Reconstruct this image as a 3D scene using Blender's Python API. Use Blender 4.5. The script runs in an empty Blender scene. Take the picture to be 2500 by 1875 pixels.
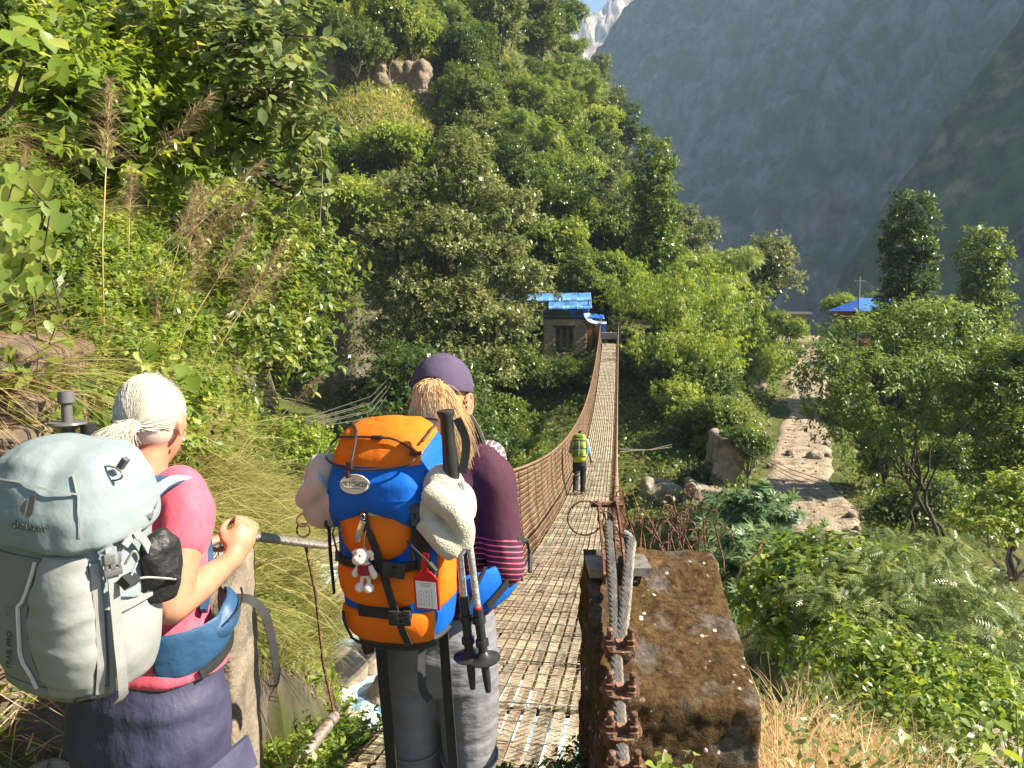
import bpy, bmesh, math, random
import numpy as np
from mathutils import Vector, Matrix

random.seed(11)
RNG = np.random.default_rng(11)
SC = bpy.context.scene
COL = SC.collection
R = math.radians
PITCH, FPX, CAMZ = R(5.5), 1878.0, 1.9

# ---------------------------------------------------------------- camera, sky, sun, exposure
cam_data = bpy.data.cameras.new('camera')
cam = bpy.data.objects.new('camera', cam_data); COL.objects.link(cam)
cam.location = (0, 0, CAMZ); cam.rotation_euler = (R(90) - PITCH, 0, 0)
cam_data.sensor_width = 36; cam_data.lens = 36 * FPX / 2500
cam_data.clip_start = 0.05; cam_data.clip_end = 30000
SC.camera = cam

SUN_AZ, SUN_EL = R(99), R(40)          # azimuth from +Y towards +X
world = bpy.data.worlds.new('World'); SC.world = world; world.use_nodes = True
wn = world.node_tree.nodes; wl = world.node_tree.links
sky = wn.new('ShaderNodeTexSky'); sky.sky_type = 'NISHITA'; sky.sun_disc = False
sky.sun_elevation = SUN_EL; sky.sun_rotation = SUN_AZ; sky.altitude = 1200; sky.air_density = 1.0; sky.dust_density = 0.8
wl.new(sky.outputs[0], wn['Background'].inputs[0]); wn['Background'].inputs[1].default_value = 0.055
sun_data = bpy.data.lights.new('sun', 'SUN'); sun_data.energy = 5.0; sun_data.angle = R(0.53); sun_data.color = (1.0, 0.90, 0.72)
sun = bpy.data.objects.new('sun', sun_data); COL.objects.link(sun)
SUN_DIR = Vector((math.sin(SUN_AZ) * math.cos(SUN_EL), math.cos(SUN_AZ) * math.cos(SUN_EL), math.sin(SUN_EL)))
sun.rotation_euler = SUN_DIR.to_track_quat('Z', 'Y').to_euler()
SC.view_settings.view_transform = 'Standard'; SC.view_settings.look = 'None'
SC.view_settings.exposure = 1.85; SC.view_settings.gamma = 1.0; SC.view_settings.use_curve_mapping = False
SC.cycles.use_denoising = True
SC.cycles.max_bounces = 6; SC.cycles.transparent_max_bounces = 8; SC.cycles.volume_bounces = 0
SC.cycles.diffuse_bounces = 2; SC.cycles.glossy_bounces = 2; SC.cycles.transmission_bounces = 4
SC.cycles.sample_clamp_indirect = 6

# ---------------------------------------------------------------- helpers
def at(px, py, Y):
    """point of the place that the photograph shows at pixel (px, py), at distance Y ahead of the photographer"""
    u = (px - 1250) / FPX; v = (937.5 - py) / FPX
    dy = math.cos(PITCH) + v * math.sin(PITCH); dz = v * math.cos(PITCH) - math.sin(PITCH)
    t = Y / dy
    return Vector((u * t, Y, CAMZ + dz * t))

def tag(o, label=None, cat=None, group=None, kind=None):
    if label: o['label'] = label
    if cat: o['category'] = cat
    if group: o['group'] = group
    if kind: o['kind'] = kind
    return o

def empty(name, loc=(0, 0, 0), rz=0.0, parent=None):
    o = bpy.data.objects.new(name, None); COL.objects.link(o)
    o.location = loc; o.rotation_euler = (0, 0, rz); o.empty_display_size = 0.05
    if parent: o.parent = parent
    return o

def link(name, me, parent=None, loc=None, rot=None, scale=None):
    o = bpy.data.objects.new(name, me); COL.objects.link(o)
    if parent: o.parent = parent
    if loc is not None: o.location = loc
    if rot is not None: o.rotation_euler = rot
    if scale is not None: o.scale = scale if hasattr(scale, '__len__') else (scale,) * 3
    return o

def copy_tree(o, parent=None):
    c = o.copy(); COL.objects.link(c); c.parent = parent
    for ch in list(o.children): copy_tree(ch, c)
    return c

def np_mesh(name, V, F, mat=None, smooth=False, tint=None):
    """fast mesh from arrays; F is (m,3) or (m,4)"""
    V = np.asarray(V, dtype=np.float32).reshape(-1, 3); F = np.asarray(F, dtype=np.int32)
    me = bpy.data.meshes.new(name)
    me.vertices.add(len(V)); me.vertices.foreach_set('co', V.ravel())
    k = F.shape[1]
    me.loops.add(F.size); me.loops.foreach_set('vertex_index', F.ravel())
    me.polygons.add(len(F)); me.polygons.foreach_set('loop_start', np.arange(0, F.size, k, dtype=np.int32))
    me.polygons.foreach_set('loop_total', np.full(len(F), k, dtype=np.int32))
    if smooth: me.polygons.foreach_set('use_smooth', np.ones(len(F), dtype=bool))
    if tint is not None:
        a = me.attributes.new('tint', 'FLOAT', 'POINT'); a.data.foreach_set('value', np.asarray(tint, dtype=np.float32))
    me.update(calc_edges=True)
    if mat: me.materials.append(mat)
    return me

def frame_from(d, up=(0, 0, 1)):
    d = Vector(d).normalized(); up = Vector(up)
    if abs(d.dot(up.normalized())) > 0.985: up = Vector((0, 1, 0)) if abs(d.y) < 0.9 else Vector((1, 0, 0))
    x = d.cross(up).normalized(); n = x.cross(d).normalized()
    return x, d, n

def cr(pts, k=5):
    """smooth curve through points"""
    P = [Vector(p) for p in pts]; out = []
    for i in range(len(P) - 1):
        a, b, c, d = P[max(i - 1, 0)], P[i], P[i + 1], P[min(i + 2, len(P) - 1)]
        for j in range(k):
            t = j / k; out.append(.5 * (2 * b + (c - a) * t + (2 * a - 5 * b + 4 * c - d) * t * t + (3 * b - a - 3 * c + d) * t ** 3))
    return out + [P[-1]]

class MB:
    """collects shapes of one part"""
    def __init__(s): s.v = []; s.f = []; s.m = []; s.cur = 0
    def add(s, vs, fs):
        o = len(s.v); s.v += [tuple(v) for v in vs]; s.f += [tuple(i + o for i in f) for f in fs]; s.m += [s.cur] * len(fs); return s
    def box(s, c, size, rot=None, taper=1.0):
        hx, hy, hz = size[0] / 2, size[1] / 2, size[2] / 2; c = Vector(c); vs = []
        for z in (-1, 1):
            k = taper if z > 0 else 1.0
            for x, y in ((-1, -1), (1, -1), (1, 1), (-1, 1)):
                p = Vector((x * hx * k, y * hy * k, z * hz)); vs.append(c + (rot @ p if rot else p))
        return s.add(vs, [(3, 2, 1, 0), (4, 5, 6, 7), (0, 1, 5, 4), (1, 2, 6, 5), (2, 3, 7, 6), (3, 0, 4, 7)])
    def rings(s, rings, caps=True, closed=True):
        n = len(rings[0]); o = len(s.v)
        vs = [p for r in rings for p in r]; fs = []
        for i in range(len(rings) - 1):
            for j in range(n if closed else n - 1):
                a = i * n + j; b = i * n + (j + 1) % n
                fs.append((a, b, b + n, a + n))
        if caps:
            fs.append(tuple(range(n - 1, -1, -1))); fs.append(tuple((len(rings) - 1) * n + j for j in range(n)))
        return s.add(vs, fs)
    def tube(s, pts, rad, n=8, flat=1.0, up=(0, 0, 1), caps=True):
        pts = [Vector(p) for p in pts]; rr = []
        for i, p in enumerate(pts):
            d = (pts[min(i + 1, len(pts) - 1)] - pts[max(i - 1, 0)])
            if d.length < 1e-9: d = Vector((0, 0, 1))
            x, _, nn = frame_from(d, up)
            r = rad[i] if hasattr(rad, '__len__') else rad
            ra, rb = r if hasattr(r, '__len__') else (r, r * flat)
            rr.append([p + x * math.cos(2 * math.pi * k / n) * ra + nn * math.sin(2 * math.pi * k / n) * rb for k in range(n)])
        # keep winding outward
        return s.rings([list(reversed(r)) for r in rr], caps)
    def ell(s, c, r, nu=14, nv=9, rot=None):
        c = Vector(c); rr = []
        for i in range(nv + 1):
            t = math.pi * i / nv - math.pi / 2; k = max(math.cos(t), 0.02)
            ring = []
            for j in range(nu):
                a = 2 * math.pi * j / nu
                p = Vector((r[0] * k * math.cos(a), r[1] * k * math.sin(a), r[2] * math.sin(t)))
                ring.append(c + (rot @ p if rot else p))
            rr.append(ring)
        return s.rings(rr)
    def ribbon(s, pts, w, th=0.003, up=(0, 0, 1)):
        """flat strap with a thickness; up = strap normal"""
        pts = [Vector(p) for p in pts]; rr = []
        if 3 <= len(pts) <= 11:
            n0, k = len(pts), 5
            def lerp(L_): return [L_[min(i // k, n0 - 2)] * (1 - (i - min(i // k, n0 - 2) * k) / k) + L_[min(i // k, n0 - 2) + 1] * ((i - min(i // k, n0 - 2) * k) / k) for i in range((n0 - 1) * k + 1)]
            pts = cr(pts, k)
            if hasattr(w, '__len__'): w = lerp(list(w))
            if hasattr(up[0], '__len__') or isinstance(up[0], Vector): up = lerp([Vector(u).normalized() for u in up])
        for i, p in enumerate(pts):
            d = (pts[min(i + 1, len(pts) - 1)] - pts[max(i - 1, 0)]).normalized()
            u = up[i] if hasattr(up[0], '__len__') or isinstance(up[0], Vector) else up
            u = Vector(u); x = d.cross(u).normalized(); n = x.cross(d).normalized()
            ww = w[i] if hasattr(w, '__len__') else w
            rr.append([p - x * ww / 2 - n * th / 2, p + x * ww / 2 - n * th / 2, p + x * ww / 2 + n * th / 2, p - x * ww / 2 + n * th / 2])
        return s.rings(rr)
    def mesh(s, name, mat=None, smooth=True, auto=None):
        me = bpy.data.meshes.new(name); me.from_pydata(s.v, [], s.f)
        mats = mat if isinstance(mat, (list, tuple)) else [mat]
        for m_ in mats:
            if m_: me.materials.append(m_)
        if any(s.m): me.polygons.foreach_set('material_index', s.m)
        if smooth: me.polygons.foreach_set('use_smooth', [True] * len(me.polygons))
        me.update()
        if auto is not None and smooth:
            try: me.set_sharp_from_angle(angle=R(auto))
            except Exception: pass
        return me
    def build(s, name, mat=None, parent=None, smooth=True, auto=40, **k):
        return link(name, s.mesh(name, mat, smooth, auto), parent, **k)

def apply_mods(name, me, mods):
    """evaluate modifiers on a mesh and return the baked mesh"""
    tmp = bpy.data.objects.new('tmp', me); COL.objects.link(tmp)
    for typ, kw in mods:
        m = tmp.modifiers.new(typ, typ)
        for k, v in kw.items(): setattr(m, k, v)
    dg = bpy.context.evaluated_depsgraph_get(); dg.update()
    out = bpy.data.meshes.new_from_object(tmp.evaluated_get(dg))
    bpy.data.objects.remove(tmp); bpy.data.meshes.remove(me)
    out.name = name
    return out

def union(mb, name, mat, voxel=0.008, smooth=6, sub=False, fac=0.5):
    """closed overlapping shapes grown into one continuous skin"""
    me = mb.mesh(name, None)
    out = apply_mods(name, me, [('REMESH', dict(mode='VOXEL', voxel_size=voxel, use_smooth_shade=True)),
                                ('SMOOTH', dict(factor=fac, iterations=smooth))])
    out.materials.clear()
    out.materials.append(mat)
    return out

def subsurf(mb, name, mat, levels=2):
    me = mb.mesh(name, None)
    out = apply_mods(name, me, [('SUBSURF', dict(levels=levels, render_levels=levels))])
    out.materials.clear()
    for m_ in (mat if isinstance(mat, (list, tuple)) else [mat]): out.materials.append(m_)
    out.polygons.foreach_set('use_smooth', [True] * len(out.polygons))
    return out

def vnoise(x, y, seed=0):
    x = np.asarray(x, float); y = np.asarray(y, float)
    xi = np.floor(x).astype(np.int64); yi = np.floor(y).astype(np.int64); xf = x - xi; yf = y - yi
    def h(a, b):
        n = (a * 374761393 + b * 668265263 + seed * 974634777) & 0x7fffffff
        n = ((n ^ (n >> 13)) * 1274126177) & 0x7fffffff
        return ((n ^ (n >> 16)) & 0xffff) / 65535.0
    u = xf * xf * (3 - 2 * xf); v = yf * yf * (3 - 2 * yf)
    return (h(xi, yi) * (1 - u) + h(xi + 1, yi) * u) * (1 - v) + (h(xi, yi + 1) * (1 - u) + h(xi + 1, yi + 1) * u) * v * 1.0

def fbm(x, y, oct=5, seed=0, gain=0.5):
    s = 0; a = 1.0; t = 0; x = np.asarray(x, float); y = np.asarray(y, float)
    for o in range(oct):
        s = s + a * (vnoise(x * 2 ** o, y * 2 ** o, seed + o) - 0.5); t += a; a *= gain
    return s / t * 2

def ridged(x, y, oct=5, seed=0):
    s = 0; a = 1.0; t = 0
    for o in range(oct):
        s = s + a * (1 - np.abs(2 * vnoise(x * 2 ** o, y * 2 ** o, seed + o) - 1)); t += a; a *= 0.52
    return s / t

# ---------------------------------------------------------------- materials
MATS = {}
def _new(name):
    m = bpy.data.materials.new(name); m.use_nodes = True
    return m, m.node_tree.nodes, m.node_tree.links, m.node_tree.nodes['Principled BSDF']

def mat(name, c1, c2=None, scale=6.0, rough=0.65, metal=0.0, bump=0.0, bscale=None, detail=6.0, c3=None, cscale=None,
        spec=0.4, stretch=(1, 1, 1), sheen=0.0, pos=(0.35, 0.65), bdist=0.02, coat=0.0, weave=0.0, sss=0.0):
    """noise mottled principled material in object space"""
    m, N, L, B = _new(name)
    B.inputs['Roughness'].default_value = rough; B.inputs['Metallic'].default_value = metal
    B.inputs['Specular IOR Level'].default_value = spec
    if sheen: B.inputs['Sheen Weight'].default_value = sheen; B.inputs['Sheen Roughness'].default_value = 0.4
    if coat: B.inputs['Coat Weight'].default_value = coat
    if sss:
        B.inputs['Subsurface Weight'].default_value = sss; B.inputs['Subsurface Radius'].default_value = (0.012, 0.004, 0.002)
    tc = N.new('ShaderNodeTexCoord'); mp = N.new('ShaderNodeMapping'); mp.inputs['Scale'].default_value = stretch
    L.new(tc.outputs['Object'], mp.inputs[0])
    if c2 is None: c2 = tuple(min(1, c * 0.8) for c in c1)
    no = N.new('ShaderNodeTexNoise'); no.inputs['Scale'].default_value = scale; no.inputs['Detail'].default_value = detail
    no.inputs['Roughness'].default_value = 0.62
    L.new(mp.outputs[0], no.inputs['Vector'])
    cr = N.new('ShaderNodeValToRGB'); cr.color_ramp.elements[0].position = pos[0]; cr.color_ramp.elements[1].position = pos[1]
    cr.color_ramp.elements[0].color = (*c1, 1); cr.color_ramp.elements[1].color = (*c2, 1)
    L.new(no.outputs['Fac'], cr.inputs[0]); colr = cr.outputs[0]
    if c3 is not None:
        n2 = N.new('ShaderNodeTexNoise'); n2.inputs['Scale'].default_value = cscale or scale * 3.1; n2.inputs['Detail'].default_value = 8
        L.new(mp.outputs[0], n2.inputs['Vector'])
        r2 = N.new('ShaderNodeValToRGB'); r2.color_ramp.elements[0].position = 0.52; r2.color_ramp.elements[1].position = 0.62
        L.new(n2.outputs['Fac'], r2.inputs[0])
        mx = N.new('ShaderNodeMix'); mx.data_type = 'RGBA'; L.new(r2.outputs[0], mx.inputs[0]); L.new(colr, mx.inputs[6])
        mx.inputs[7].default_value = (*c3, 1); colr = mx.outputs[2]
    L.new(colr, B.inputs['Base Color'])
    last = None
    if bump:
        nb = N.new('ShaderNodeTexNoise'); nb.inputs['Scale'].default_value = bscale or scale * 4; nb.inputs['Detail'].default_value = 8
        L.new(mp.outputs[0], nb.inputs['Vector'])
        bp = N.new('ShaderNodeBump'); bp.inputs['Strength'].default_value = bump; bp.inputs['Distance'].default_value = bdist
        L.new(nb.outputs['Fac'], bp.inputs['Height']); L.new(bp.outputs[0], B.inputs['Normal']); last = bp
    if weave:
        w1 = N.new('ShaderNodeTexWave'); w1.inputs['Scale'].default_value = weave; w1.bands_direction = 'X'
        w2 = N.new('ShaderNodeTexWave'); w2.inputs['Scale'].default_value = weave; w2.bands_direction = 'Z'
        L.new(tc.outputs['Object'], w1.inputs[0]); L.new(tc.outputs['Object'], w2.inputs[0])
        ad = N.new('ShaderNodeMath'); L.new(w1.outputs['Fac'], ad.inputs[0]); L.new(w2.outputs['Fac'], ad.inputs[1])
        b2 = N.new('ShaderNodeBump'); b2.inputs['Strength'].default_value = 0.25; b2.inputs['Distance'].default_value = 0.002
        L.new(ad.outputs[0], b2.inputs['Height'])
        if last: L.new(last.outputs[0], b2.inputs['Normal'])
        L.new(b2.outputs[0], B.inputs['Normal'])
    return m

def leafmat(name, c1, c2, c3, trans=0.35, rough=0.42, spec=0.5, vary=0.34):
    """leaf colour picked by a per-leaf value, a little different on every plant; light passes through the blade"""
    m, N, L, B = _new(name)
    at_ = N.new('ShaderNodeAttribute'); at_.attribute_name = 'tint'
    oi = N.new('ShaderNodeObjectInfo')
    ma = N.new('ShaderNodeMath'); ma.operation = 'MULTIPLY_ADD'; ma.inputs[1].default_value = vary; ma.inputs[2].default_value = -vary / 2
    L.new(oi.outputs['Random'], ma.inputs[0])
    ad = N.new('ShaderNodeMath'); ad.operation = 'ADD'; L.new(at_.outputs['Fac'], ad.inputs[0]); L.new(ma.outputs[0], ad.inputs[1])
    cr = N.new('ShaderNodeValToRGB'); e = cr.color_ramp.elements
    e[0].position = 0.0; e[0].color = (*c1, 1); e[1].position = 1.0; e[1].color = (*c3, 1)
    k = e.new(0.55); k.color = (*c2, 1)
    L.new(ad.outputs[0], cr.inputs[0]); L.new(cr.outputs[0], B.inputs['Base Color'])
    B.inputs['Roughness'].default_value = rough; B.inputs['Specular IOR Level'].default_value = spec
    tr = N.new('ShaderNodeBsdfTranslucent')
    hs = N.new('ShaderNodeHueSaturation'); hs.inputs['Hue'].default_value = 0.478; hs.inputs['Saturation'].default_value = 1.1; hs.inputs['Value'].default_value = 1.75
    L.new(cr.outputs[0], hs.inputs['Color']); L.new(hs.outputs[0], tr.inputs[0])
    mx = N.new('ShaderNodeMixShader'); mx.inputs[0].default_value = trans
    L.new(B.outputs[0], mx.inputs[1]); L.new(tr.outputs[0], mx.inputs[2])
    L.new(mx.outputs[0], N['Material Output'].inputs[0])
    return m
# ---------------------------------------------------------------- the lie of the land
STREAM = np.array([(-22, 74, -3), (-16, 60, -6.5), (-12, 48, -8.5), (-9, 38, -9.6), (-7.2, 30, -10.1), (-3.5, 24, -10.6),
                   (2, 19, -11.2), (7.5, 12, -12), (13, 3, -13), (20, -10, -14.0)], float)
ROAD = np.array([(19, 4, -9.6), (13, 14, -9.2), (11.5, 20, -9.0), (12.5, 28, -8.6), (14.6, 36, -8.1), (17, 45, -7.5), (20.5, 54, -6.9), (24.5, 64, -6.0), (29.5, 76, -4.4), (34.5, 86, -2.9), (38, 94, -2.4), (50, 99, -2.5)], float)

PTS = [(0, -8, .5), (0, 0, 0), (-.8, 1.5, .06), (.5, 1.5, 0), (-.6, 2.3, -.02), (3, -4, .6), (8, -6, -1), (-3, -5, 2), (-8, -5, 7),
       # slope to the right of the near abutment
       (1.2, 3, -.25), (1.7, 4.5, -.75), (2.5, 3, -.8), (4, 3, -2.2), (3.2, 7, -4), (5, 8, -6.0), (7, 5, -6.5), (8, 11, -9.0), (12, 4, -9.6), (1.2, 6.5, -3.2),
       (18, 10, -9.6), (16, 22, -9.4), (25, 25, -9.4), (22, 40, -8.8), (40, 30, -9.6), (60, 40, -10), (30, 0, -12), (60, 5, -14),
       # below the deck
       (0, 3.4, -.7), (.3, 5, -2.2), (.7, 8, -5.2), (.6, 12, -8), (.5, 16, -10),
       # edge of the left bank and the drop beyond it
       (-1.12, 4.4, -.5), (-2.0, 6.3, -.15), (-3.5, 10, 0.0), (-5.3, 15, 0), (-7.0, 20, .2), (-9.6, 27, 0.0), (-12.5, 34, 0),
       (-.9, 6.8, -3.4), (-2.2, 10.5, -6), (-3.6, 16, -8.8), (-5.0, 21, -9.2), (-8, 32, -8.8),
       # the left bank rising
       (-1.5, 2.4, .35), (-2.1, 3.1, 1.15), (-3, 4.5, 1.5), (-4, 7, 1.9), (-6, 6, 4.2), (-10, 5, 9), (-7, 12, 3.6), (-12, 14, 9), (-9, 18, 4.2),
       (-16, 22, 12), (-13, 28, 4.6), (-25, 10, 26), (-30, 30, 26), (-20, 36, 8), (-5, 2, 3.2), (-2.4, 1.2, .9),
       # far bank
       (4.9, 62, -1.3), (7.6, 60.5, -.75), (8, 64, -.5), (7, 70, .5), (4.4, 55, -6), (0, 49, -8.2), (10.3, 48, -6.0), (7.2, 39, -8.6), (14.5, 51, -5.4), (22, 72, -3.6),
       (10, 56, -3.6), (13, 62, -1.8), (2, 35, -9.6), (8, 30, -10), (14, 60, -2),
       # the wooded hill behind the ravine
       (-17, 62, 4), (-14, 47, -6), (-18, 78, 15), (-11.6, 92, 25), (-16, 125, 49), (7, 150, 56), (16.6, 140, 30), (17, 120, 15), (19, 105, 6), (22, 95, -.5),
       (-6, 73, 8), (-2, 67, 3), (1.7, 64, 0), (-33, 100, 40), (-29, 60, 24), (-22, 52, 11), (4, 100, 18), (6, 120, 32), (0, 84, 13), (8, 85, 6), (12, 75, 1.5),
       # beyond: the village flat, then the main valley
       (45, 95, -2.4), (60, 95, -3), (35, 104, -2), (52, 116, -4), (80, 100, -6), (40, 160, -38), (80, 160, -45), (120, 120, -40), (120, 60, -25), (75, 20, -14),
       (25, 150, 10), (34, 135, -6), (0, 200, 80), (-60, 150, 90), (-70, 60, 60), (-80, 0, 60), (40, 200, -50), (120, 200, -60), (30, 180, -10)]
PTS += [tuple(p + np.array([0, 0, -.4])) for p in STREAM]
PTS += [tuple(p) for p in ROAD[1:]]
_P = np.array(PTS, float)

def _tps_fit(P, lam=0.02):
    n = len(P); d2 = ((P[:, None, :2] - P[None, :, :2]) ** 2).sum(-1)
    K = 0.5 * d2 * np.log(d2 + 1e-9) + lam * np.eye(n)
    A = np.zeros((n + 3, n + 3)); A[:n, :n] = K; A[:n, n] = 1; A[:n, n + 1:] = P[:, :2]; A[n, :n] = 1; A[n + 1:, :n] = P[:, :2].T
    return np.linalg.solve(A, np.concatenate([P[:, 2], np.zeros(3)]))
_W = _tps_fit(_P)

def _poly_dist(x, y, line):
    best = np.full(x.shape, 1e9); bz = np.zeros(x.shape)
    for a, b in zip(line[:-1], line[1:]):
        dx, dy = b[0] - a[0], b[1] - a[1]
        t = np.clip(((x - a[0]) * dx + (y - a[1]) * dy) / (dx * dx + dy * dy), 0, 1)
        d = np.hypot(x - a[0] - t * dx, y - a[1] - t * dy); z = a[2] + t * (b[2] - a[2])
        w = d < best; best = np.where(w, d, best); bz = np.where(w, z, bz)
    return best, bz

def hgt(x, y, detail=True):
    """height of the ground"""
    x = np.atleast_1d(np.asarray(x, float)); y = np.atleast_1d(np.asarray(y, float)); sh = x.shape; x = x.ravel(); y = y.ravel()
    out = np.zeros(x.shape); n = len(_P)
    for s in range(0, len(x), 20000):
        xs, ys = x[s:s + 20000], y[s:s + 20000]
        d2 = (xs[:, None] - _P[None, :, 0]) ** 2 + (ys[:, None] - _P[None, :, 1]) ** 2
        out[s:s + 20000] = (0.5 * d2 * np.log(d2 + 1e-9)) @ _W[:n] + _W[n] + _W[n + 1] * xs + _W[n + 2] * ys
    if detail:
        r = np.hypot(x, y)
        amp = np.clip((r - 1.5) / 40, 0.0, 1.0)
        out = out + amp * 1.6 * fbm(x / 9, y / 9, 5, 3) + np.clip((r - 2) / 6, 0, 1) * 0.22 * fbm(x / 1.3, y / 1.3, 4, 8)
    ds, zs = _poly_dist(x, y, STREAM)
    w = np.clip((ds - 1.9) / 2.6, 0, 1); w = w * w * (3 - 2 * w)
    out = np.where(ds < 4.5, out * w + (zs - 0.55) * (1 - w), out)
    dr, zr = _poly_dist(x, y, ROAD)
    w = np.clip((dr - 2.0) / 2.6, 0, 1); w = w * w * (3 - 2 * w)
    out = np.where(dr < 4.6, out * w + (zr + 0.03 * fbm(x, y, 3, 5)) * (1 - w), out)
    # keep the ground under the deck of the bridge
    ax = -0.25 + (y - 3.3) * 0.138; tau = np.clip((y - 2.3) / 57.7, 0, 1)
    dz = -0.5 * tau - 12.8 * tau * (1 - tau)
    near = (np.abs(x - ax) < 1.3) & (y > 2.4) & (y < 59.5)
    out = np.where(near, np.minimum(out, dz - 0.35 - 0.15 * np.clip(y - 2.4, 0, 3)), out)
    return out.reshape(sh)

def h1(x, y): return float(hgt(np.array([x]), np.array([y]))[0])

def grid_mesh(name, X, Y, Z, m, smooth=True):
    ny, nx = X.shape
    V = np.stack([X, Y, Z], -1).reshape(-1, 3)
    i = np.arange((ny - 1) * (nx - 1)); r = i // (nx - 1); c = i % (nx - 1); a = r * nx + c
    F = np.stack([a, a + 1, a + 1 + nx, a + nx], -1)
    return np_mesh(name, V, F, m, smooth)

def ground_material():
    m, N, L, B = _new('hill ground')
    tc = N.new('ShaderNodeTexCoord'); ge = N.new('ShaderNodeNewGeometry')
    def noise(s, d=8, r=0.62):
        n = N.new('ShaderNodeTexNoise'); n.inputs['Scale'].default_value = s; n.inputs['Detail'].default_value = d; n.inputs['Roughness'].default_value = r
        L.new(tc.outputs['Object'], n.inputs['Vector']); return n
    def ramp(src, stops):
        r = N.new('ShaderNodeValToRGB'); e = r.color_ramp.elements
        e[0].position, e[0].color = stops[0][0], (*stops[0][1], 1); e[1].position, e[1].color = stops[-1][0], (*stops[-1][1], 1)
        for p, c in stops[1:-1]: k = e.new(p); k.color = (*c, 1)
        L.new(src, r.inputs[0]); return r.outputs[0]
    grass = ramp(noise(0.9).outputs['Fac'], [(0.3, (.035, .05, .012)), (0.5, (.075, .09, .022)), (0.68, (.16, .13, .05))])
    rock = ramp(noise(1.7, 10, .7).outputs['Fac'], [(0.3, (.055, .045, .036)), (0.52, (.15, .125, .10)), (0.7, (.26, .23, .19))])
    sx = N.new('ShaderNodeSeparateXYZ'); L.new(ge.outputs['Normal'], sx.inputs[0])
    nn = noise(0.35); ad = N.new('ShaderNodeMath'); ad.operation = 'MULTIPLY_ADD'; ad.inputs[1].default_value = 0.5; L.new(nn.outputs['Fac'], ad.inputs[0]); L.new(sx.outputs['Z'], ad.inputs[2])
    fac = ramp(ad.outputs[0], [(0.66, (1, 1, 1)), (0.86, (0, 0, 0))])
    mx = N.new('ShaderNodeMix'); mx.data_type = 'RGBA'; L.new(fac, mx.inputs[0]); L.new(grass, mx.inputs[6]); L.new(rock, mx.inputs[7])
    L.new(mx.outputs[2], B.inputs['Base Color']); B.inputs['Roughness'].default_value = 0.9; B.inputs['Specular IOR Level'].default_value = 0.2
    bp = N.new('ShaderNodeBump'); bp.inputs['Strength'].default_value = 0.8; bp.inputs['Distance'].default_value = 0.25
    L.new(noise(2.5, 12, .7).outputs['Fac'], bp.inputs['Height']); L.new(bp.outputs[0], B.inputs['Normal'])
    return m

def _sp(a, b, n, k, c=0.0):
    t = np.linspace(-1, 1, n); s = np.sinh(k * t) / math.sinh(k)
    return np.where(s < 0, c + s * (c - a), c + s * (b - c))
gx = _sp(-110, 140, 200, 3.6, 0.0); gy = _sp(-40, 215, 270, 3.6, 3.0)
GX, GY = np.meshgrid(gx, gy)
GZ = hgt(GX, GY)
M_ground = ground_material()
ground = link('ground', grid_mesh('ground', GX, GY, GZ, M_ground)); tag(ground, 'steep gorge ground of soil, rock and grass around the bridge', kind='structure')

# valley floor reaching out to the mountains
vx = np.linspace(-680, 1280, 60); vy = np.linspace(-330, 2130, 60); VX, VY = np.meshgrid(vx, vy)
valley = link('valley_floor', grid_mesh('valley_floor', VX, VY, np.full(VX.shape, -75.0) + 6 * fbm(VX / 100, VY / 100, 3, 2),
              mat('valley ground', (.05, .06, .025), (.09, .08, .045), scale=.02, rough=.95)))
tag(valley, 'valley floor far below the village', kind='structure')

# ---------------------------------------------------------------- road
def drape_strip(name, line, w0, m, dz=0.03, step=1.0, rough_edge=0.35):
    pts = []
    for a, b in zip(line[:-1], line[1:]):
        n = max(2, int(np.hypot(*(b - a)[:2]) / step))
        for k in range(n): pts.append(a + (b - a) * k / n)
    pts.append(line[-1]); pts = np.array(pts)
    # smooth the line
    for _ in range(6): pts[1:-1] = (pts[:-2] + 2 * pts[1:-1] + pts[2:]) / 4
    d = np.gradient(pts[:, :2], axis=0); d /= np.linalg.norm(d, axis=1)[:, None]; nrm = np.stack([d[:, 1], -d[:, 0]], -1)
    m_ = 13; s = np.linspace(-1, 1, m_)
    wl = w0 * (1 + rough_edge * fbm(np.arange(len(pts)) * .23, np.zeros(len(pts)), 3, 1)); wr = w0 * (1 + rough_edge * fbm(np.arange(len(pts)) * .23, np.zeros(len(pts)) + 9, 3, 4))
    ww = np.where(s[None, :] < 0, wl[:, None], wr[:, None]) * s[None, :]
    X = pts[:, None, 0] + nrm[:, None, 0] * ww; Y = pts[:, None, 1] + nrm[:, None, 1] * ww
    return X, Y
RX, RY = drape_strip('dirt_road', ROAD, 1.75, None, rough_edge=.6)
rut = -0.07 * (np.exp(-((np.linspace(-1, 1, 13)[None, :] - .38) / .17) ** 2) + np.exp(-((np.linspace(-1, 1, 13)[None, :] + .38) / .17) ** 2))
RZ = hgt(RX, RY) + 0.14 + rut + 0.07 * fbm(RX * 1.6, RY * 1.6, 4, 77)
RZ[:, 0] -= 0.25; RZ[:, -1] -= 0.25
M_road = mat('dirt road', (.24, .185, .125), (.36, .295, .215), scale=1.3, rough=.95, bump=1.0, bscale=9, c3=(.17, .13, .085), cscale=2.2, bdist=.12)
road = link('dirt_road', grid_mesh('dirt_road', RX, RY, RZ, M_road)); tag(road, 'rutted stony dirt road down to the stream', kind='structure')

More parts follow.
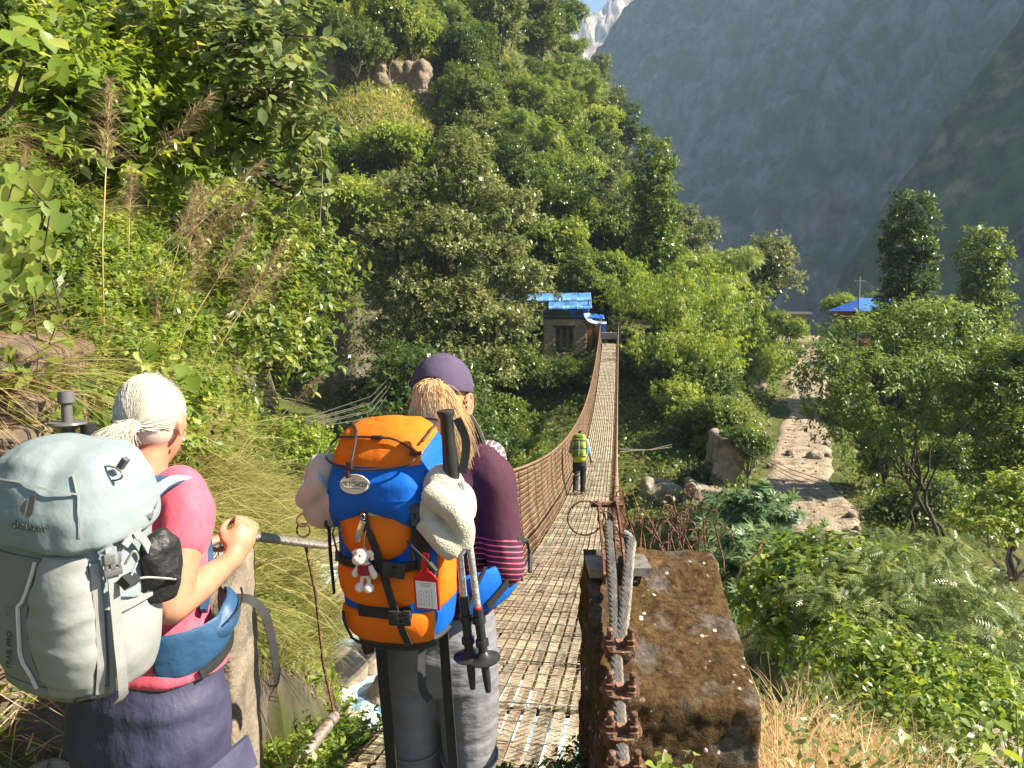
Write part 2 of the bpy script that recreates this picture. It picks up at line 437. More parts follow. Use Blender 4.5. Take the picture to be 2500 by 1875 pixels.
# ---------------------------------------------------------------- stream
def water_material():
    m, N, L, B = _new('mountain stream')
    tc = N.new('ShaderNodeTexCoord'); mp = N.new('ShaderNodeMapping'); mp.inputs['Scale'].default_value = (1.0, .45, 1); L.new(tc.outputs['Object'], mp.inputs[0])
    n = N.new('ShaderNodeTexNoise'); n.inputs['Scale'].default_value = 1.6; n.inputs['Detail'].default_value = 9; n.inputs['Distortion'].default_value = 1.6; L.new(mp.outputs[0], n.inputs['Vector'])
    r = N.new('ShaderNodeValToRGB'); e = r.color_ramp.elements
    e[0].position = .36; e[0].color = (.10, .20, .27, 1); e[1].position = .60; e[1].color = (.80, .86, .90, 1); k = e.new(.47); k.color = (.30, .45, .54, 1)
    L.new(n.outputs['Fac'], r.inputs[0]); L.new(r.outputs[0], B.inputs['Base Color']); B.inputs['Roughness'].default_value = .25
    b = N.new('ShaderNodeBump'); b.inputs['Strength'].default_value = .7; b.inputs['Distance'].default_value = .2
    L.new(n.outputs['Fac'], b.inputs['Height']); L.new(b.outputs[0], B.inputs['Normal'])
    return m
SX, SY = drape_strip('stream', np.vstack([[(-9.8, 40.5, -9.4)], STREAM[3:]]), 3.0, None, step=.5)
_, SZ = _poly_dist(SX, SY, STREAM)
SZ = SZ + 0.05 + 0.22 * fbm(SX / .9, SY / .9, 4, 21)
stream = link('stream', grid_mesh('stream', SX, SY, SZ, water_material())); tag(stream, 'foaming blue white mountain stream in the gorge', kind='structure')

# ---------------------------------------------------------------- mountains across the main valley
def mountain_material(name, rockc, greenc, s=1.0, thr=(.42, .58), bump=1.0):
    m, N, L, B = _new(name)
    tc = N.new('ShaderNodeTexCoord')
    def noise(sc, d=10, st=(1, 1, 1)):
        mp = N.new('ShaderNodeMapping'); mp.inputs['Scale'].default_value = st; L.new(tc.outputs['Object'], mp.inputs[0])
        n = N.new('ShaderNodeTexNoise'); n.inputs['Scale'].default_value = sc; n.inputs['Detail'].default_value = d; n.inputs['Roughness'].default_value = .66; L.new(mp.outputs[0], n.inputs['Vector']); return n
    a = noise(.004 * s); b = noise(.03 * s, 10, (1, 1, .45)); c = noise(.012 * s, 12)
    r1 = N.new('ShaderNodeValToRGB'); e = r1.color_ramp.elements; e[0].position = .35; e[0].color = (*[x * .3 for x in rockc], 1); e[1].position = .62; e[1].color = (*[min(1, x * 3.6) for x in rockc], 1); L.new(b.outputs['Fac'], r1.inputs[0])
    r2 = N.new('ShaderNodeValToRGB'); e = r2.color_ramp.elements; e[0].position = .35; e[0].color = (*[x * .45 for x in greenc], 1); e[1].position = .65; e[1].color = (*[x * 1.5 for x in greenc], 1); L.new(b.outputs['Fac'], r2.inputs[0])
    rf = N.new('ShaderNodeValToRGB'); e = rf.color_ramp.elements; e[0].position = thr[0]; e[1].position = thr[1]; L.new(c.outputs['Fac'], rf.inputs[0])
    mx = N.new('ShaderNodeMix'); mx.data_type = 'RGBA'; L.new(rf.outputs[0], mx.inputs[0]); L.new(r2.outputs[0], mx.inputs[6]); L.new(r1.outputs[0], mx.inputs[7])
    L.new(mx.outputs[2], B.inputs['Base Color']); B.inputs['Roughness'].default_value = 1; B.inputs['Specular IOR Level'].default_value = .1
    bp = N.new('ShaderNodeBump'); bp.inputs['Strength'].default_value = bump; bp.inputs['Distance'].default_value = 14 / s; L.new(b.outputs['Fac'], bp.inputs['Height']); L.new(bp.outputs[0], B.inputs['Normal'])
    return m

def massif(name, A, B_, height, slope, nu, nv, m, label, amp=60, fs=300, seed=0, taper=None, crest=None, back=True):
    """a mountain face rising from its foot line A-B; the foot runs along the valley, the face climbs away to the left of A->B"""
    A = np.array(A, float); B_ = np.array(B_, float); d = B_ - A; Ln = np.hypot(d[0], d[1]); d = d / Ln; n = np.array([-d[1], d[0]])
    u = np.linspace(0, 1, nu); v = np.linspace(0, 1.35 if back else 1, nv); U, V = np.meshgrid(u, v)
    hh = height * (taper(U) if taper else np.ones_like(U))
    run = hh / math.tan(slope)
    vv = np.where(V <= 1, V, 1 - (V - 1) * 1.6)                       # over the crest and down the other side
    across = np.where(V <= 1, V, V * 1.0) * run
    X = A[0] + d[0] * U * Ln + n[0] * across; Y = A[1] + d[1] * U * Ln + n[1] * across
    Z = -75 + hh * vv
    s = U * Ln
    gull = ridged(s / fs, across / (fs * 3.2), 5, seed) - .5
    fine = fbm(s / (fs * .35), across / (fs * .45), 6, seed + 9, .58)
    env = np.clip(V * 6, 0, 1)
    disp = (gull * amp * 1.5 + fine * amp * .8) * env
    nx, ny, nz = -n[0] * math.sin(slope), -n[1] * math.sin(slope), math.cos(slope)
    X = X + nx * disp; Y = Y + ny * disp; Z = Z + nz * disp
    o = link(name, grid_mesh(name, X, Y, Z, m)); tag(o, label, kind='structure'); return o

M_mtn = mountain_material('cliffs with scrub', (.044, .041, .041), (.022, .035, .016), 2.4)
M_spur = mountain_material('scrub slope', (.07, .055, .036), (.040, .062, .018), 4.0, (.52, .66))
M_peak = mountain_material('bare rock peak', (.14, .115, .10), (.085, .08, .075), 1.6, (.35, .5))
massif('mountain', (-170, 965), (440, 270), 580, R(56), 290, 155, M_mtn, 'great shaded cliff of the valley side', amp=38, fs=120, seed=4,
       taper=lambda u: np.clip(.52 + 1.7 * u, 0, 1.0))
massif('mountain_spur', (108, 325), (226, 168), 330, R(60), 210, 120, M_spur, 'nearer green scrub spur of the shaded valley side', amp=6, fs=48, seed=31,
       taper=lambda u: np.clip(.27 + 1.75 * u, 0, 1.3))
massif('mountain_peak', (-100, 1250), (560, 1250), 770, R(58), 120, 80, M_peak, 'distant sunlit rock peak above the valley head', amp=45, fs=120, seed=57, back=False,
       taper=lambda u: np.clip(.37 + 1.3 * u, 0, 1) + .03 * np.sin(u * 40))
# ---------------------------------------------------------------- the footbridge
from mathutils import noise as mnoise
def deck_x(y): return -0.25 + (y - 3.3) * 0.138
def deck_z(y):
    t = (y - 2.3) / 57.7
    return -0.5 * t - 12.8 * t * (1 - t)
BD = Vector((0.138, 1, 0)).normalized(); BN = Vector((BD.y, -BD.x, 0))      # along and across (to the right)
def bp(y, off=0.0, dz=0.0): return Vector((deck_x(y), y, deck_z(y))) + BN * off + Vector((0, 0, dz))
def slope_rot(y):
    d = (bp(y + .3) - bp(y - .3)).normalized(); x = d.cross(Vector((0, 0, 1))).normalized(); n = x.cross(d)
    return Matrix((x, d, n)).transposed()

def rough_solid(mb, name, m, voxel=.02, amp=.02, fs=6.0, seed=0, smooth=2, pits=0.0):
    me = union(mb, name, m, voxel, smooth)
    n = len(me.vertices); co = np.empty(n * 3, np.float32); me.vertices.foreach_get('co', co); co = co.reshape(-1, 3)
    no = np.empty(n * 3, np.float32); me.vertices.foreach_get('normal', no); no = no.reshape(-1, 3)
    off = Vector((seed * 3.7, seed * 1.3, seed * 9.1)); d = np.empty(n, np.float32)
    for i in range(n):
        p = Vector(co[i]) * fs + off
        d[i] = mnoise.fractal(p, 0.9, 2.1, 5) * amp - pits * max(0.0, mnoise.noise(p * 2.3) - .25)
    co += no * d[:, None]; me.vertices.foreach_set('co', co.ravel()); me.update()
    return me

M_slats = [mat('weathered deck batten %d' % i, c1, c2, scale=9, rough=.85, bump=.5, bscale=60, stretch=(6, .7, 6), c3=c3, cscale=3)
           for i, (c1, c2, c3) in enumerate([((.44, .36, .25), (.33, .26, .18), (.22, .165, .11)), ((.52, .45, .32), (.39, .32, .22), (.27, .205, .14)),
                                             ((.36, .31, .23), (.24, .20, .14), (.15, .12, .08)), ((.44, .41, .22), (.33, .27, .15), (.2, .15, .09))])]
M_rust = mat('rusty steel', (.16, .075, .04), (.10, .045, .028), scale=14, rough=.85, bump=.5, bscale=90, c3=(.24, .14, .09), metal=.15)
M_rustlt = mat('pale rusty wire', (.20, .11, .065), (.33, .24, .17), scale=3, rough=.8, metal=.2)
M_net = mat('rusty netting wire', (.15, .088, .05), (.24, .16, .10), scale=2, rough=.8, metal=.1)
M_galv = mat('galvanised wire rope', (.27, .25, .22), (.15, .135, .115), scale=40, rough=.5, metal=.55, bump=.3, bscale=120)
M_pipe = mat('grey steel pipe', (.30, .28, .25), (.18, .16, .14), scale=12, rough=.55, metal=.4, c3=(.2, .1, .06))
M_conc = mat('stained concrete', (.25, .21, .16), (.15, .125, .095), scale=5, rough=.95, bump=.7, bscale=45, c3=(.13, .11, .09), cscale=9)

def pillar_material():
    m, N, L, B = _new('mossy concrete')
    tc = N.new('ShaderNodeTexCoord')
    def noise(s, d=8): n = N.new('ShaderNodeTexNoise'); n.inputs['Scale'].default_value = s; n.inputs['Detail'].default_value = d; n.inputs['Roughness'].default_value = .68; L.new(tc.outputs['Object'], n.inputs['Vector']); return n.outputs['Fac']
    def ramp(s, a, b, ca, cb):
        r = N.new('ShaderNodeValToRGB'); e = r.color_ramp.elements; e[0].position, e[0].color = a, (*ca, 1); e[1].position, e[1].color = b, (*cb, 1); L.new(s, r.inputs[0]); return r.outputs[0]
    def mix(f, a, b):
        x = N.new('ShaderNodeMix'); x.data_type = 'RGBA'; L.new(f, x.inputs[0]); L.new(a, x.inputs[6]); L.new(b, x.inputs[7]); return x.outputs[2]
    moss = ramp(noise(38, 10), .35, .68, (.030, .017, .007), (.15, .09, .036))
    bare = ramp(noise(30, 10), .3, .7, (.05, .042, .035), (.20, .17, .14))
    orange = ramp(noise(60, 6), .35, .65, (.14, .075, .025), (.25, .15, .06))
    c = mix(ramp(noise(6.5, 9), .52, .60, (0, 0, 0), (1, 1, 1)), moss, bare)
    c = mix(ramp(noise(3.1, 9), .61, .69, (0, 0, 0), (1, 1, 1)), c, orange)
    v = N.new('ShaderNodeTexVoronoi'); v.inputs['Scale'].default_value = 26; L.new(tc.outputs['Object'], v.inputs['Vector'])
    spot = ramp(v.outputs['Distance'], .16, .22, (1, 1, 1), (0, 0, 0))
    gate = ramp(noise(5, 5), .50, .58, (0, 0, 0), (1, 1, 1))
    f = N.new('ShaderNodeMath'); f.operation = 'MULTIPLY'; L.new(spot, f.inputs[0]); L.new(gate, f.inputs[1])
    lich = ramp(noise(90, 3), .3, .7, (.42, .40, .34), (.66, .63, .56))
    c = mix(f.outputs[0], c, lich)
    L.new(c, B.inputs['Base Color']); B.inputs['Roughness'].default_value = .95; B.inputs['Specular IOR Level'].default_value = .15
    b = N.new('ShaderNodeBump'); b.inputs['Strength'].default_value = 1; b.inputs['Distance'].default_value = .02; L.new(noise(55, 12), b.inputs['Height']); L.new(b.outputs[0], B.inputs['Normal'])
    return m
M_pillar = pillar_material()

bridge = empty('suspension_footbridge', (0, 0, 0)); tag(bridge, 'long sagging footbridge with batten deck and rusty wire netting sides', 'footbridge')

# deck: twelve rows of battens, panel after panel
PAN, NS, SW = 0.98, 12, 0.0875
slat_me = []
for k in range(8):
    r = random.Random(k); mb = MB(); w, l, t = .064 + r.uniform(-.005, .005), .93 + r.uniform(-.03, .03), .022
    rr = []
    for j in range(5):
        y = -l / 2 + l * j / 4; b = r.uniform(-.004, .004); zz = r.uniform(-.003, .003); ww = w * (1 + r.uniform(-.06, .06))
        rr.append([(b - ww / 2, y, zz - t / 2), (b + ww / 2, y, zz - t / 2), (b + ww / 2, y, zz + t / 2), (b - ww / 2, y, zz + t / 2)])
    mb.rings(rr); slat_me.append([mb.mesh('slat', m_, smooth=False) for m_ in M_slats])
stuffV = []; stuffF = []; nv = 0
y0 = 2.42; ip = 0; nobj = 0
r = random.Random(5)
while y0 + PAN < 59.9:
    yc = y0 + PAN / 2 + .01; rot = slope_rot(yc)
    for k in range(NS):
        off = (k - (NS - 1) / 2) * SW; p = bp(yc, off, 0.0) + Vector((0, 0, r.uniform(-.006, .006)))
        m_ = rot @ Matrix.Rotation(r.uniform(-.012, .012), 3, 'Z') @ Matrix.Rotation(r.uniform(-.035, .035), 3, 'Y') @ Matrix.Rotation(r.uniform(-.012, .012), 3, 'X')
        kk, mm = r.randrange(8), (r.choice((0, 1, 2, 3)) if k in (0, NS - 1) else r.choice((0, 0, 1, 2)))
        if nobj < 300:
            o = link('slat', slat_me[kk][mm], bridge); o.matrix_world = Matrix.Translation(p) @ m_.to_4x4(); nobj += 1
        else:
            me = slat_me[kk][0]
            V = np.array([p + m_ @ v.co for v in me.vertices]); stuffV.append(V)
            stuffF += [[i + nv for i in f.vertices] for f in me.polygons if len(f.vertices) == 4]; nv += len(V)
    y0 += PAN; ip += 1
o = link('deck_battens', np_mesh('deck_battens', np.concatenate(stuffV), stuffF, M_slats[1]), bridge); o['kind'] = 'stuff'
# cross wires over the battens and flat bars under them
cw = MB().tube([(-.56, 0, 0), (-.2, 0, .004), (.2, 0, -.003), (.56, 0, 0)], .0042, 5).mesh('cross_wire', M_pipe)
cb = MB().box((0, 0, 0), (1.16, .05, .03)).mesh('cross_bar', M_rust, smooth=False)
y = 2.5; i = 0
ang = math.atan2(BN.y, BN.x)
while y < 59.8:
    if i < 150:
        o = link('cross_wire', cw, bridge, bp(y, 0, .0185), (0, 0, ang + r.uniform(-.02, .02)))
    if i % 3 == 0: link('cross_bar', cb, bridge, bp(y, 0, -.035), (slope_rot(y).to_euler().x, 0, ang))
    y += PAN / 3; i += 1
# cables
def cable_path(off, dz, ya, yb, n, lean=0.0): return [bp(ya + (yb - ya) * k / n, off, dz) for k in range(n + 1)]
RAIL = 0.70
def rail_h(y): return 1.07 + .24 * np.clip((y - 3.6) / 3.2, 0, 1) * np.clip((60 - y) / 35, 0, 1)
def rail(y, side): return bp(y, side * RAIL, float(rail_h(y)))
def strands(mb, pts, R0, ns=6, pitch=.17, rs=None, step=.012, seg=5):
    """six helical strands round a line"""
    P = [Vector(p) for p in pts]; cum = [0]
    for a, b in zip(P[:-1], P[1:]): cum.append(cum[-1] + (b - a).length)
    L_ = cum[-1]; n = max(4, int(L_ / step)); rs = rs or R0 * .52
    def pos(s):
        for i in range(len(P) - 1):
            if s <= cum[i + 1] or i == len(P) - 2:
                t = (s - cum[i]) / max(1e-9, cum[i + 1] - cum[i]); return P[i].lerp(P[i + 1], t), (P[i + 1] - P[i]).normalized()
    for k in range(ns):
        q = []
        for i in range(n + 1):
            s = L_ * i / n; p, d = pos(s); x, _, nn = frame_from(d, (0, 0, 1)); a = 2 * math.pi * (k / ns + s / pitch)
            q.append(p + x * math.cos(a) * (R0 - rs) * 1.08 + nn * math.sin(a) * (R0 - rs) * 1.08)
        mb.tube(q, rs, seg)
    mb.tube(P, R0 * .55, 6)
for side, nm in ((-1, 'left'), (1, 'right')):
    mb = MB(); mb.tube([rail(y, side) for y in np.linspace(6.5 if side < 0 else 4.2, 60.3, 70)], .021, 8)
    mb.build('handrail_cable', M_rustlt if side > 0 else M_net, bridge)
    mb = MB(); mb.tube(cable_path(side * .57, -.06, 2.4, 60.2, 60), .022, 8); mb.build('deck_cable', M_rust, bridge)
# near left rope, from the left post out over the gorge, twisted
SADDLE_L = Vector((-1.06, 2.93, 1.03))
mb = MB(); strands(mb, [(-1.33, 2.2, .78), SADDLE_L, rail(3.6, -1) + Vector((-.02, 0, -.03)), rail(5.0, -1), rail(6.5, -1)], .021, pitch=.13, step=.015)
mb.build('handrail_cable', M_galv, bridge)
# right rope over the mossy block, looped round its thimble and clamped back on itself
SADDLE_R = Vector((.372, 2.92, 1.06))
rope_r = mb = MB()
strands(mb, [(.20, 1.0, .43), (.288, 1.9, .715), (.315, 2.22, .815), (.345, 2.52, .915), (.365, 2.78, 1.01), (.378, 2.95, 1.065)], .0195, pitch=.15)
strands(mb, [(.335, 2.30, .84), (.385, 2.52, .93), (.425, 2.72, 1.01), (.445, 2.80, 1.045), (.42, 2.83, 1.06)], .0195, pitch=.15)
rope = mb.build('handrail_cable', M_galv, bridge)
mb = MB(); mb.tube([SADDLE_R + Vector((0, .0, 0)), rail(3.3, 1) + Vector((-.01, 0, 0)), rail(3.8, 1), rail(4.2, 1)], .022, 8); mb.build('tie_rod', M_rust, bridge)
# bulldog clamps: saddle, two studs, nuts
def clamp_mesh():
    mb = MB()
    for sx in (-1, 1):
        mb.tube([(sx * .031, 0, -.03), (sx * .031, 0, .075)], .0098, 10)
        mb.tube([(sx * .031, 0, .024), (sx * .031, 0, .042)], .0185, 6)
        mb.ell((sx * .031, 0, .075), (.0095, .0095, .005), 10, 4)
        mb.tube([(sx * .031, 0, .010), (sx * .031, 0, .026)], [.026, .023], 10)
    mb.rings([[(x, y, z) for x, y in ((-.045, -.02), (-.02, -.031), (.02, -.031), (.045, -.02), (.045, .02), (.02, .031), (-.02, .031), (-.045, .02))] for z in (-.016, .012)])
    mb.tube([(-.031, 0, -.03)] + [(-.031 * math.cos(a), 0, -.03 - .024 * math.sin(a)) for a in np.linspace(0, math.pi, 7)] + [(.031, 0, -.03)], .0095, 8)
    return mb.mesh('cable_clamp', M_rust, auto=35)
cm = clamp_mesh()
for yy, dx in ((2.30, .012), (2.125, .002), (1.985, .0), (1.865, .004)):
    t = (yy - 1.9) / (2.22 - 1.9); p = Vector((.288 + (.315 - .288) * t + dx, yy, .715 + .1 * t + .012))
    o = link('cable_clamp', cm, rope, p, (R(17), R(random.uniform(-5, 5)), R(random.uniform(-8, 4)))); o.scale = (1.02, 1.02, 1.02)
# thimble, plates and tie wires on the block's head
mb = MB()
for sx in (-.035, .04): mb.ribbon([(.36 + sx, 2.62, .96), (.372 + sx, 2.8, 1.03), (.385 + sx, 3.02, 1.09), (.39 + sx, 3.12, 1.10)], .045, .008, up=(1, -.1, 0))
mb.tube([(.325, 3.12, 1.10), (.46, 3.12, 1.10)], .013, 8)
mb.build('saddle_plate', M_rust, bridge, smooth=False)
mb = MB()
for k in range(22):
    yy = 3.05 + k * .16 + random.uniform(-.04, .04); p = rail(yy, 1); rr_ = random.uniform(.028, .06)
    q = [p + BN * math.cos(a) * rr_ + Vector((0, 0, math.sin(a) * rr_ - .02)) + BD * (a * .012) for a in np.linspace(0, random.uniform(6, 13), 26)]
    mb.tube(q, .0032, 4)
for c, rr_ in ((Vector((.30, 3.02, 1.06)), .075), (Vector((.37, 2.95, 1.08)), .03)):
    mb.tube([c + Vector((math.cos(a) * rr_, .01 * a, math.sin(a) * rr_)) for a in np.linspace(0, 7.2, 26)], .0035, 5)
o = mb.build('tie_wires', M_rust, bridge); o['kind'] = 'stuff'

# netting: linked zigzag wires between hand rope and deck edge
def netting(side, spans, name):
    VS = []; n0 = 0; FS = []
    for ya, yb, dx, rows, th in spans:
        n = int((yb - ya) / dx); ys = ya + dx * np.arange(n); t = np.linspace(0, 1, rows + 1)
        Y = ys[:, None] + np.where(np.arange(rows + 1) % 2 == 0, -.5, .55)[None, :] * dx * 1.05
        tau = (Y - 2.3) / 57.7; dz = -0.5 * tau - 12.8 * tau * (1 - tau); dx_ = -0.25 + (Y - 3.3) * 0.138
        off = side * (0.565 + (RAIL - .565) * t[None, :] + .05 * np.sin(t[None, :] * 3.1) + .025 * fbm(Y * 1.3, np.broadcast_to(t[None, :] * 3, Y.shape), 3, 6 + side))
        Z = dz + (rail_h(Y) - .01) * t[None, :] - .02 + .012 * fbm(Y * 3, np.broadcast_to(t[None, :] * 9, Y.shape), 2, 3)
        P = np.stack([dx_ + BN.x * off, Y + BN.y * off, Z], -1)            # n, rows+1, 3
        A = P[:, :-1].reshape(-1, 3); Bq = P[:, 1:].reshape(-1, 3); m = len(A)
        offs = np.array([[BN.x * th, BN.y * th, 0], [-BN.x * th * .5 + BD.x * th, -BN.y * th * .5 + BD.y * th, th * .5], [-BN.x * th * .5 - BD.x * th, -BN.y * th * .5 - BD.y * th, -th * .5]])
        V = np.concatenate([A[:, None] + offs[None], Bq[:, None] + offs[None]], 1).reshape(-1, 3)
        b = n0 + 6 * np.arange(m)[:, None]
        FS.append(np.concatenate([b + np.array([[0, 1, 4, 3]]), b + np.array([[1, 2, 5, 4]]), b + np.array([[2, 0, 3, 5]])])); VS.append(V); n0 += len(V)
    o = link(name, np_mesh(name, np.concatenate(VS), np.concatenate(FS), M_net), bridge); o['kind'] = 'stuff'; return o
netting(-1, [(6.2, 17, .041, 29, .0047), (17, 34, .062, 20, .0068), (34, 60, .1, 16, .010)], 'netting')
netting(1, [(3.4, 17, .07, 20, .0034), (17, 60, .12, 12, .007)], 'netting')
# mesh laid over the first metres of deck
VS = MB()
for k in range(46):
    ya = 2.5 + k * .2
    q = [bp(ya + j * .045, -.55 + 1.1 * j / 14, .028 + random.uniform(-.003, .004)) for j in range(15)]
    VS.tube(q, .0019, 3); q = [bp(ya + j * .045, .55 - 1.1 * j / 14, .028 + random.uniform(-.003, .004)) for j in range(15)]; VS.tube(q, .0019, 3)
o = VS.build('deck_mesh', M_rustlt, bridge); o['kind'] = 'stuff'
# suspender rods
sm = {}
for side in (-1, 1):
    for k in range(52):
        y = 4.35 + k * 1.08
        if y < 4.9 and side < 0: continue
        a, b = rail(y, side), bp(y, side * .575, -.05)
        MB().tube([a, a.lerp(b, .5) + BN * side * .03, b], .007, 5).build('suspender_rod', M_rust, bridge)
# the hooked rod, its ring and the grey pipe at the near left corner
HK = Vector((-.985, 3.55, .915))
mb = MB(); mb.tube([HK + Vector((.028 * math.cos(a), .012 * math.sin(a), .028 * math.sin(a))) for a in np.linspace(0, 6.3, 16)], .006, 6)
mb.tube([HK + Vector((0, 0, -.05)) + Vector((.032 * math.cos(a), 0, .032 * math.sin(a))) for a in np.linspace(0, 6.3, 16)], .005, 6); mb.build('hook_ring', M_rust, bridge)
e0 = HK + Vector((0, 0, -.08)); e1 = Vector((-.90, 3.72, -.14))
MB().tube([e0, e0.lerp(e1, .3) + Vector((.01, 0, 0)), e0.lerp(e1, .7) + Vector((-.012, 0, 0)), e1], .0075, 7).build('suspender_rod', M_rust, bridge)
MB().tube([(-.90, 3.72, -.15), (-.98, 3.3, -.16), (-1.08, 2.7, -.12), (-1.2, 2.0, -.08)], .030, 12).build('edge_pipe', M_pipe, bridge)

# the mossy anchor block on the right and the concrete post on the left
mb = MB()
mb.add([(.27, 2.98, -1.4), (.82, 2.98, -1.4), (.775, 2.19, -1.2), (.262, 2.19, -1.2), (.275, 2.97, .975), (.80, 2.99, .955), (.748, 2.20, .715), (.268, 2.20, .735)],
       [(3, 2, 1, 0), (4, 5, 6, 7), (0, 1, 5, 4), (1, 2, 6, 5), (2, 3, 7, 6), (3, 0, 4, 7)])
me = rough_solid(mb, 'anchor_block', M_pillar, .0155, .015, 9, 3, 8, pits=.018)
ab = link('anchor_block', me); tag(ab, 'moss covered concrete anchor block carrying the clamped wire rope', 'block')
for c_ in ((.325, 2.80, .945), (.47, 2.82, .945)): MB().box(c_, (.085, .17, .03)).build('bearing_plate', M_pipe, ab, smooth=False)
mb = MB()
mb.add([(-1.42, 2.72, -.9), (-1.0, 2.68, -.9), (-1.02, 3.12, -1.2), (-1.42, 3.14, -1.2), (-1.38, 2.76, .80), (-1.03, 2.72, .82), (-1.05, 3.06, .97), (-1.38, 3.08, .96)],
       [(3, 2, 1, 0), (4, 5, 6, 7), (0, 1, 5, 4), (1, 2, 6, 5), (2, 3, 7, 6), (3, 0, 4, 7)])
tag(link('concrete_post', rough_solid(mb, 'concrete_post', M_conc, .022, .012, 5, 8, 4, pits=.008)), 'pale weathered concrete post beside the woman in pink', 'post')
# abutment slab where the walkers stand, with stones in its edge
mb = MB(); mb.add([(-1.9, -1.5, -.6), (.9, -1.5, -.6), (.35, 2.38, -.6), (-.95, 2.42, -.6), (-1.9, -1.5, .03), (.9, -1.5, .03), (.35, 2.38, -.01), (-.95, 2.42, -.01)],
       [(3, 2, 1, 0), (4, 5, 6, 7), (0, 1, 5, 4), (1, 2, 6, 5), (2, 3, 7, 6), (3, 0, 4, 7)])
tag(link('abutment', rough_solid(mb, 'abutment', M_conc, .05, .02, 3, 2, 1)), 'worn concrete landing at the bridge end', kind='structure')
# left backstay in the shade beside the pink shirted woman
mb = MB(); strands(mb, [SADDLE_L + Vector((-.02, -.05, 0)), (-1.16, 2.2, .62), (-1.2, 1.55, .22)], .024, pitch=.15, step=.03); bs = mb.build('handrail_cable', M_galv, bridge)
for t in (.35, .62): link('cable_clamp', cm, bs, (SADDLE_L + Vector((-.02, -.05, 0))).lerp(Vector((-1.2, 1.55, .22)), t), (R(25), 0, .2))
# bent reinforcing hooks sticking up behind the block
mb = MB()
for k in range(34):
    r = random.Random(k); b = Vector((r.uniform(.50, .92), r.uniform(3.04, 3.55), r.uniform(.70, .82))); h = r.uniform(.12, .30); le = r.uniform(-.10, .14)
    q = [b, b + Vector((le * .3, .02, h * .5)), b + Vector((le, .03, h))]
    hk = r.uniform(.014, .028); sg = r.choice((-1, 1)); q0 = q[-1]; q += [q0 + Vector((hk * (1 - math.cos(a)) * sg, 0, hk * math.sin(a))) for a in np.linspace(.5, 4.2, 8)]
    mb.tube(q, .0036, 5)
o = mb.build('wire_hooks', M_rust); tag(o, 'tangle of rusty bent wire hooks behind the mossy block', 'wire', kind='stuff')
# ---------------------------------------------------------------- people: shared building
def V3(*a): return Vector(a)
def ering(z, cx, cy, rx, ry, n=22, p=2.2):
    o = []
    for k in range(n):
        t = 2 * math.pi * k / n; c, s = math.cos(t), math.sin(t)
        o.append(Vector((cx + rx * math.copysign(abs(c) ** (2 / p), c), cy + ry * math.copysign(abs(s) ** (2 / p), s), z)))
    return o
def stack(mb, rows, p=2.2, n=22): mb.rings([ering(*r_, n=n, p=p) for r_ in rows]); return mb
def limb(mb, pts, rad, n=14, sub=5):
    """tapering limb through joints, rounded ends"""
    P = [Vector(p) for p in pts]; q = []; rr = []
    for i in range(len(P) - 1):
        for k in range(sub):
            t = k / sub; q.append(P[i].lerp(P[i + 1], t)); s = t * t * (3 - 2 * t); rr.append(rad[i] + (rad[i + 1] - rad[i]) * s)
    q.append(P[-1]); rr.append(rad[-1])
    for _ in range(2):
        q = [q[0]] + [(q[i - 1] + q[i] * 2 + q[i + 1]) / 4 for i in range(1, len(q) - 1)] + [q[-1]]
    mb.tube(q, rr, n); mb.ell(q[0], (rr[0],) * 3, 12, 8); mb.ell(q[-1], (rr[-1],) * 3, 12, 8)
    return q

def hand(mb, wrist, fwd, up, curl=1.0, side=1, size=1.0):
    """palm, four bent fingers of unequal length and a thumb from the side of the palm"""
    f = Vector(fwd).normalized(); u = (Vector(up) - f * Vector(up).dot(f)).normalized(); x = f.cross(u) * side; s = size
    w = Vector(wrist)
    def P(a, b, c): return w + (f * a + x * b + u * c) * s
    mb.tube([P(-.02, 0, 0), P(.02, 0, 0), P(.05, 0, .002), P(.085, 0, 0)], [(.026 * s, .019 * s), (.034 * s, .018 * s), (.040 * s, .017 * s), (.036 * s, .013 * s)], 12, up=u)
    for b, ln, r_ in ((-.030, .072, .0078), (-.010, .082, .0086), (.011, .077, .0084), (.031, .062, .0074)):
        p = P(.082, b, .002); a = .35 * curl; q = [p]
        for k, l in enumerate((.45, .32, .23)):
            p = p + (f * math.cos(a) - u * math.sin(a)) * ln * l * s; q.append(p); a += .75 * curl
        mb.tube(q, [r_ * s, r_ * s, r_ * .92 * s, r_ * .72 * s], 8); mb.ell(q[-1], (r_ * .72 * s,) * 3, 8, 5)
    t0 = P(.025, .034, -.004); t1 = P(.055, .052, -.016); t2 = P(.082, .047, -.032); t3 = P(.098, .036, -.042)
    mb.tube([t0, t1, t2, t3], [.0135 * s, .0115 * s, .0098 * s, .0075 * s], 8); mb.ell(t3, (.0075 * s,) * 3, 8, 5)

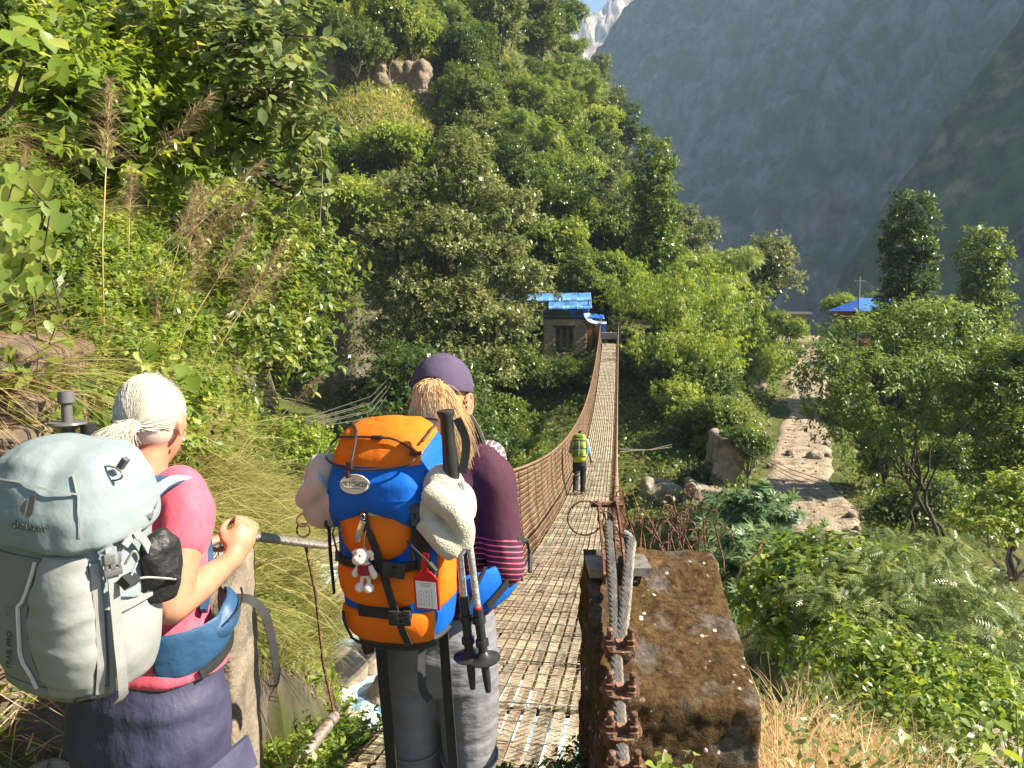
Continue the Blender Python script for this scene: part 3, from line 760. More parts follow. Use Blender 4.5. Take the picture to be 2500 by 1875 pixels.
def head_shapes(mb, T, ears=True):
    """cranium, jaw, nose, lips, brow, ears; T maps head space (origin at the middle of the skull) to the body"""
    sub = MB()
    sub.ell((0, -.008, .012), (.074, .094, .100), 22, 14); sub.ell((0, .030, -.040), (.061, .066, .078), 18, 12)
    sub.ell((0, .062, -.094), (.030, .026, .022), 12, 8); sub.ell((0, .080, .020), (.052, .016, .012), 12, 6)
    sub.tube([(0, .090, .018), (0, .104, -.008), (0, .118, -.030), (0, .100, -.040)], [.008, .010, .0135, .009], 8)
    sub.ell((0, .092, -.062), (.024, .010, .007), 12, 6); sub.ell((0, .090, -.072), (.021, .010, .007), 12, 6)
    for s in (-1, 1):
        sub.ell((s * .038, .066, -.030), (.024, .022, .024), 10, 7)
        sub.ell((s * .031, .083, .002), (.013, .010, .010), 10, 7)
        if ears:
            sub.tube([(s * (.070 + .012 * k), -.006 - .012 * k + .004, -.012 + 0.030 * math.sin(a)) for k, a in ((0, 0), (.6, 0), (1.2, 0))], [.018, .020, .016], 10)
            ring = [(s * .083, -.010 + .017 * math.cos(a), -.012 + .031 * math.sin(a)) for a in np.linspace(.3, 5.9, 14)]
            sub.tube(ring, .0055, 6)
    mb.add([T @ Vector(v) for v in sub.v], sub.f)

def hair_strands(name, m, paths, w, nseg=7, seed=0):
    """many thin strands in one mesh"""
    r = np.random.default_rng(seed); n = len(paths); P = np.array(paths, float)              # n, k, 3
    k = P.shape[1]; D = np.gradient(P, axis=1); D /= np.linalg.norm(D, axis=2, keepdims=True) + 1e-9
    up = np.array([.3, -.8, .5]); X = np.cross(D, up); X /= np.linalg.norm(X, axis=2, keepdims=True) + 1e-9; Nn = np.cross(X, D)
    ww = (w * r.uniform(.6, 1.3, n))[:, None, None] * np.linspace(1, .35, k)[None, :, None]
    V = np.stack([P + X * ww, P - X * ww], 2).reshape(n, -1, 3)
    F = []
    for i in range(k - 1): F.append([i * 2, i * 2 + 1, i * 2 + 3, i * 2 + 2])
    F = (np.array(F)[None] + (np.arange(n) * k * 2)[:, None, None]).reshape(-1, 4)
    return np_mesh(name, V.reshape(-1, 3), F, m, True, np.repeat(r.uniform(0, 1, n), k * 2))

def hairmat(name, c1, c2, c3, rough=.38):
    m, N, L, B = _new(name)
    a = N.new('ShaderNodeAttribute'); a.attribute_name = 'tint'; cr = N.new('ShaderNodeValToRGB'); e = cr.color_ramp.elements
    e[0].color = (*c1, 1); e[1].color = (*c3, 1); k = e.new(.5); k.color = (*c2, 1)
    L.new(a.outputs['Fac'], cr.inputs[0]); L.new(cr.outputs[0], B.inputs['Base Color']); B.inputs['Roughness'].default_value = rough
    B.inputs['Specular IOR Level'].default_value = .5
    return m

def wrinkle(me, amp, fs, seed, stretch=(1, 1, 1), lo=None):
    n = len(me.vertices); co = np.empty(n * 3, np.float32); me.vertices.foreach_get('co', co); co = co.reshape(-1, 3)
    no = np.empty(n * 3, np.float32); me.vertices.foreach_get('normal', no); no = no.reshape(-1, 3)
    off = Vector((seed * 3.7, seed * 1.3, seed * 9.1)); d = np.empty(n, np.float32)
    for i in range(n):
        p = Vector((co[i][0] * stretch[0], co[i][1] * stretch[1], co[i][2] * stretch[2])) * fs + off
        d[i] = (1 - 2 * abs(mnoise.noise(p))) * .6 + mnoise.noise(p * 2.1) * .4
    co += no * (d * amp)[:, None]; me.vertices.foreach_set('co', co.ravel()); me.update(); return me

def text_mesh(txt, size, m, extrude=.0006, align='CENTER'):
    cu = bpy.data.curves.new('lettering', 'FONT'); cu.body = txt; cu.size = size; cu.extrude = extrude; cu.align_x = align; cu.align_y = 'CENTER'; cu.resolution_u = 3
    o = bpy.data.objects.new('tmp', cu); COL.objects.link(o); dg = bpy.context.evaluated_depsgraph_get(); dg.update()
    me = bpy.data.meshes.new_from_object(o.evaluated_get(dg)); bpy.data.objects.remove(o); bpy.data.curves.remove(cu)
    me.materials.clear(); me.materials.append(m); me.name = 'lettering'; return me

M_skin = mat('warm tan skin', (.45, .225, .14), (.38, .18, .105), scale=14, rough=.48, bump=.15, bscale=160, spec=.4, sss=.12, bdist=.003)  # tan is the walkers' own skin tone
M_skin2 = mat('tanned skin', (.33, .19, .12), (.27, .15, .09), scale=14, rough=.5, sss=.08)
M_black = mat('black webbing', (.018, .018, .018), (.03, .03, .03), scale=30, rough=.6, weave=220)
M_plastic = mat('black plastic', (.02, .02, .021), (.032, .032, .033), scale=20, rough=.35)

class Surf:
    """pack body given by horizontal rings (z, cy, rx, ry, p); angle 0 looks backwards (-y), positive to the right"""
    def __init__(s, rows): s.rows = rows
    def ring(s, z):
        R_ = s.rows; z = min(max(z, R_[0][0]), R_[-1][0])
        for a, b in zip(R_[:-1], R_[1:]):
            if z <= b[0]:
                t = (z - a[0]) / (b[0] - a[0]); t = t * t * (3 - 2 * t) * .5 + t * .5
                return [a[i] + (b[i] - a[i]) * t for i in range(1, 5)]
    def pt(s, a, z, off=0.0):
        cy, rx, ry, p = s.ring(z); sn, cs = math.sin(a), math.cos(a)
        q = lambda r0: Vector(((rx + r0) * math.copysign(abs(sn) ** (2 / p), sn), cy - (ry + r0) * math.copysign(abs(cs) ** (2 / p), cs), z))
        return q(off)
    def nrm(s, a, z):
        e = .02; t1 = s.pt(a + e, z) - s.pt(a - e, z); t2 = s.pt(a, z + .004) - s.pt(a, z - .004)
        n = t1.cross(t2); return n.normalized() if n.length > 1e-9 else Vector((0, -1, 0))
    def body(s, nz=26, n=44):
        mb = MB(); z0, z1 = s.rows[0][0], s.rows[-1][0]
        mb.rings([[s.pt(2 * math.pi * k / n, z0 + (z1 - z0) * i / nz) for k in range(n)] for i in range(nz + 1)]); return mb
    def patch(s, fL, fR, z0, z1, off=.004, nz=14, na=14, puff=0.0):
        """a sewn-on panel between two edges given as angles over height"""
        mb = MB(); top = []; bot = []
        for i in range(nz + 1):
            z = z0 + (z1 - z0) * i / nz; l, r_ = fL(z), fR(z); row = []; rb = []
            for k in range(na + 1):
                t = k / na; a = l + (r_ - l) * t; n = s.nrm(a, z)
                h = off + puff * max(0, math.sin(math.pi * t)) ** .6 * max(0, math.sin(math.pi * min(max((z - z0) / (z1 - z0), 0.001), .999))) ** .6
                p = s.pt(a, z); row.append(p + n * h); rb.append(p - n * .004)
            top.append(row); bot.append(rb)
        nr = na + 1; vs = [p for r_ in top for p in r_] + [p for r_ in bot for p in r_]; o = nr * (nz + 1); fs = []
        for i in range(nz):
            for k in range(na):
                a = i * nr + k; fs.append((a, a + 1, a + 1 + nr, a + nr)); fs.append((o + a + nr, o + a + 1 + nr, o + a + 1, o + a))
        for i in range(nz):
            for k in (0, na):
                a = i * nr + k; b = a + nr; fs.append((a, b, o + b, o + a) if k == 0 else (b, a, o + a, o + b))
        for k in range(na):
            a = k; fs.append((a + 1, a, o + a, o + a + 1)); a = nz * nr + k; fs.append((a, a + 1, o + a + 1, o + a))
        mb.add(vs, fs); return mb
    def strap(s, pts, w, off=.007, th=.004):
        """webbing lying on the pack through (angle, z) points"""
        q = []; ups = []
        for (a0, z0), (a1, z1) in zip(pts[:-1], pts[1:]):
            for k in range(7):
                t = k / 7; a = a0 + (a1 - a0) * t; z = z0 + (z1 - z0) * t; n = s.nrm(a, z); q.append(s.pt(a, z) + n * off); ups.append(n)
        a, z = pts[-1]; n = s.nrm(a, z); q.append(s.pt(a, z) + n * off); ups.append(n)
        return MB().ribbon(q, w, th, ups)
    def place(s, o, a, z, off=.01, roll=0.0):
        n = s.nrm(a, z); up = Vector((0, 0, 1)); x = up.cross(n).normalized(); u = n.cross(x)
        m = Matrix((x, u, n)).transposed() @ Matrix.Rotation(roll, 3, 'Z')
        o.matrix_local = Matrix.Translation(s.pt(a, z) + n * off) @ m.to_4x4(); return o

def buckle_mesh(m, w=.03, h=.05):
    mb = MB(); t = .006
    mb.box((0, h * .30, t), (w, h * .42, t * 1.6)); mb.box((0, -h * .26, t * .8), (w * 1.05, h * .34, t * 1.3)); mb.box((-w * .36, 0.004, t), (w * .2, h * .5, t)); mb.box((w * .36, .004, t), (w * .2, h * .5, t)); mb.box((0, .002, t), (w * .34, h * .4, t * 1.1))
    return apply_mods('buckle', mb.mesh('buckle', m), [('BEVEL', dict(width=.0015, segments=2))])

def soft(mb, name, m, parent, amp=.004, fs=11, seed=1, stretch=(1, 1, .8), levels=1):
    """sewn cloth part: smoothed and lightly creased"""
    me = subsurf(mb, name, m, levels); wrinkle(me, amp, fs, seed, stretch); return link(name, me, parent)
# ---------------------------------------------------------------- the woman in the pink shirt
W1 = V3(-.895, 1.83, .03); W1Y = R(-17)
M_pink = mat('coral pink jersey', (.72, .11, .165), (.62, .085, .13), scale=40, rough=.75, bump=.35, bscale=17, sheen=.2, bdist=.012, stretch=(1.5, 1.5, .8))
M_navy = mat('navy trekking cloth', (.050, .050, .095), (.036, .036, .072), scale=9, rough=.62, bump=.6, bscale=12, bdist=.02, stretch=(1.3, 1.3, .9))
M_white_hair = hairmat('platinum hair', (.46, .41, .33), (.57, .52, .43), (.68, .63, .54), .4)
w1 = empty('person', W1, W1Y); tag(w1, 'woman in coral pink t-shirt and navy trousers with short white ponytail', 'person', 'hikers at the bridge')
HZ1 = 1.60
TH1 = Matrix.Translation((.0, .045, HZ1)) @ Matrix.Rotation(R(15), 4, 'Z') @ Matrix.Rotation(R(-17), 4, 'X') @ Matrix.Scale(.94, 4)
# skin
b = MB()
stack(b, [(.90, 0, 0, .15, .10), (1.0, 0, 0, .14, .10), (1.10, 0, 0, .12, .09), (1.24, 0, 0, .125, .095), (1.36, 0, 0, .13, .095), (1.425, 0, .0, .11, .075), (1.46, 0, .005, .07, .06)])
b.tube([(0, -.005, 1.41), (0, .005, 1.47), (0, .025, 1.535), (0, .035, 1.58)], [.066, .053, .049, .052], 16)
head_shapes(b, TH1)
RS1, RE1, RW1 = V3(.135, -.005, 1.415), V3(.165, -.11, 1.205), V3(.150, .125, 1.235)
LS1, LE1, LW1 = V3(-.135, .0, 1.41), V3(-.20, .02, 1.17), V3(-.06, .215, 1.21)
limb(b, [RS1, RS1.lerp(RE1, .5) + V3(.008, -.005, 0), RE1], [.052, .047, .041]); limb(b, [RE1, RE1.lerp(RW1, .35), RW1], [.041, .041, .026])
limb(b, [LS1, LS1.lerp(LE1, .5), LE1], [.052, .046, .039]); limb(b, [LE1, LE1.lerp(LW1, .35), LW1], [.039, .038, .025])
hand(b, RW1 + V3(.0, .012, .006), (.02, .58, .72), (.78, -.48, .30), 1.75, -1, .98)
hand(b, LW1 + V3(.0, .01, 0), (.45, .85, .2), (-.2, .1, 1), 1.3, -1, .97)
for s in (-1, 1): limb(b, [(s * .085, 0, .90), (s * .09, .01, .50), (s * .09, -.01, .1)], [.085, .055, .04]); b.ell((s * .09, .04, .04), (.04, .11, .04))
link('body', union(b, 'body', M_skin, .0076, 4), w1)
# shirt
b = MB()
stack(b, [(1.0, 0, .0, .192, .147), (1.02, 0, 0, .192, .147), (1.08, 0, 0, .168, .128), (1.13, 0, 0, .150, .112), (1.24, 0, 0, .148, .112), (1.345, 0, -.004, .152, .113), (1.41, 0, -.004, .138, .092), (1.455, 0, .0, .098, .070), (1.475, 0, .005, .072, .060)])
for S, E in ((RS1, RE1), (LS1, LE1)):
    d = (E - S); limb(b, [S - d * .12 + V3(-math.copysign(.03, S.x), 0, 0), S + d * .1, S + d * .22, S + d * .36], [.062, .065, .064, .062])
me = union(b, 'shirt', M_pink, .0078, 7); wrinkle(me, .006, 9, 3, (1.2, 1.2, .6)); link('shirt', me, w1)
# trousers
b = MB()
stack(b, [(.74, 0, -.005, .195, .145), (.84, 0, -.015, .202, .154), (.94, 0, -.015, .192, .147), (1.025, 0, -.005, .172, .130), (1.05, 0, 0, .164, .124)])
for s in (-1, 1): limb(b, [(s * .088, -.01, .88), (s * .10, 0, .68), (s * .105, .005, .47), (s * .105, -.01, .12), (s * .105, -.01, .06)], [.112, .106, .088, .076, .078])
me = union(b, 'trousers', M_navy, .0105, 6); wrinkle(me, .009, 7, 9, (.35, .35, 1.9)); wrinkle(me, .003, 16, 19, (.5, .5, 1.6)); trousers1 = link('trousers', me, w1)
mb = MB(); mb.box((.210, .0, .69), (.025, .15, .17)); pk = apply_mods('cargo_pocket', mb.mesh('cargo_pocket', M_navy), [('BEVEL', dict(width=.008, segments=2))]); link('cargo_pocket', pk, w1)
mb = MB(); mb.add([(.205, -.085, .80), (.205, .085, .80), (.232, .082, .73), (.238, -.090, .74), (.215, -.085, .80), (.215, .085, .80), (.242, .082, .73), (.248, -.090, .74)], [(0, 1, 2, 3), (7, 6, 5, 4), (0, 4, 5, 1), (1, 5, 6, 2), (2, 6, 7, 3), (3, 7, 4, 0)])
link('pocket_flap', mb.mesh('pocket_flap', M_navy, smooth=False), w1)
M_boot = mat('walking boot', (.09, .07, .05), (.05, .04, .03))
for s in (-1, 1): MB().tube([(s * .1, -.07, .035), (s * .1, 0, .05), (s * .1, .1, .04), (s * .1, .16, .035)], [(.04, .035), (.048, .05), (.046, .038), (.03, .028)], 12).build('boot', M_boot, w1)
# hair: smooth shell and strands drawn back to a tie at the nape
hm = MB(); sh = MB(); sh.ell((0, -.016, .018), (.0795, .0935, .1005), 26, 16); hm.add([TH1 @ Vector(v) for v in sh.v], sh.f)
hair1 = link('hair', np_mesh('hair', np.array(hm.v), [list(f) for f in hm.f if len(f) == 4], M_white_hair, True, np.full(len(hm.v), .5)), w1)
C0 = np.array([0, -.016, .018]); RD = np.array([.0795, .0935, .1005]); tie = np.array([.004, -.108, -.030]); paths = []
r = np.random.default_rng(5); td = (tie - C0) / RD; td /= np.linalg.norm(td)
while len(paths) < 6500:
    d = r.normal(size=3); d /= np.linalg.norm(d)
    if d[1] > .62 and d[2] < .62: continue
    if d[2] < -.30 - .45 * min(0, d[1]) * -1: continue
    if d[2] < -.05 and abs(d[0]) > .55 and d[1] > -.1: continue
    q = []
    lift = r.uniform(1.0, 1.025) + (.05 * r.random() if r.random() < .05 else 0)
    for t in np.linspace(0, 1, 7):
        w = d * (1 - t) + td * t; w /= np.linalg.norm(w) + 1e-9; q.append(C0 + w * RD * (lift + .02 * math.sin(math.pi * t)))
    paths.append([TH1 @ Vector(x) for x in q])
for k in range(2000):
    e = tie + np.array([r.normal(-.022, .024), r.normal(-.022, .014), r.normal(-.088, .020)]); q = []
    s0 = tie + r.normal(0, .006, 3)
    for t in np.linspace(0, 1, 7):
        b_ = np.array([r.normal(0, .0012), 0, 0]); q.append(s0 * (1 - t) + e * t + np.array([0, -.030 * math.sin(math.pi * t * .8), .012 * math.sin(math.pi * t)]) + b_)
    paths.append([TH1 @ Vector(x) for x in q])
link('strands', hair_strands('strands', M_white_hair, paths, .0007, seed=2), hair1)
mb = MB(); mb.tube([TH1 @ Vector((tie[0] + .014 * math.cos(a), tie[1] + .004, tie[2] + .014 * math.sin(a))) for a in np.linspace(0, 6.3, 14)], .005, 6); link('hair_tie', mb.mesh('hair_tie', mat('clear hair tie', (.7, .66, .55), (.6, .56, .46))), w1)
mb = MB(); mb.ell(TH1 @ Vector((.088, -.006, -.050)), (.0045, .0045, .0045), 8, 6); link('earring', mb.mesh('earring', mat('pearl', (.85, .82, .76), (.8, .77, .7), rough=.2)), w1)

# ---------------------------------------------------------------- her light grey pack
M_pk = mat('ice blue pack cloth', (.235, .285, .295), (.195, .24, .255), scale=7, rough=.7, spec=.25, bump=.55, bscale=9, bdist=.02, stretch=(1, 1, .6))
M_pk2 = mat('pale grey stretch cloth', (.30, .31, .30), (.25, .26, .25), scale=6, rough=.6, bump=.4, bscale=8, bdist=.02)
M_pk3 = mat('grey green pack panel', (.20, .22, .205), (.17, .19, .18), scale=6, rough=.6, bump=.25, bscale=12)
M_gweb = mat('grey webbing', (.34, .33, .32), (.28, .27, .265), scale=30, rough=.6, weave=200)
M_gplas = mat('grey plastic', (.13, .125, .125), (.10, .10, .10), rough=.35)
M_dkblue = mat('dark blue pack cloth', (.028, .085, .18), (.020, .065, .14), scale=8, rough=.5, bump=.5, bscale=10, bdist=.02)
M_mesh = mat('white spacer mesh', (.75, .68, .70), (.55, .5, .55), scale=120, rough=.8, bump=.6, bscale=150)
M_print = mat('dark grey print', (.06, .06, .055), (.07, .07, .065), rough=.6)
P1 = empty('backpack', W1, W1Y); tag(P1, 'light grey blue hiking backpack worn over the pink shirt', 'backpack', 'hikers at the bridge')
P1.location = Matrix.Rotation(W1Y, 3, 'Z') @ V3(.035, -.135, 0) + W1 + V3(0, 0, 1.085)
P1.rotation_euler = (R(3), R(4), W1Y); P1.scale = (.97, .97, .88)
S1 = Surf([(-.02, -.10, .055, .045, 2.3), (0, -.10, .105, .085, 2.5), (.035, -.105, .140, .108, 2.7), (.12, -.11, .155, .120, 2.9), (.28, -.11, .157, .122, 3.0), (.40, -.108, .150, .115, 3.0), (.46, -.105, .130, .10, 2.8)])
soft(S1.body(), 'pack_body', M_pk, P1, .004, 9, 3)
L1 = Surf([(.408, -.110, .140, .110, 3.0), (.411, -.110, .165, .135, 3.0), (.435, -.110, .168, .138, 3.0), (.475, -.112, .168, .138, 2.8), (.52, -.108, .160, .130, 2.6), (.565, -.102, .138, .108, 2.4), (.592, -.098, .09, .07, 2.2), (.600, -.096, .03, .025, 2)])
lid = L1.body(22, 48)
for i, v in enumerate(lid.v):      # the flap dips at the back corners and rises towards the wearer
    x, y, z = v; t = max(0, 1 - (z - .415) / .17); lid.v[i] = (x, y, z + t * (-.015 + .10 * (y + .11)) + .012 * math.sin(x * 38 + y * 20) * (1 if .5 < z < .58 else .3) * .5)
soft(lid, 'lid', M_pk, P1, .006, 12, 8, (1.5, .7, .5))
L1.strap([(.80, .43), (.82, .47), (.80, .52), (.7, .555)], .004, .004, .003).build('lid_seam', M_pk2, P1)
L1.strap([(-.8, .53), (0, .535), (.8, .52)], .004, .004, .003).build('lid_seam', M_pk2, P1)
# front stretch pocket, bottom panel, zip
soft(S1.patch(lambda z: .02 + .25 * abs((z - .2) / .2) ** 2.2, lambda z: .98 - .20 * abs((z - .2) / .2) ** 3, .035, .375, .006, 30, 22, .022), 'stretch_pocket', M_pk2, P1, .007, 13, 5, (.6, .6, 1.3))
S1.patch(lambda z: -1.1, lambda z: .01 + .22 * abs((z - .2) / .2) ** 2.2, .055, .365, .005, 14, 14, .006).build('front_panel', M_pk3, P1)
S1.patch(lambda z: -1.5, lambda z: 1.35, -.012, .05, .005, 8, 24, .004).build('base_panel', M_pk3, P1)
S1.strap([(.98, .04), (1.03, .12), (1.03, .24), (.97, .36)], .016, .010, .006).build('zip', M_gweb, P1)
S1.strap([(.03, .05), (-.02, .14), (-.01, .25), (.12, .36)], .006, .010, .005).build('piping', mat('white piping', (.66, .66, .64), (.6, .6, .58)), P1)
soft(S1.patch(lambda z: 1.16, lambda z: 2.25, .03, .245, .008, 22, 22, .013), 'side_pocket', M_pk2, P1, .005, 10, 6)
S1.strap([(1.16, .245), (1.6, .248), (2.2, .25)], .012, .022, .008).build('pocket_hem', M_pk2, P1)
# webbing and buckles
bk = buckle_mesh(M_gplas, .034, .055)
S1.strap([(1.18, .395), (1.20, .30), (1.24, .16), (1.30, .015)], .021, .030).build('compression_strap', M_gweb, P1)
S1.place(link('buckle', bk, P1), 1.18, .355, .030)
MB().ribbon([L1.pt(1.15, .40, .006), S1.pt(1.17, .385, .03), S1.pt(1.18, .36, .032)], .03, .004, (.6, -.6, .1)).build('lid_strap', M_pk, P1)
S1.strap([(1.42, .385), (1.58, .41), (1.85, .445), (2.15, .468)], .018, .020).build('compression_strap', M_gweb, P1)
S1.place(link('buckle', bk, P1), 1.78, .437, .022, R(-52))
S1.strap([(1.55, .405), (1.64, .36), (1.78, .29)], .018, .026).build('strap_tail', M_gweb, P1)
S1.strap([(-1.25, .40), (-1.3, .30), (-1.35, .10)], .020, .012).build('compression_strap', M_gweb, P1)
c = MB(); c.tube(cr([S1.pt(1.36, .355, .04), S1.pt(1.42, .385, .055), S1.pt(1.48, .36, .05), S1.pt(1.40, .325, .05), S1.pt(1.55, .31, .055), S1.pt(1.75, .275, .06)]), .0028, 6); c.build('elastic_cord', M_pk2, P1)
c = MB(); c.box(S1.pt(1.38, .318, .045), (.026, .03, .022), Matrix.Rotation(.7, 3, 'Y')); c.build('cord_lock', M_plastic, P1)
c = MB(); c.tube([S1.pt(1.72, .285, .055), S1.pt(1.84, .268, .055)], .008, 8); c.build('cord_end', M_plastic, P1)
c = MB(); q = L1.pt(1.35, .565, .01); c.tube([q + V3(.03 * math.cos(a), -.012, .016 * math.sin(a) - .012) for a in np.linspace(0, 6.3, 12)], .0022, 5); c.box(q + V3(.02, 0, .01), (.012, .012, .03), Matrix.Rotation(.6, 3, 'Y')); c.build('zip_pull', M_gplas, P1)
c = MB(); c.tube([S1.pt(.55, .012, .01), S1.pt(.62, .03, .016), S1.pt(.82, .04, .018), S1.pt(.92, .028, .012)], .005, 6); c.tube([S1.pt(.57, .0, .01), S1.pt(.66, .014, .016), S1.pt(.84, .024, .018), S1.pt(.93, .018, .012)], .004, 6); c.build('pole_loop', M_plastic, P1)
L1.place(link('lettering', text_mesh('deuter', .030, M_print), P1), .17, .452, .0075)
mb = MB(); mb.add([(-.016, -.006, 0), (-.004, -.016, 0), (-.004, .022, 0), (-.016, .004, 0)], [(0, 1, 2, 3)]); mb.add([(.0, -.017, 0), (.008, -.018, 0), (.014, -.008, 0), (.012, .030, 0), (.0, .026, 0)], [(0, 1, 2, 3, 4)])
em = apply_mods('emblem', mb.mesh('emblem', M_print, smooth=False), [('SOLIDIFY', dict(thickness=.001))]); L1.place(link('emblem', em, P1), .17, .488, .0085)
S1.place(link('lettering', text_mesh('TRAIL PRO', .020, M_print), P1), -.12, .14, .0125, R(84))
S1.place(link('lettering', text_mesh('34 SL', .014, mat('grey print', (.2, .2, .19), (.22, .22, .21))), P1), -.10, .235, .0125, R(84))
# harness: shoulder straps, hip fin, hip belt with pocket, loose strap
for s in (-1, 1):
    q = [V3(s * .070 - .03, .005, .36), V3(s * .075 - .03, .03, .405), V3(s * .080 - .03, .085, .440), V3(s * .086 - .03, .140, .442), V3(s * .088 - .03, .19, .405), V3(s * .090 - .03, .215, .33), V3(s * .095 - .03, .225, .24), V3(s * .120 - .03, .215, .15), V3(s * .16 - .03, .14, .08)]
    ups = [V3(0, -1, .3), V3(0, -.7, .7), V3(0, -.2, 1), V3(0, .3, 1), V3(0, .8, .6), V3(0, 1, .2), V3(s * .2, 1, 0), V3(s * .7, .8, 0), V3(s, .3, 0)]
    MB().ribbon(q, [.06, .062, .062, .06, .058, .055, .045, .03, .024], .014, ups).build('shoulder_strap', M_dkblue, P1)
    MB().ribbon([p + u.normalized() * .006 + V3(s * .02, 0, 0) for p, u in zip(q[1:5], ups[1:5])], .024, .010, ups[1:5]).build('strap_mesh', M_mesh, P1)
fin = MB(); rows = []
for t in np.linspace(0, 1, 12):
    a = R(-58 + 118 * t); cx, cy = -.028, .140; rx, ry = .188 + .02 * (1 - t), .150
    p = V3(cx + rx * math.cos(a), cy + ry * math.sin(a), -.005 + .045 * t); h = .070 - .014 * t; th = .010 + .010 * math.sin(math.pi * min(1, max(0, (t - .3) / .7)))
    n = V3(math.cos(a), math.sin(a), 0)
    rows.append([p + n * (th * math.cos(b_) * (.9 if math.cos(b_) > 0 else .3)) + V3(0, 0, h * math.sin(b_)) for b_ in np.linspace(0, 2 * math.pi, 13)[:-1]])
fin.rings(rows); soft(fin, 'hip_belt', M_dkblue, P1, .005, 14, 2, levels=2)
c = MB(); rows = []
for t in np.linspace(0, 1, 10):
    a = R(-8 + 62 * t); p = V3(-.028 + .192 * math.cos(a), .140 + .158 * math.sin(a), .03 + .03 * t); n = V3(math.cos(a), math.sin(a), 0); k = max(.15, math.sin(math.pi * (.08 + .84 * t)) ** .5)
    rows.append([p + n * (.036 * k * max(-.1, math.cos(b_))) + V3(0, 0, .056 * k * math.sin(b_)) for b_ in np.linspace(0, 2 * math.pi, 13)[:-1]])
c.rings(rows); soft(c, 'belt_pocket', M_dkblue, P1, .006, 16, 4, levels=2)
c = MB(); c.tube([V3(-.028 + .228 * math.cos(R(a)), .140 + .195 * math.sin(R(a)), .065 + .0006 * a) for a in range(0, 48, 6)], .003, 5); c.build('pocket_zip', M_plastic, P1)
c = MB(); c.ribbon([V3(-.028 + .205 * math.cos(R(a)), .140 + .17 * math.sin(R(a)), -.048 + .0008 * a) for a in range(-20, 66, 8)], .026, .006, [V3(math.cos(R(a)), math.sin(R(a)), 0) for a in range(-20, 66, 8)]); c.build('belt_webbing', M_black, P1)
c = MB(); c.ribbon([(.11, .27, .05), (.15, .30, .04), (.18, .32, -.01), (.20, .325, -.10), (.212, .328, -.19), (.210, .326, -.235)], [.026, .025, .024, .022, .02, .008], .003, (.8, -.5, .35)); c.build('belt_tail', M_black, P1)
# a dark rolled garment in her side pocket
mb = MB(); mb.tube([S1.pt(1.90, .19, .012), S1.pt(1.90, .26, .020), S1.pt(1.88, .31, .020), S1.pt(1.86, .335, .012)], [(.040, .026), (.042, .026), (.038, .024), (.022, .015)], 14, up=(1, -.3, 0)); mb.ell(S1.pt(1.78, .285, .015), (.018, .03, .045)); mb.ell(S1.pt(2.05, .27, .015), (.018, .028, .05))
me = union(mb, 'rolled_jacket', mat('black shell cloth', (.014, .014, .015), (.022, .022, .023), scale=8, rough=.5, bump=.8, bscale=14, bdist=.03), .005, 3); wrinkle(me, .006, 16, 4, (1, 1, .5))
o = link('rolled_jacket', me); o.matrix_world = Matrix.LocRotScale(P1.location, P1.rotation_euler, None); tag(o, 'black garment stuffed in the side pocket of the grey backpack', 'garment')
# trekking pole strapped behind her pack, tip and basket up
tp = empty('trekking_pole', P1.location + Matrix.Rotation(W1Y, 3, 'Z') @ V3(-.13, .02, -.03), W1Y); tag(tp, 'trekking pole with dark basket rising behind the grey backpack', 'trekking pole', 'trekking poles')
MB().tube([(.0, 0, -.1), (.0, 0, .52)], .009, 10).build('shaft', mat('grey alloy', (.4, .41, .42), (.34, .35, .36), rough=.35, metal=.6), tp)
MB().tube([(0, 0, .52), (0, 0, .54), (0, 0, .555), (0, 0, .56)], [.013, .016, .042, .040], 18).build('basket', M_gplas, tp)
MB().tube([(0, 0, .56), (0, 0, .60), (0, 0, .605), (0, 0, .63)], [.012, .012, .019, .017], 12).build('tip', M_gplas, tp)
MB().tube([(.035, .02, .45), (.04, .02, .555)], [.016, .018], 10).build('grip', M_plastic, tp)
# ---------------------------------------------------------------- the woman in the purple cap
W2 = V3(-.225, 2.36, .0); W2Y = R(-19)
def stripe_material():
    """plum knit with thin pink stripes round the lower sleeve"""
    m = mat('plum knit', (.060, .014, .034), (.046, .010, .026), scale=30, rough=.85, bump=.4, bscale=14, sheen=.0, bdist=.015, stretch=(1.2, 1.2, .7))
    N, L = m.node_tree.nodes, m.node_tree.links; B = N['Principled BSDF']; src = B.inputs['Base Color'].links[0].from_socket
    tc = N.new('ShaderNodeTexCoord'); sx = N.new('ShaderNodeSeparateXYZ'); L.new(tc.outputs['Object'], sx.inputs[0])
    def M(op, a, b):
        n = N.new('ShaderNodeMath'); n.operation = op
        for i, v in enumerate((a, b)):
            if isinstance(v, (int, float)): n.inputs[i].default_value = v
            elif v is not None: L.new(v, n.inputs[i])
        return n.outputs[0]
    yz = M('ADD', sx.outputs['Z'], M('MULTIPLY', sx.outputs['Y'], .22))
    fr = M('FRACT', M('DIVIDE', yz, .0165), None); st = M('LESS_THAN', fr, .24)
    side = M('GREATER_THAN', M('ABSOLUTE', sx.outputs['X'], None), .125); lo = M('LESS_THAN', sx.outputs['Z'], 1.225); hi = M('GREATER_THAN', sx.outputs['Z'], 1.03)
    f = M('MULTIPLY', M('MULTIPLY', st, side), M('MULTIPLY', lo, hi))
    mx = N.new('ShaderNodeMix'); mx.data_type = 'RGBA'; L.new(f, mx.inputs[0]); L.new(src, mx.inputs[6]); mx.inputs[7].default_value = (.75, .12, .22, 1); L.new(mx.outputs[2], B.inputs['Base Color'])
    return m
M_plum = stripe_material()
M_grey = mat('grey trekking cloth', (.185, .185, .20), (.145, .145, .16), scale=8, rough=.65, bump=.7, bscale=13, bdist=.02, stretch=(.8, .8, 1.6))
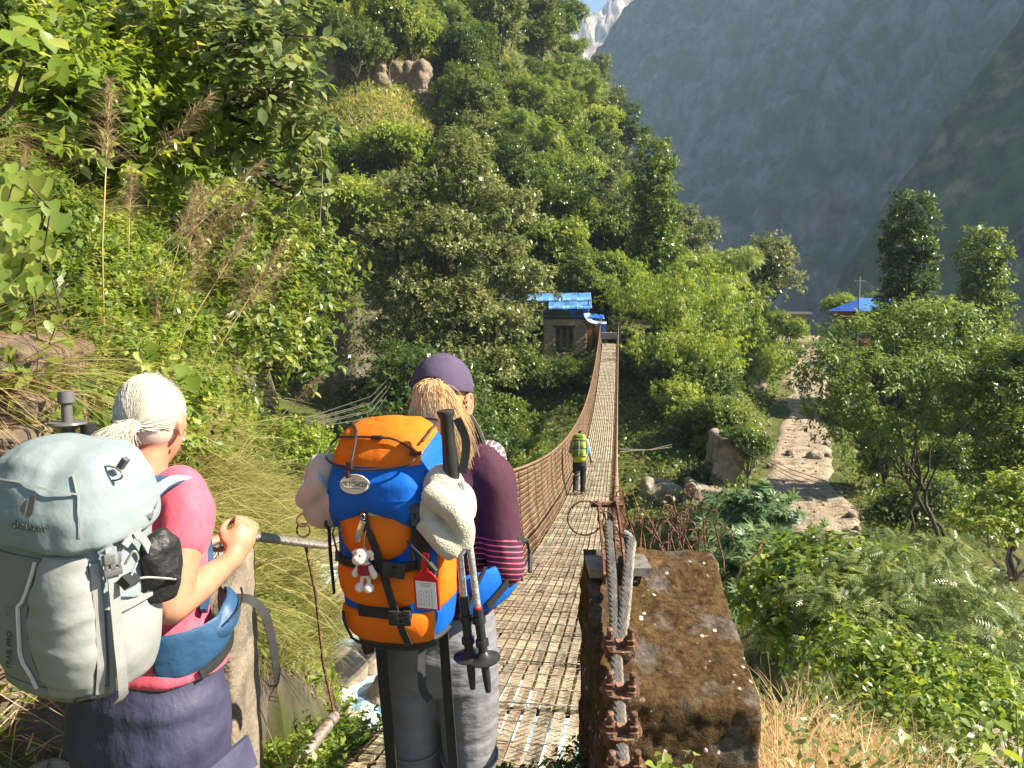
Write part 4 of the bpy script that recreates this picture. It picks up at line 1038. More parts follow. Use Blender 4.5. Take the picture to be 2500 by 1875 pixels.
M_cap = mat('faded purple cotton', (.085, .064, .115), (.068, .050, .093), scale=18, rough=.9, bump=.4, bscale=22, bdist=.01)
M_gold_hair = hairmat('honey brown hair', (.42, .23, .085), (.66, .41, .18), (.85, .62, .34), .38)
w2 = empty('person', W2, W2Y); tag(w2, 'woman in purple cap and plum striped sweater with long honey ponytail', 'person', 'hikers at the bridge')
HZ2 = 1.625
TH2 = Matrix.Translation((0, .03, HZ2)) @ Matrix.Rotation(R(7), 4, 'Z') @ Matrix.Rotation(R(-8), 4, 'X') @ Matrix.Scale(1.03, 4)
b = MB()
stack(b, [(.92, 0, 0, .15, .10), (1.02, 0, 0, .14, .10), (1.12, 0, 0, .125, .09), (1.26, 0, 0, .13, .10), (1.38, 0, 0, .14, .10), (1.445, 0, 0, .12, .075), (1.48, 0, .005, .07, .06)])
b.tube([(0, -.005, 1.43), (0, .005, 1.49), (0, .015, 1.555), (0, .022, 1.60)], [.068, .056, .052, .054], 16); head_shapes(b, TH2)
RS2, RE2, RW2 = V3(.172, -.005, 1.425), V3(.232, -.035, 1.13), V3(.165, .175, 1.055)
LS2, LE2, LW2 = V3(-.172, 0, 1.425), V3(-.225, -.0, 1.14), V3(-.10, .2, 1.10)
for A, E, Wr in ((RS2, RE2, RW2), (LS2, LE2, LW2)):
    limb(b, [A, A.lerp(E, .5), E], [.044, .042, .037]); limb(b, [E, E.lerp(Wr, .35), Wr], [.038, .037, .025])
hand(b, RW2, (-.5, .8, .0), (.3, .2, .9), 1.2, 1); hand(b, LW2, (.6, .75, .1), (-.2, .1, .9), 1.2, -1)
for s in (-1, 1): limb(b, [(s * .085, 0, .9), (s * .09, .01, .5), (s * .09, -.01, .1)], [.085, .055, .04]); b.ell((s * .09, .04, .04), (.04, .11, .04))
link('body', union(b, 'body', M_skin, .0084, 3), w2)
b = MB()
stack(b, [(.985, 0, -.005, .186, .142), (1.01, 0, -.005, .188, .144), (1.10, 0, 0, .164, .125), (1.20, 0, 0, .158, .12), (1.30, 0, -.004, .172, .125), (1.38, 0, -.006, .178, .120), (1.435, 0, -.004, .158, .092), (1.475, 0, 0, .105, .072), (1.50, 0, .004, .07, .06)])
for S, E, Wr in ((RS2, RE2, RW2), (LS2, LE2, LW2)):
    limb(b, [S - V3(math.copysign(.03, S.x), 0, 0), S + (E - S) * .12, S.lerp(E, .55), E], [.066, .070, .060, .053]); limb(b, [E, E.lerp(Wr, .4), E.lerp(Wr, .93)], [.053, .049, .036])
me = union(b, 'sweater', M_plum, .0088, 4); wrinkle(me, .007, 7, 5, (1.2, 1.2, .8)); wrinkle(me, .0025, 18, 6); link('sweater', me, w2)
b = MB()
stack(b, [(.74, 0, -.01, .172, .138), (.84, 0, -.02, .182, .15), (.92, 0, -.016, .178, .145), (1.0, 0, -.005, .165, .13), (1.03, 0, 0, .158, .125)])
for s in (-1, 1): limb(b, [(s * .088, -.012, .86), (s * .092, -.004, .68), (s * .096, .0, .50), (s * .098, -.012, .30), (s * .098, -.01, .05)], [.100, .098, .083, .078, .080])
me = union(b, 'trousers', M_grey, .0100, 3); wrinkle(me, .006, 8, 13, (.45, .45, 3.2)); wrinkle(me, .002, 22, 14, (.5, .5, 2)); tr2 = link('trousers', me, w2)
for s in (-1, 1): MB().tube([(s * .097 + .089 * math.cos(a), -.004 + .089 * math.sin(a), .49 + .012 * math.sin(a)) for a in np.linspace(0, 6.283, 30)], .0045, 6, caps=False).build('zip_seam', M_grey, tr2)
for s in (-1, 1): MB().tube([(s * .1, -.07, .035), (s * .1, 0, .05), (s * .1, .1, .04), (s * .1, .16, .035)], [(.04, .035), (.048, .05), (.046, .038), (.03, .028)], 12).build('boot', M_boot, w2)
# cap: crown of six panels with a back opening, strap, peak, button
cap = MB(); rows = []; nz, na = 14, 48
def cap_pt(a, t):
    th = t * R(96); k = math.sin(th); z = math.cos(th)
    seam = 1 - .010 * max(0, 1 - abs(((a / (math.pi / 3)) % 1) - .0) * 14) - .010 * max(0, 1 - abs(((a / (math.pi / 3)) % 1) - 1.0) * 14)
    return Vector((.0905 * k * math.cos(a) * seam, -.010 + .108 * k * math.sin(a) * seam, .030 + .103 * z * seam))
fs = []
for i in range(nz + 1):
    for k in range(na): rows.append(cap_pt(2 * math.pi * k / na - math.pi / 2, max(.02, i / nz)))
for i in range(nz):
    for k in range(na):
        a = (2 * math.pi * (k + .5) / na) ; a = min(a, 2 * math.pi - a)
        if (i / nz) > .74 + .20 * (a / .52) ** 2 and i < nz - 1 and a < .52: continue
        p, q = i * na + k, i * na + (k + 1) % na; fs.append((p, p + na, q + na, q))
cap.add([TH2 @ v for v in rows], fs)
me = apply_mods('cap', cap.mesh('cap', M_cap), [('SOLIDIFY', dict(thickness=.003, offset=1)), ('SUBSURF', dict(levels=1, render_levels=1))]); me.materials.clear(); me.materials.append(M_cap); cap_o = link('cap', me, w2)
pk = MB(); pk.rings([[TH2 @ Vector((.075 * math.sin(a) * (1 - .25 * t), .085 + .075 * t * math.cos(a) * 1.0, .028 - .02 * t * t + .012 * math.cos(a))) for a in np.linspace(-1.3, 1.3, 12)] for t in np.linspace(0, 1, 6)], caps=False, closed=False)
link('peak', apply_mods('peak', pk.mesh('peak', M_cap), [('SOLIDIFY', dict(thickness=.004))]), cap_o)
MB().ell(TH2 @ Vector((0, -.010, .134)), (.008, .008, .005), 10, 6).build('button', M_cap, cap_o)
for k in range(6): MB().tube([TH2 @ (cap_pt(k * math.pi / 3, t) * 1.0 + Vector((0, 0, .0032))) for t in np.linspace(.04, .70 if k == 0 else .95, 9)], .0016, 5).build('seam', M_cap, cap_o)
for sx in (-1, 1): MB().tube([TH2 @ (cap_pt(-math.pi / 2 + sx * .45, .42) + Vector((.0025 * math.cos(a), 0, .0025 * math.sin(a)))) for a in np.linspace(0, 6.3, 9)], .0012, 5).build('eyelet', M_cap, cap_o)
MB().tube([TH2 @ Vector((.084 + .004 * math.cos(a), -.012 + .018 * math.cos(a), -.016 + .030 * math.sin(a))) for a in np.linspace(0, 6.283, 14)], .008, 8).build('ear', M_skin, w2)
# hair under the cap and the long loose ponytail
hm = MB(); hm.ell((0, -.020, .012), (.076, .090, .092), 24, 16)
hair2 = link('hair', np_mesh('hair', np.array([TH2 @ Vector(v) for v in hm.v]), [list(f) for f in hm.f if len(f) == 4], M_gold_hair, True, np.full(len(hm.v), .0)), w2)
r = np.random.default_rng(8); paths = []
for k in range(4300):
    u = r.normal(0, 1); s0 = np.array([r.normal(.0, .012), -.116, .034 + r.normal(0, .007)])
    ln = r.uniform(.18, .31) if r.random() < .8 else r.uniform(.1, .18); u = max(-1.9, min(1.9, u)); spread = .047 * u
    q = []; ph = r.uniform(0, 6.3); wv = r.uniform(.0, .003)
    for t in np.linspace(0, 1, 10):
        x = s0[0] + .004 + spread * (t ** .7) * 1.0 + .022 * t + wv * math.sin(ph + t * 9); y = -.112 - .055 * math.sin(math.pi * min(1, t * 1.2)) * (1 - .35 * abs(u) / 2) + .035 * t + r.normal(0, .0008)
        z = s0[2] - ln * t ** 1.12 + .02 * math.sin(math.pi * t)
        q.append(TH2 @ Vector((x, y, z)))
    paths.append(q)
for k in range(500):     # lengths combed back along the sides of the head
    a = r.uniform(-1.1, .25); d = np.array([math.sin(a) * 1.0, -.2 - .3 * r.random(), r.uniform(-.75, -.1)]); d /= np.linalg.norm(d); q = []
    for t in np.linspace(0, 1, 10):
        w = d * (1 - t) + np.array([0, -1, .12]) * t; w /= np.linalg.norm(w); q.append(TH2 @ Vector(np.array([0, -.014, .005]) + w * np.array([.0785, .094, .098]) * 1.03))
    paths.append(q)
link('strands', hair_strands('strands', M_gold_hair, paths, .00095, seed=4), hair2)

# ---------------------------------------------------------------- her blue and orange pack
M_blue = mat('bright blue pack cloth', (.004, .12, .52), (.003, .09, .42), scale=6, rough=.72, spec=.22, bump=.5, bscale=10, bdist=.02, stretch=(1, 1, .7))
M_orange = mat('orange pack cloth', (.74, .17, .008), (.64, .135, .007), scale=6, rough=.72, spec=.22, bump=.5, bscale=11, bdist=.02)
M_base = mat('dark grey pack base', (.05, .05, .047), (.035, .035, .033), scale=10, rough=.6)
M_badge = mat('cream badge', (.66, .62, .45), (.60, .56, .40), rough=.4)
P2 = empty('backpack', (0, 0, 0), W2Y); tag(P2, 'bright blue and orange backpack worn over the plum sweater', 'backpack', 'hikers at the bridge')
P2.location = Matrix.Rotation(W2Y, 3, 'Z') @ V3(-.005, -.125, 0) + W2 + V3(0, 0, .985)
P2.rotation_euler = (R(4), R(-2), W2Y)
S2 = Surf([(-.012, -.105, .06, .05, 2.3), (.0, -.105, .10, .085, 2.6), (.03, -.11, .135, .112, 2.8), (.10, -.118, .150, .125, 2.9), (.25, -.118, .152, .128, 3.0), (.36, -.115, .150, .124, 3.0), (.43, -.11, .138, .11, 2.8)])
soft(S2.body(), 'pack_body', M_blue, P2, .004, 9, 13)
L2 = Surf([(.34, -.118, .155, .135, 3.0), (.40, -.120, .166, .148, 3.0), (.47, -.118, .163, .145, 2.8), (.53, -.110, .150, .126, 2.6), (.585, -.10, .126, .102, 2.4), (.612, -.095, .09, .07, 2.2), (.620, -.093, .03, .025, 2)])
lid = L2.body(24, 48)
for i, v in enumerate(lid.v):
    x, y, z = v; t = max(0, 1 - (z - .34) / .16); f = max(0, 1 - abs(x) / .13) if y < -.16 else 0
    lid.v[i] = (x, y, z + t * (.075 * f ** .5 + .10 * (y + .13)) + .004 * math.sin(x * 60 + z * 30))
soft(lid, 'lid', M_blue, P2, .005, 9, 18, (1, 1, .6))
L2.patch(lambda z: -1.05 - 2.05 * (max(0, z - .53) / .0885) ** 2, lambda z: .95 + 2.15 * (max(0, z - .53) / .0885) ** 2, .522, .6185, .005, 14, 24, .010).build('lid_panel', M_orange, P2)
L2.strap([(-1.3, .448), (-.6, .440), (0, .438), (.6, .440), (1.2, .448)], .004, .003, .003).build('lid_seam', M_blue, P2)
MB().ell((0, -.095, .617), (.055, .045, .014), 20, 8).build('lid_panel', M_orange, P2)
bd = MB(); bd.rings([[Vector((.044 * k * math.cos(a), .026 * k * math.sin(a), z)) for a in np.linspace(0, 2 * math.pi, 29)[:-1]] for z, k in ((-.003, 1), (.002, 1), (.0035, .95), (.0028, .88))]); bo = L2.place(bd.build('badge', M_badge, P2), -.10, .480, .006)
link('lettering', text_mesh('ORTOVOX', .0165, M_print), bo, (0, -.002, .0034))
mt = MB(); mt.tube([(-.007, .009, .0036), (0, .0155, .0036), (.007, .009, .0036)], .0008, 4); mt.tube([(-.033, .0065, .0036), (.033, .0065, .0036)], .0006, 4); mt.tube([(-.033, -.0115, .0036), (.033, -.0115, .0036)], .0006, 4); mt.build('emblem', M_print, bo)
# orange panels down the back
def ud(z0, z1, hw, skew=0, low=True):
    c = lambda z: max(0.02, 1 - ((z1 - z) / (z1 - z0)) ** 2.4) ** .5 if low else max(.02, 1 - ((z - z0) / (z1 - z0)) ** 2.6) ** .5
    return (lambda z: skew - hw * c(z)), (lambda z: skew + hw * c(z))
fL, fR = ud(.272, .40, .66, .0); soft(S2.patch(fL, fR, .272, .40, .006, 14, 16, .020), 'upper_pocket', M_orange, P2, .004, 10, 14)
fL, fR = ud(.135, .245, .92, .0); soft(S2.patch(fL, fR, .135, .245, .006, 14, 18, .022), 'middle_pocket', M_orange, P2, .004, 10, 15)
soft(S2.patch(lambda z: -1.05, lambda z: 1.05, .028, .118, .006, 10, 22, .018), 'lower_pocket', M_orange, P2, .004, 10, 16)
soft(S2.patch(lambda z: 1.05 + 1.3 * max(0, (z - .10)), lambda z: 1.75, .12, .36, .006, 12, 10, .012), 'side_panel', M_orange, P2, .004, 10, 17)
S2.patch(lambda z: -1.6, lambda z: 1.6, -.010, .030, .008, 6, 28, .004).build('base_panel', M_base, P2)
mb = MB(); mb.rings([[Vector((.022 * math.cos(a), .009 * math.sin(a), z)) for a in np.linspace(0, 6.283, 17)[:-1]] for z in (-.002, .003)]); S2.place(mb.build('base_tab', mat('lime tab', (.42, .52, .04), (.38, .46, .04)), P2), -.05, .006, .011)
S2.strap([(-1.0, .030), (0, .026), (1.0, .030)], .010, .020, .006).build('base_zip', M_black, P2)
# webbing
for pts, w in (([(-.04, .40), (.02, .33), (.10, .26), (.20, .17), (.42, .045)], .020), ([(-.52, .122), (-.56, .04)], .010), ([(-1.2, .40), (-1.22, .25), (-1.15, .14)], .022)):
    S2.strap(pts, w, .030).build('centre_strap', M_black, P2)
S2.strap([(.74, .40), (.80, .28), (.84, .17)], .034, .028).build('side_strap', M_black, P2)
S2.strap([(-1.0, .262), (-.4, .258), (.2, .254), (.74, .262)], .022, .010).build('cross_strap', M_black, P2)
S2.strap([(-.25, .126), (.1, .127), (.5, .130)], .030, .014).build('cross_strap', M_black, P2)
bk2 = buckle_mesh(M_plastic, .040, .062)
S2.place(link('buckle', bk2, P2), .30, .258, .032, R(82)); S2.place(link('buckle', bk2, P2), .34, .127, .032, R(88)); S2.place(link('buckle', bk2, P2), .74, .385, .036); S2.place(link('buckle', bk2, P2), -1.2, .36, .028)
for a0, z0, ln in ((-.42, .385, .09), (.52, .385, .075)):
    q = [S2.pt(a0, z0, .035), S2.pt(a0 + .06, z0 - ln * .4, .05), S2.pt(a0 + .02, z0 - ln, .035)]; MB().tube(q, .0028, 5).build('zip_cord', M_black, P2)
    MB().tube([q[-1], q[-1] + V3(.003, -.004, -.024)], [.006, .008], 8).build('cord_end', M_plastic, P2)
S2.place(link('lettering', text_mesh('KAIKKA', .026, M_print), P2), -.36, .325, .030, R(97))
# bungee net on the lid
def lp(a, z): return L2.pt(a, z, .024) + V3(0, 0, .006)
c = MB(); c.tube(cr([lp(-.95, .56), lp(-.8, .53), lp(-.1, .515), lp(.55, .525), lp(.78, .55), lp(.45, .585), lp(.10, .592), lp(-.6, .588), lp(-1.0, .57), lp(-1.05, .555)]), .0032, 6)
c.tube(cr([lp(-.15, .510), lp(-.15, .54), lp(-.35, .60), lp(-1.6, .607), lp(3.6, .600), lp(2.2, .602), lp(1.4, .596), lp(1.0, .575)]), .0036, 6); c.build('bungee_cord', mat('brown cord', (.05, .03, .022), (.04, .024, .018)), P2)
c = MB(); c.box(lp(-.15, .525) + V3(0, -.004, 0), (.014, .012, .026)); c.box(lp(-.15, .505) + V3(0, -.004, 0), (.010, .010, .018)); c.build('cord_lock', M_plastic, P2)
for a, z in ((.10, .592), (.80, .55)): MB().box(lp(a, z), (.03, .012, .009), Matrix.Rotation(a * .6, 3, 'Z')).build('cord_anchor', M_black, P2)
# harness
for s in (-1, 1):
    q = [V3(s * .07, .01, .44), V3(s * .078, .03, .52), V3(s * .083, .08, .565), V3(s * .09, .14, .578), V3(s * .096, .20, .55), V3(s * .105, .235, .48), V3(s * .125, .25, .38), V3(s * .16, .22, .27), V3(s * .19, .14, .20)]
    ups = [V3(0, -1, .3), V3(0, -.7, .7), V3(0, -.2, 1), V3(0, .3, 1), V3(0, .8, .6), V3(0, 1, .2), V3(s * .2, 1, 0), V3(s * .7, .8, 0), V3(s, .3, 0)]
    MB().ribbon(q, [.055, .06, .06, .058, .056, .055, .045, .03, .024], .014, ups).build('shoulder_strap', M_blue, P2)
    MB().ribbon([p + V3(s * .026, 0, .002) for p in q], [.016] * 9, .018, ups).build('strap_edge', M_black, P2)
fin = MB(); rows = []
for t in np.linspace(0, 1, 12):
    a = R(-62 + 110 * t); p = V3(.035 + .212 * math.cos(a), .125 + .175 * math.sin(a), .075 + .05 * t); h = .07 - .018 * t; n = V3(math.cos(a), math.sin(a), 0)
    rows.append([p + n * (.02 * math.cos(b_) * (1 if math.cos(b_) > 0 else .3)) + V3(0, 0, h * math.sin(b_)) for b_ in np.linspace(0, 2 * math.pi, 13)[:-1]])
fin.rings(rows); link('hip_belt', subsurf(fin, 'hip_belt', M_blue, 1), P2)
def hip(a, z, o=.026): return V3(.035 + (.212 + o) * math.cos(R(a)), .125 + (.175 + o) * math.sin(R(a)), z)
for q, w in (([hip(-40, .05), hip(-20, .10), hip(0, .155), hip(14, .19)], .026), ([hip(5, .075), hip(20, .11), hip(32, .15)], .022), ([hip(-55, .06), hip(-48, .12), hip(-40, .17)], .022)):
    MB().ribbon(q, w, .005, (1, 0, .1)).build('belt_webbing', M_black, P2)
MB().tube([hip(16, .18), hip(28, .17, .05), hip(30, .12, .06), hip(20, .075, .05)], .007, 8).build('belt_loop', M_black, P2)
MB().tube([hip(-8, .215, .02), hip(-8, .205, .035), hip(2, .20, .04), hip(10, .205, .03)], [(.004, .022)] * 4, 8).build('pole_loop', M_black, P2)
MB().ribbon([S2.pt(.95, .0, .0), S2.pt(1.0, -.03, .03) + V3(0, -.02, 0), S2.pt(1.0, -.07, .03) + V3(.01, -.05, -.04), S2.pt(1.0, -.07, .03) + V3(.03, -.05, -.075)], .022, .003, (.6, -.8, 0)).build('strap_tail', M_black, P2)
for x, z0, w in ((-.115, -.60, .036), (.095, -.60, .030)): MB().ribbon([(x, -.06, .02), (x + .004, -.07, -.15), (x + .002, -.065, -.35), (x, -.06, -.50), (x + .004, -.062, z0)], w, .004, (0, -1, 0)).build('long_strap', M_black, P2)
mb = MB(); mb.tube([(-.15, -.06, .0), (-.16, -.065, -.05), (-.158, -.06, -.105)], [(.014, .02), (.024, .024), (.016, .02)], 10); mb.build('stuff_pouch', mat('dark brown cloth', (.035, .022, .016), (.025, .016, .012)), P2)

def on_pack(P, o): o.matrix_world = Matrix.LocRotScale(P.location, P.rotation_euler, P.scale) @ o.matrix_basis; return o
# fleece towel rolled under the lid
mb = MB()
mb.tube([(-.16, -.17, .41), (-.08, -.205, .412), (.0, -.212, .414), (.08, -.205, .408), (.16, -.17, .40)], [.045, .042, .042, .042, .045], 14)
for c_, rr_ in (((-.185, -.16, .475), (.055, .05, .060)), ((-.215, -.15, .455), (.040, .04, .05)), ((-.195, -.165, .375), (.058, .05, .058)), ((-.225, -.155, .365), (.038, .04, .045)),
                ((.185, -.18, .455), (.055, .055, .062)), ((.215, -.175, .41), (.050, .055, .065)), ((.190, -.195, .35), (.058, .05, .055)), ((.160, -.205, .395), (.035, .045, .055)), ((.205, -.19, .315), (.042, .04, .045))): mb.ell(c_, rr_)
mb.tube(cr([(.165, -.225, .460), (.215, -.238, .430), (.248, -.218, .375), (.238, -.208, .315)]), [.030] * 16, 12); mb.tube(cr([(.150, -.235, .385), (.190, -.242, .345), (.225, -.222, .300)]), [.030] * 11, 12); mb.tube(cr([(-.16, -.20, .47), (-.205, -.205, .44), (-.24, -.185, .40)]), [.03] * 11, 12)
M_fleece = mat('cream fleece', (.52, .48, .385), (.45, .41, .32), scale=9, rough=.95, bump=.9, bscale=190, sheen=.5, bdist=.006)
me = union(mb, 'towel', M_fleece, .0055, 3); wrinkle(me, .007, 8, 31, (1.6, 1, .9)); wrinkle(me, .0007, 130, 7)
tw = on_pack(P2, link('towel', me)); tag(tw, 'cream fleece towel rolled under the lid of the blue pack', 'towel')
# two trekking poles on the right of the pack
for k, (ax_, tilt, top, grip) in enumerate(((.210, .0, .60, True), (.240, .045, .40, False))):
    o = empty('trekking_pole'); 
    M_al = mat('silver pole', (.72, .72, .72), (.6, .6, .6), rough=.25, metal=.7, bump=.4, bscale=60)
    x0, y0 = ax_ + .005, -.185 if k == 0 else -.19; dx = .022 if k == 0 else .055
    def pp(z): return V3(x0 + dx * (0.35 - z), y0 + .02 * (0.35 - z), z + .06)
    MB().tube([pp(.02), pp(.42)], .0095, 12).build('shaft', M_al, o)
    MB().tube([pp(.10 if k == 0 else .07), pp(-.06)], [.0135, .012], 12).build('sleeve', M_plastic, o)
    for z in (.045, -.02): MB().tube([pp(z), pp(z - .016)], .018, 10).build('clip', M_plastic, o)
    MB().tube([pp(-.05), pp(-.065), pp(-.073), pp(-.078)], [.010, .020, .045, .042], 18).build('basket', M_plastic, o)
    MB().tube([pp(-.07), pp(-.13), pp(-.17)], [.012, .011, .008], 10).build('tip', M_plastic, o)
    if grip:
        MB().tube([pp(.40), pp(.46), pp(.53), pp(.585), pp(.60), pp(.606)], [.020, .021, .0175, .018, .024, .022], 16).build('grip', M_plastic, o)
        MB().ribbon([pp(.585) + V3(.03, .0, 0), pp(.52) + V3(.045, .01, 0), pp(.44) + V3(.03, .0, 0)], .022, .004, (.3, -1, 0)).build('wrist_strap', M_black, o)
    else:
        MB().tube([pp(.075), pp(.05)], .0115, 12).build('ring', mat('red band', (.55, .02, .015), (.5, .02, .015)), o)
        t = link('lettering', text_mesh('M KINLEY', .016, mat('red print', (.6, .03, .02), (.55, .03, .02))), o); t.matrix_local = Matrix.Translation(pp(.30) + V3(.003, -.0105, 0)) @ Matrix(((0, 1, 0, 0), (0, 0, -1, 0), (-1, 0, 0, 0), (0, 0, 0, 1))).to_4x4()
    on_pack(P2, o); tag(o, ('trekking pole with black grip up, strapped to the blue pack' if grip else 'silver trekking pole with red band strapped to the blue pack'), 'trekking pole', 'trekking poles')
# red name tag
nt = empty('luggage_tag'); q = V3(.165, -.285, .215)
mb = MB(); mb.rings([[q + V3(x, y, z) for x, z in ((-.034, -.05), (.034, -.05), (.034, .032), (.014, .052), (-.014, .052), (-.034, .032))] for y in (-.003, .002)]); mb.build('sleeve', mat('red plastic', (.52, .012, .02), (.48, .01, .018), rough=.3), nt, smooth=False)
MB().box(q + V3(0, -.0042, -.010), (.056, .0012, .072)).build('card', mat('white card', (.78, .76, .76), (.72, .70, .71), rough=.5), nt, smooth=False)
mb = MB(); rr_ = random.Random(2)
for k in range(6):
    x = -.022 + k * .0075; z = -.040
    while z < .0: l = rr_.uniform(.004, .011); mb.box(q + V3(x, -.0051, z + l / 2), (.0012, .0004, l)); z += l + .003
for k in range(3): mb.box(q + V3(0, -.0051, .0215 - k * .0045), (.036 - .006 * k, .0004, .001))
o = mb.build('handwriting', mat('pen ink', (.16, .15, .2), (.2, .19, .24)), nt, smooth=False); o['kind'] = 'stuff'
MB().ribbon([q + V3(.0, -.002, .045), q + V3(.002, -.004, .075), q + V3(.006, .0, .10)], .018, .002, (0, -1, 0)).build('loop', bpy.data.materials['red plastic'], nt)
MB().tube([q + V3(-.05, .01, .125), q + V3(-.02, -.012, .115), q + V3(.012, -.014, .088), q + V3(.026, -.016, .072)], .0028, 6).build('cord', M_black, nt); MB().tube([q + V3(.020, -.016, .080), q + V3(.040, -.02, .062)], [.009, .008], 8).build('toggle', M_plastic, nt)
on_pack(P2, nt); tag(nt, 'red luggage tag with white address card on the blue pack', 'tag')
# little plush sheep and metal key fob
M_plush = mat('white plush', (.80, .70, .56), (.72, .60, .47), scale=60, rough=.95, bump=.8, bscale=240, sheen=.4, bdist=.004)
ps = empty('plush_toy'); q = V3(-.055, -.292, .225); mb = MB(); PSK = Matrix.Translation((-.004, -.292, .262)) @ Matrix.Scale(.82, 4) @ Matrix.Translation(-q)
mb.ell(q + V3(0, 0, .0), (.025, .021, .029)); mb.ell(q + V3(-.004, -.008, .048), (.026, .024, .024)); mb.ell(q + V3(-.008, -.025, .040), (.021, .018, .017))
for s in (-1, 1): mb.tube([q + V3(s * .018, -.004, .014), q + V3(s * .033, -.008, -.012)], [.009, .011], 10); mb.ell(q + V3(s * .034, -.008, -.014), (.011, .011, .013)); mb.tube([q + V3(s * .011, -.004, -.024), q + V3(s * .013, -.01, -.046)], .007, 8); mb.ell(q + V3(s * .016, -.016, -.056), (.0165, .018, .0155))
for s in (-1, 1): mb.tube([q + V3(s * .018, -.004, .062), q + V3(s * .031, -.006, .052), q + V3(s * .032, -.008, .036)], [(.008, .010), (.006, .012), (.005, .010)], 8)
link('body', union(mb, 'body', M_plush, .0022, 3), ps)
mb = MB(); mb.rings([[q + V3(.0268 * k * math.cos(a), .0228 * k * math.sin(a), z) for a in np.linspace(0, 6.283, 21)[:-1]] for z, k in ((-.014, .96), (-.004, 1.02), (.010, .98), (.019, .80))]); mb.build('jumper', mat('dark red knit', (.34, .012, .03), (.28, .01, .024), scale=80, bump=.5), ps)
for s in (-1, 1): MB().ell(q + V3(-.008 + s * .011, -.030, .055), (.0035, .003, .0045), 8, 6).build('eye', M_print, ps)
MB().tube([q + V3(0, 0, .07), q + V3(.003, .006, .10), q + V3(.008, .012, .125)], .0022, 6).build('chain', mat('chrome', (.6, .6, .6), (.5, .5, .5), rough=.2, metal=1), ps)
ps.matrix_basis = PSK; on_pack(P2, ps); tag(ps, 'small white plush sheep in red jumper hanging from the blue pack', 'plush toy')
kf = empty('key_fob', (.045, .0, .03)); mb = MB(); mb.box((-.056, -.292, .335), (.017, .004, .062), Matrix.Rotation(R(22), 3, 'Y')); me = apply_mods('plate', mb.mesh('plate', bpy.data.materials['chrome']), [('BEVEL', dict(width=.0018, segments=2))]); link('plate', me, kf)
MB().tube([V3(-.044 + .006 * math.cos(a), -.29, .375 + .008 * math.sin(a)) for a in np.linspace(0, 6.3, 12)], .0015, 5).build('ring', bpy.data.materials['chrome'], kf); on_pack(P2, kf); tag(kf, 'narrow metal key fob above the plush sheep', 'key fob')
# ---------------------------------------------------------------- the man in the checked shirt, half hidden in front of her
def plaid_material():
    m, N, L, B = _new('checked shirt cloth'); tc = N.new('ShaderNodeTexCoord'); sx = N.new('ShaderNodeSeparateXYZ'); L.new(tc.outputs['Object'], sx.inputs[0])
    def line(src, per, w):
        d = N.new('ShaderNodeMath'); d.operation = 'DIVIDE'; L.new(src, d.inputs[0]); d.inputs[1].default_value = per
        f = N.new('ShaderNodeMath'); f.operation = 'FRACT'; L.new(d.outputs[0], f.inputs[0]); l = N.new('ShaderNodeMath'); l.operation = 'LESS_THAN'; L.new(f.outputs[0], l.inputs[0]); l.inputs[1].default_value = w; return l.outputs[0]
    mx = N.new('ShaderNodeMath'); mx.operation = 'MAXIMUM'; L.new(line(sx.outputs['X'], .019, .17), mx.inputs[0]); L.new(line(sx.outputs['Z'], .019, .17), mx.inputs[1])
    c = N.new('ShaderNodeMix'); c.data_type = 'RGBA'; L.new(mx.outputs[0], c.inputs[0]); c.inputs[6].default_value = (.13, .10, .12, 1); c.inputs[7].default_value = (.60, .52, .50, 1); L.new(c.outputs[2], B.inputs['Base Color']); B.inputs['Roughness'].default_value = .9
    return m
M_plaid = plaid_material(); M_dark = mat('dark trousers', (.022, .023, .030), (.016, .016, .021), rough=.8, bump=.5, bscale=12)
m3 = empty('person', (-.262, 2.98, -.14), R(-10)); tag(m3, 'man in a purple and white checked shirt, mostly hidden behind the capped woman', 'person', 'hikers at the bridge')
TH3 = Matrix.Translation((0, .03, 1.66)) @ Matrix.Rotation(R(-10), 4, 'X')
b = MB(); stack(b, [(.92, 0, 0, .15, .11), (1.1, 0, 0, .14, .10), (1.3, 0, 0, .16, .10), (1.45, 0, 0, .14, .08), (1.50, 0, 0, .07, .06)])
b.tube([(0, 0, 1.46), (0, .01, 1.55), (0, .02, 1.63)], [.07, .058, .058], 14); head_shapes(b, TH3)
for s in (-1, 1):
    A, E, Wr = V3(s * .175, 0, 1.46), V3(s * .22, .02, 1.16), V3(s * .15, .22, 1.10); limb(b, [A, E], [.048, .042]); limb(b, [E, Wr], [.042, .028]); hand(b, Wr, (-s * .4, .8, .1), (0, 0, 1), 1.2, s)
    limb(b, [(s * .085, 0, .9), (s * .09, .01, .5), (s * .09, -.01, .1)], [.085, .055, .045]); b.ell((s * .09, .04, .04), (.04, .11, .04))
link('body', union(b, 'body', M_skin, .013, 3), m3)
b = MB(); stack(b, [(.90, 0, 0, .185, .135), (1.1, 0, 0, .172, .125), (1.3, 0, 0, .185, .125), (1.42, 0, 0, .185, .115), (1.49, 0, -.005, .145, .095), (1.54, 0, .0, .085, .07)])
for s in (-1, 1): A, E, Wr = V3(s * .17, 0, 1.465), V3(s * .22, .02, 1.16), V3(s * .15, .22, 1.10); limb(b, [A, E], [.075, .058]); limb(b, [E, E.lerp(Wr, .9)], [.058, .042])
me = union(b, 'shirt', M_plaid, .014, 3); wrinkle(me, .005, 9, 2); link('shirt', me, m3)
b = MB(); stack(b, [(.72, 0, 0, .17, .13), (.86, 0, 0, .178, .14), (.98, 0, 0, .165, .128)])
for s in (-1, 1): limb(b, [(s * .088, 0, .85), (s * .095, 0, .5), (s * .095, 0, .06)], [.10, .08, .075])
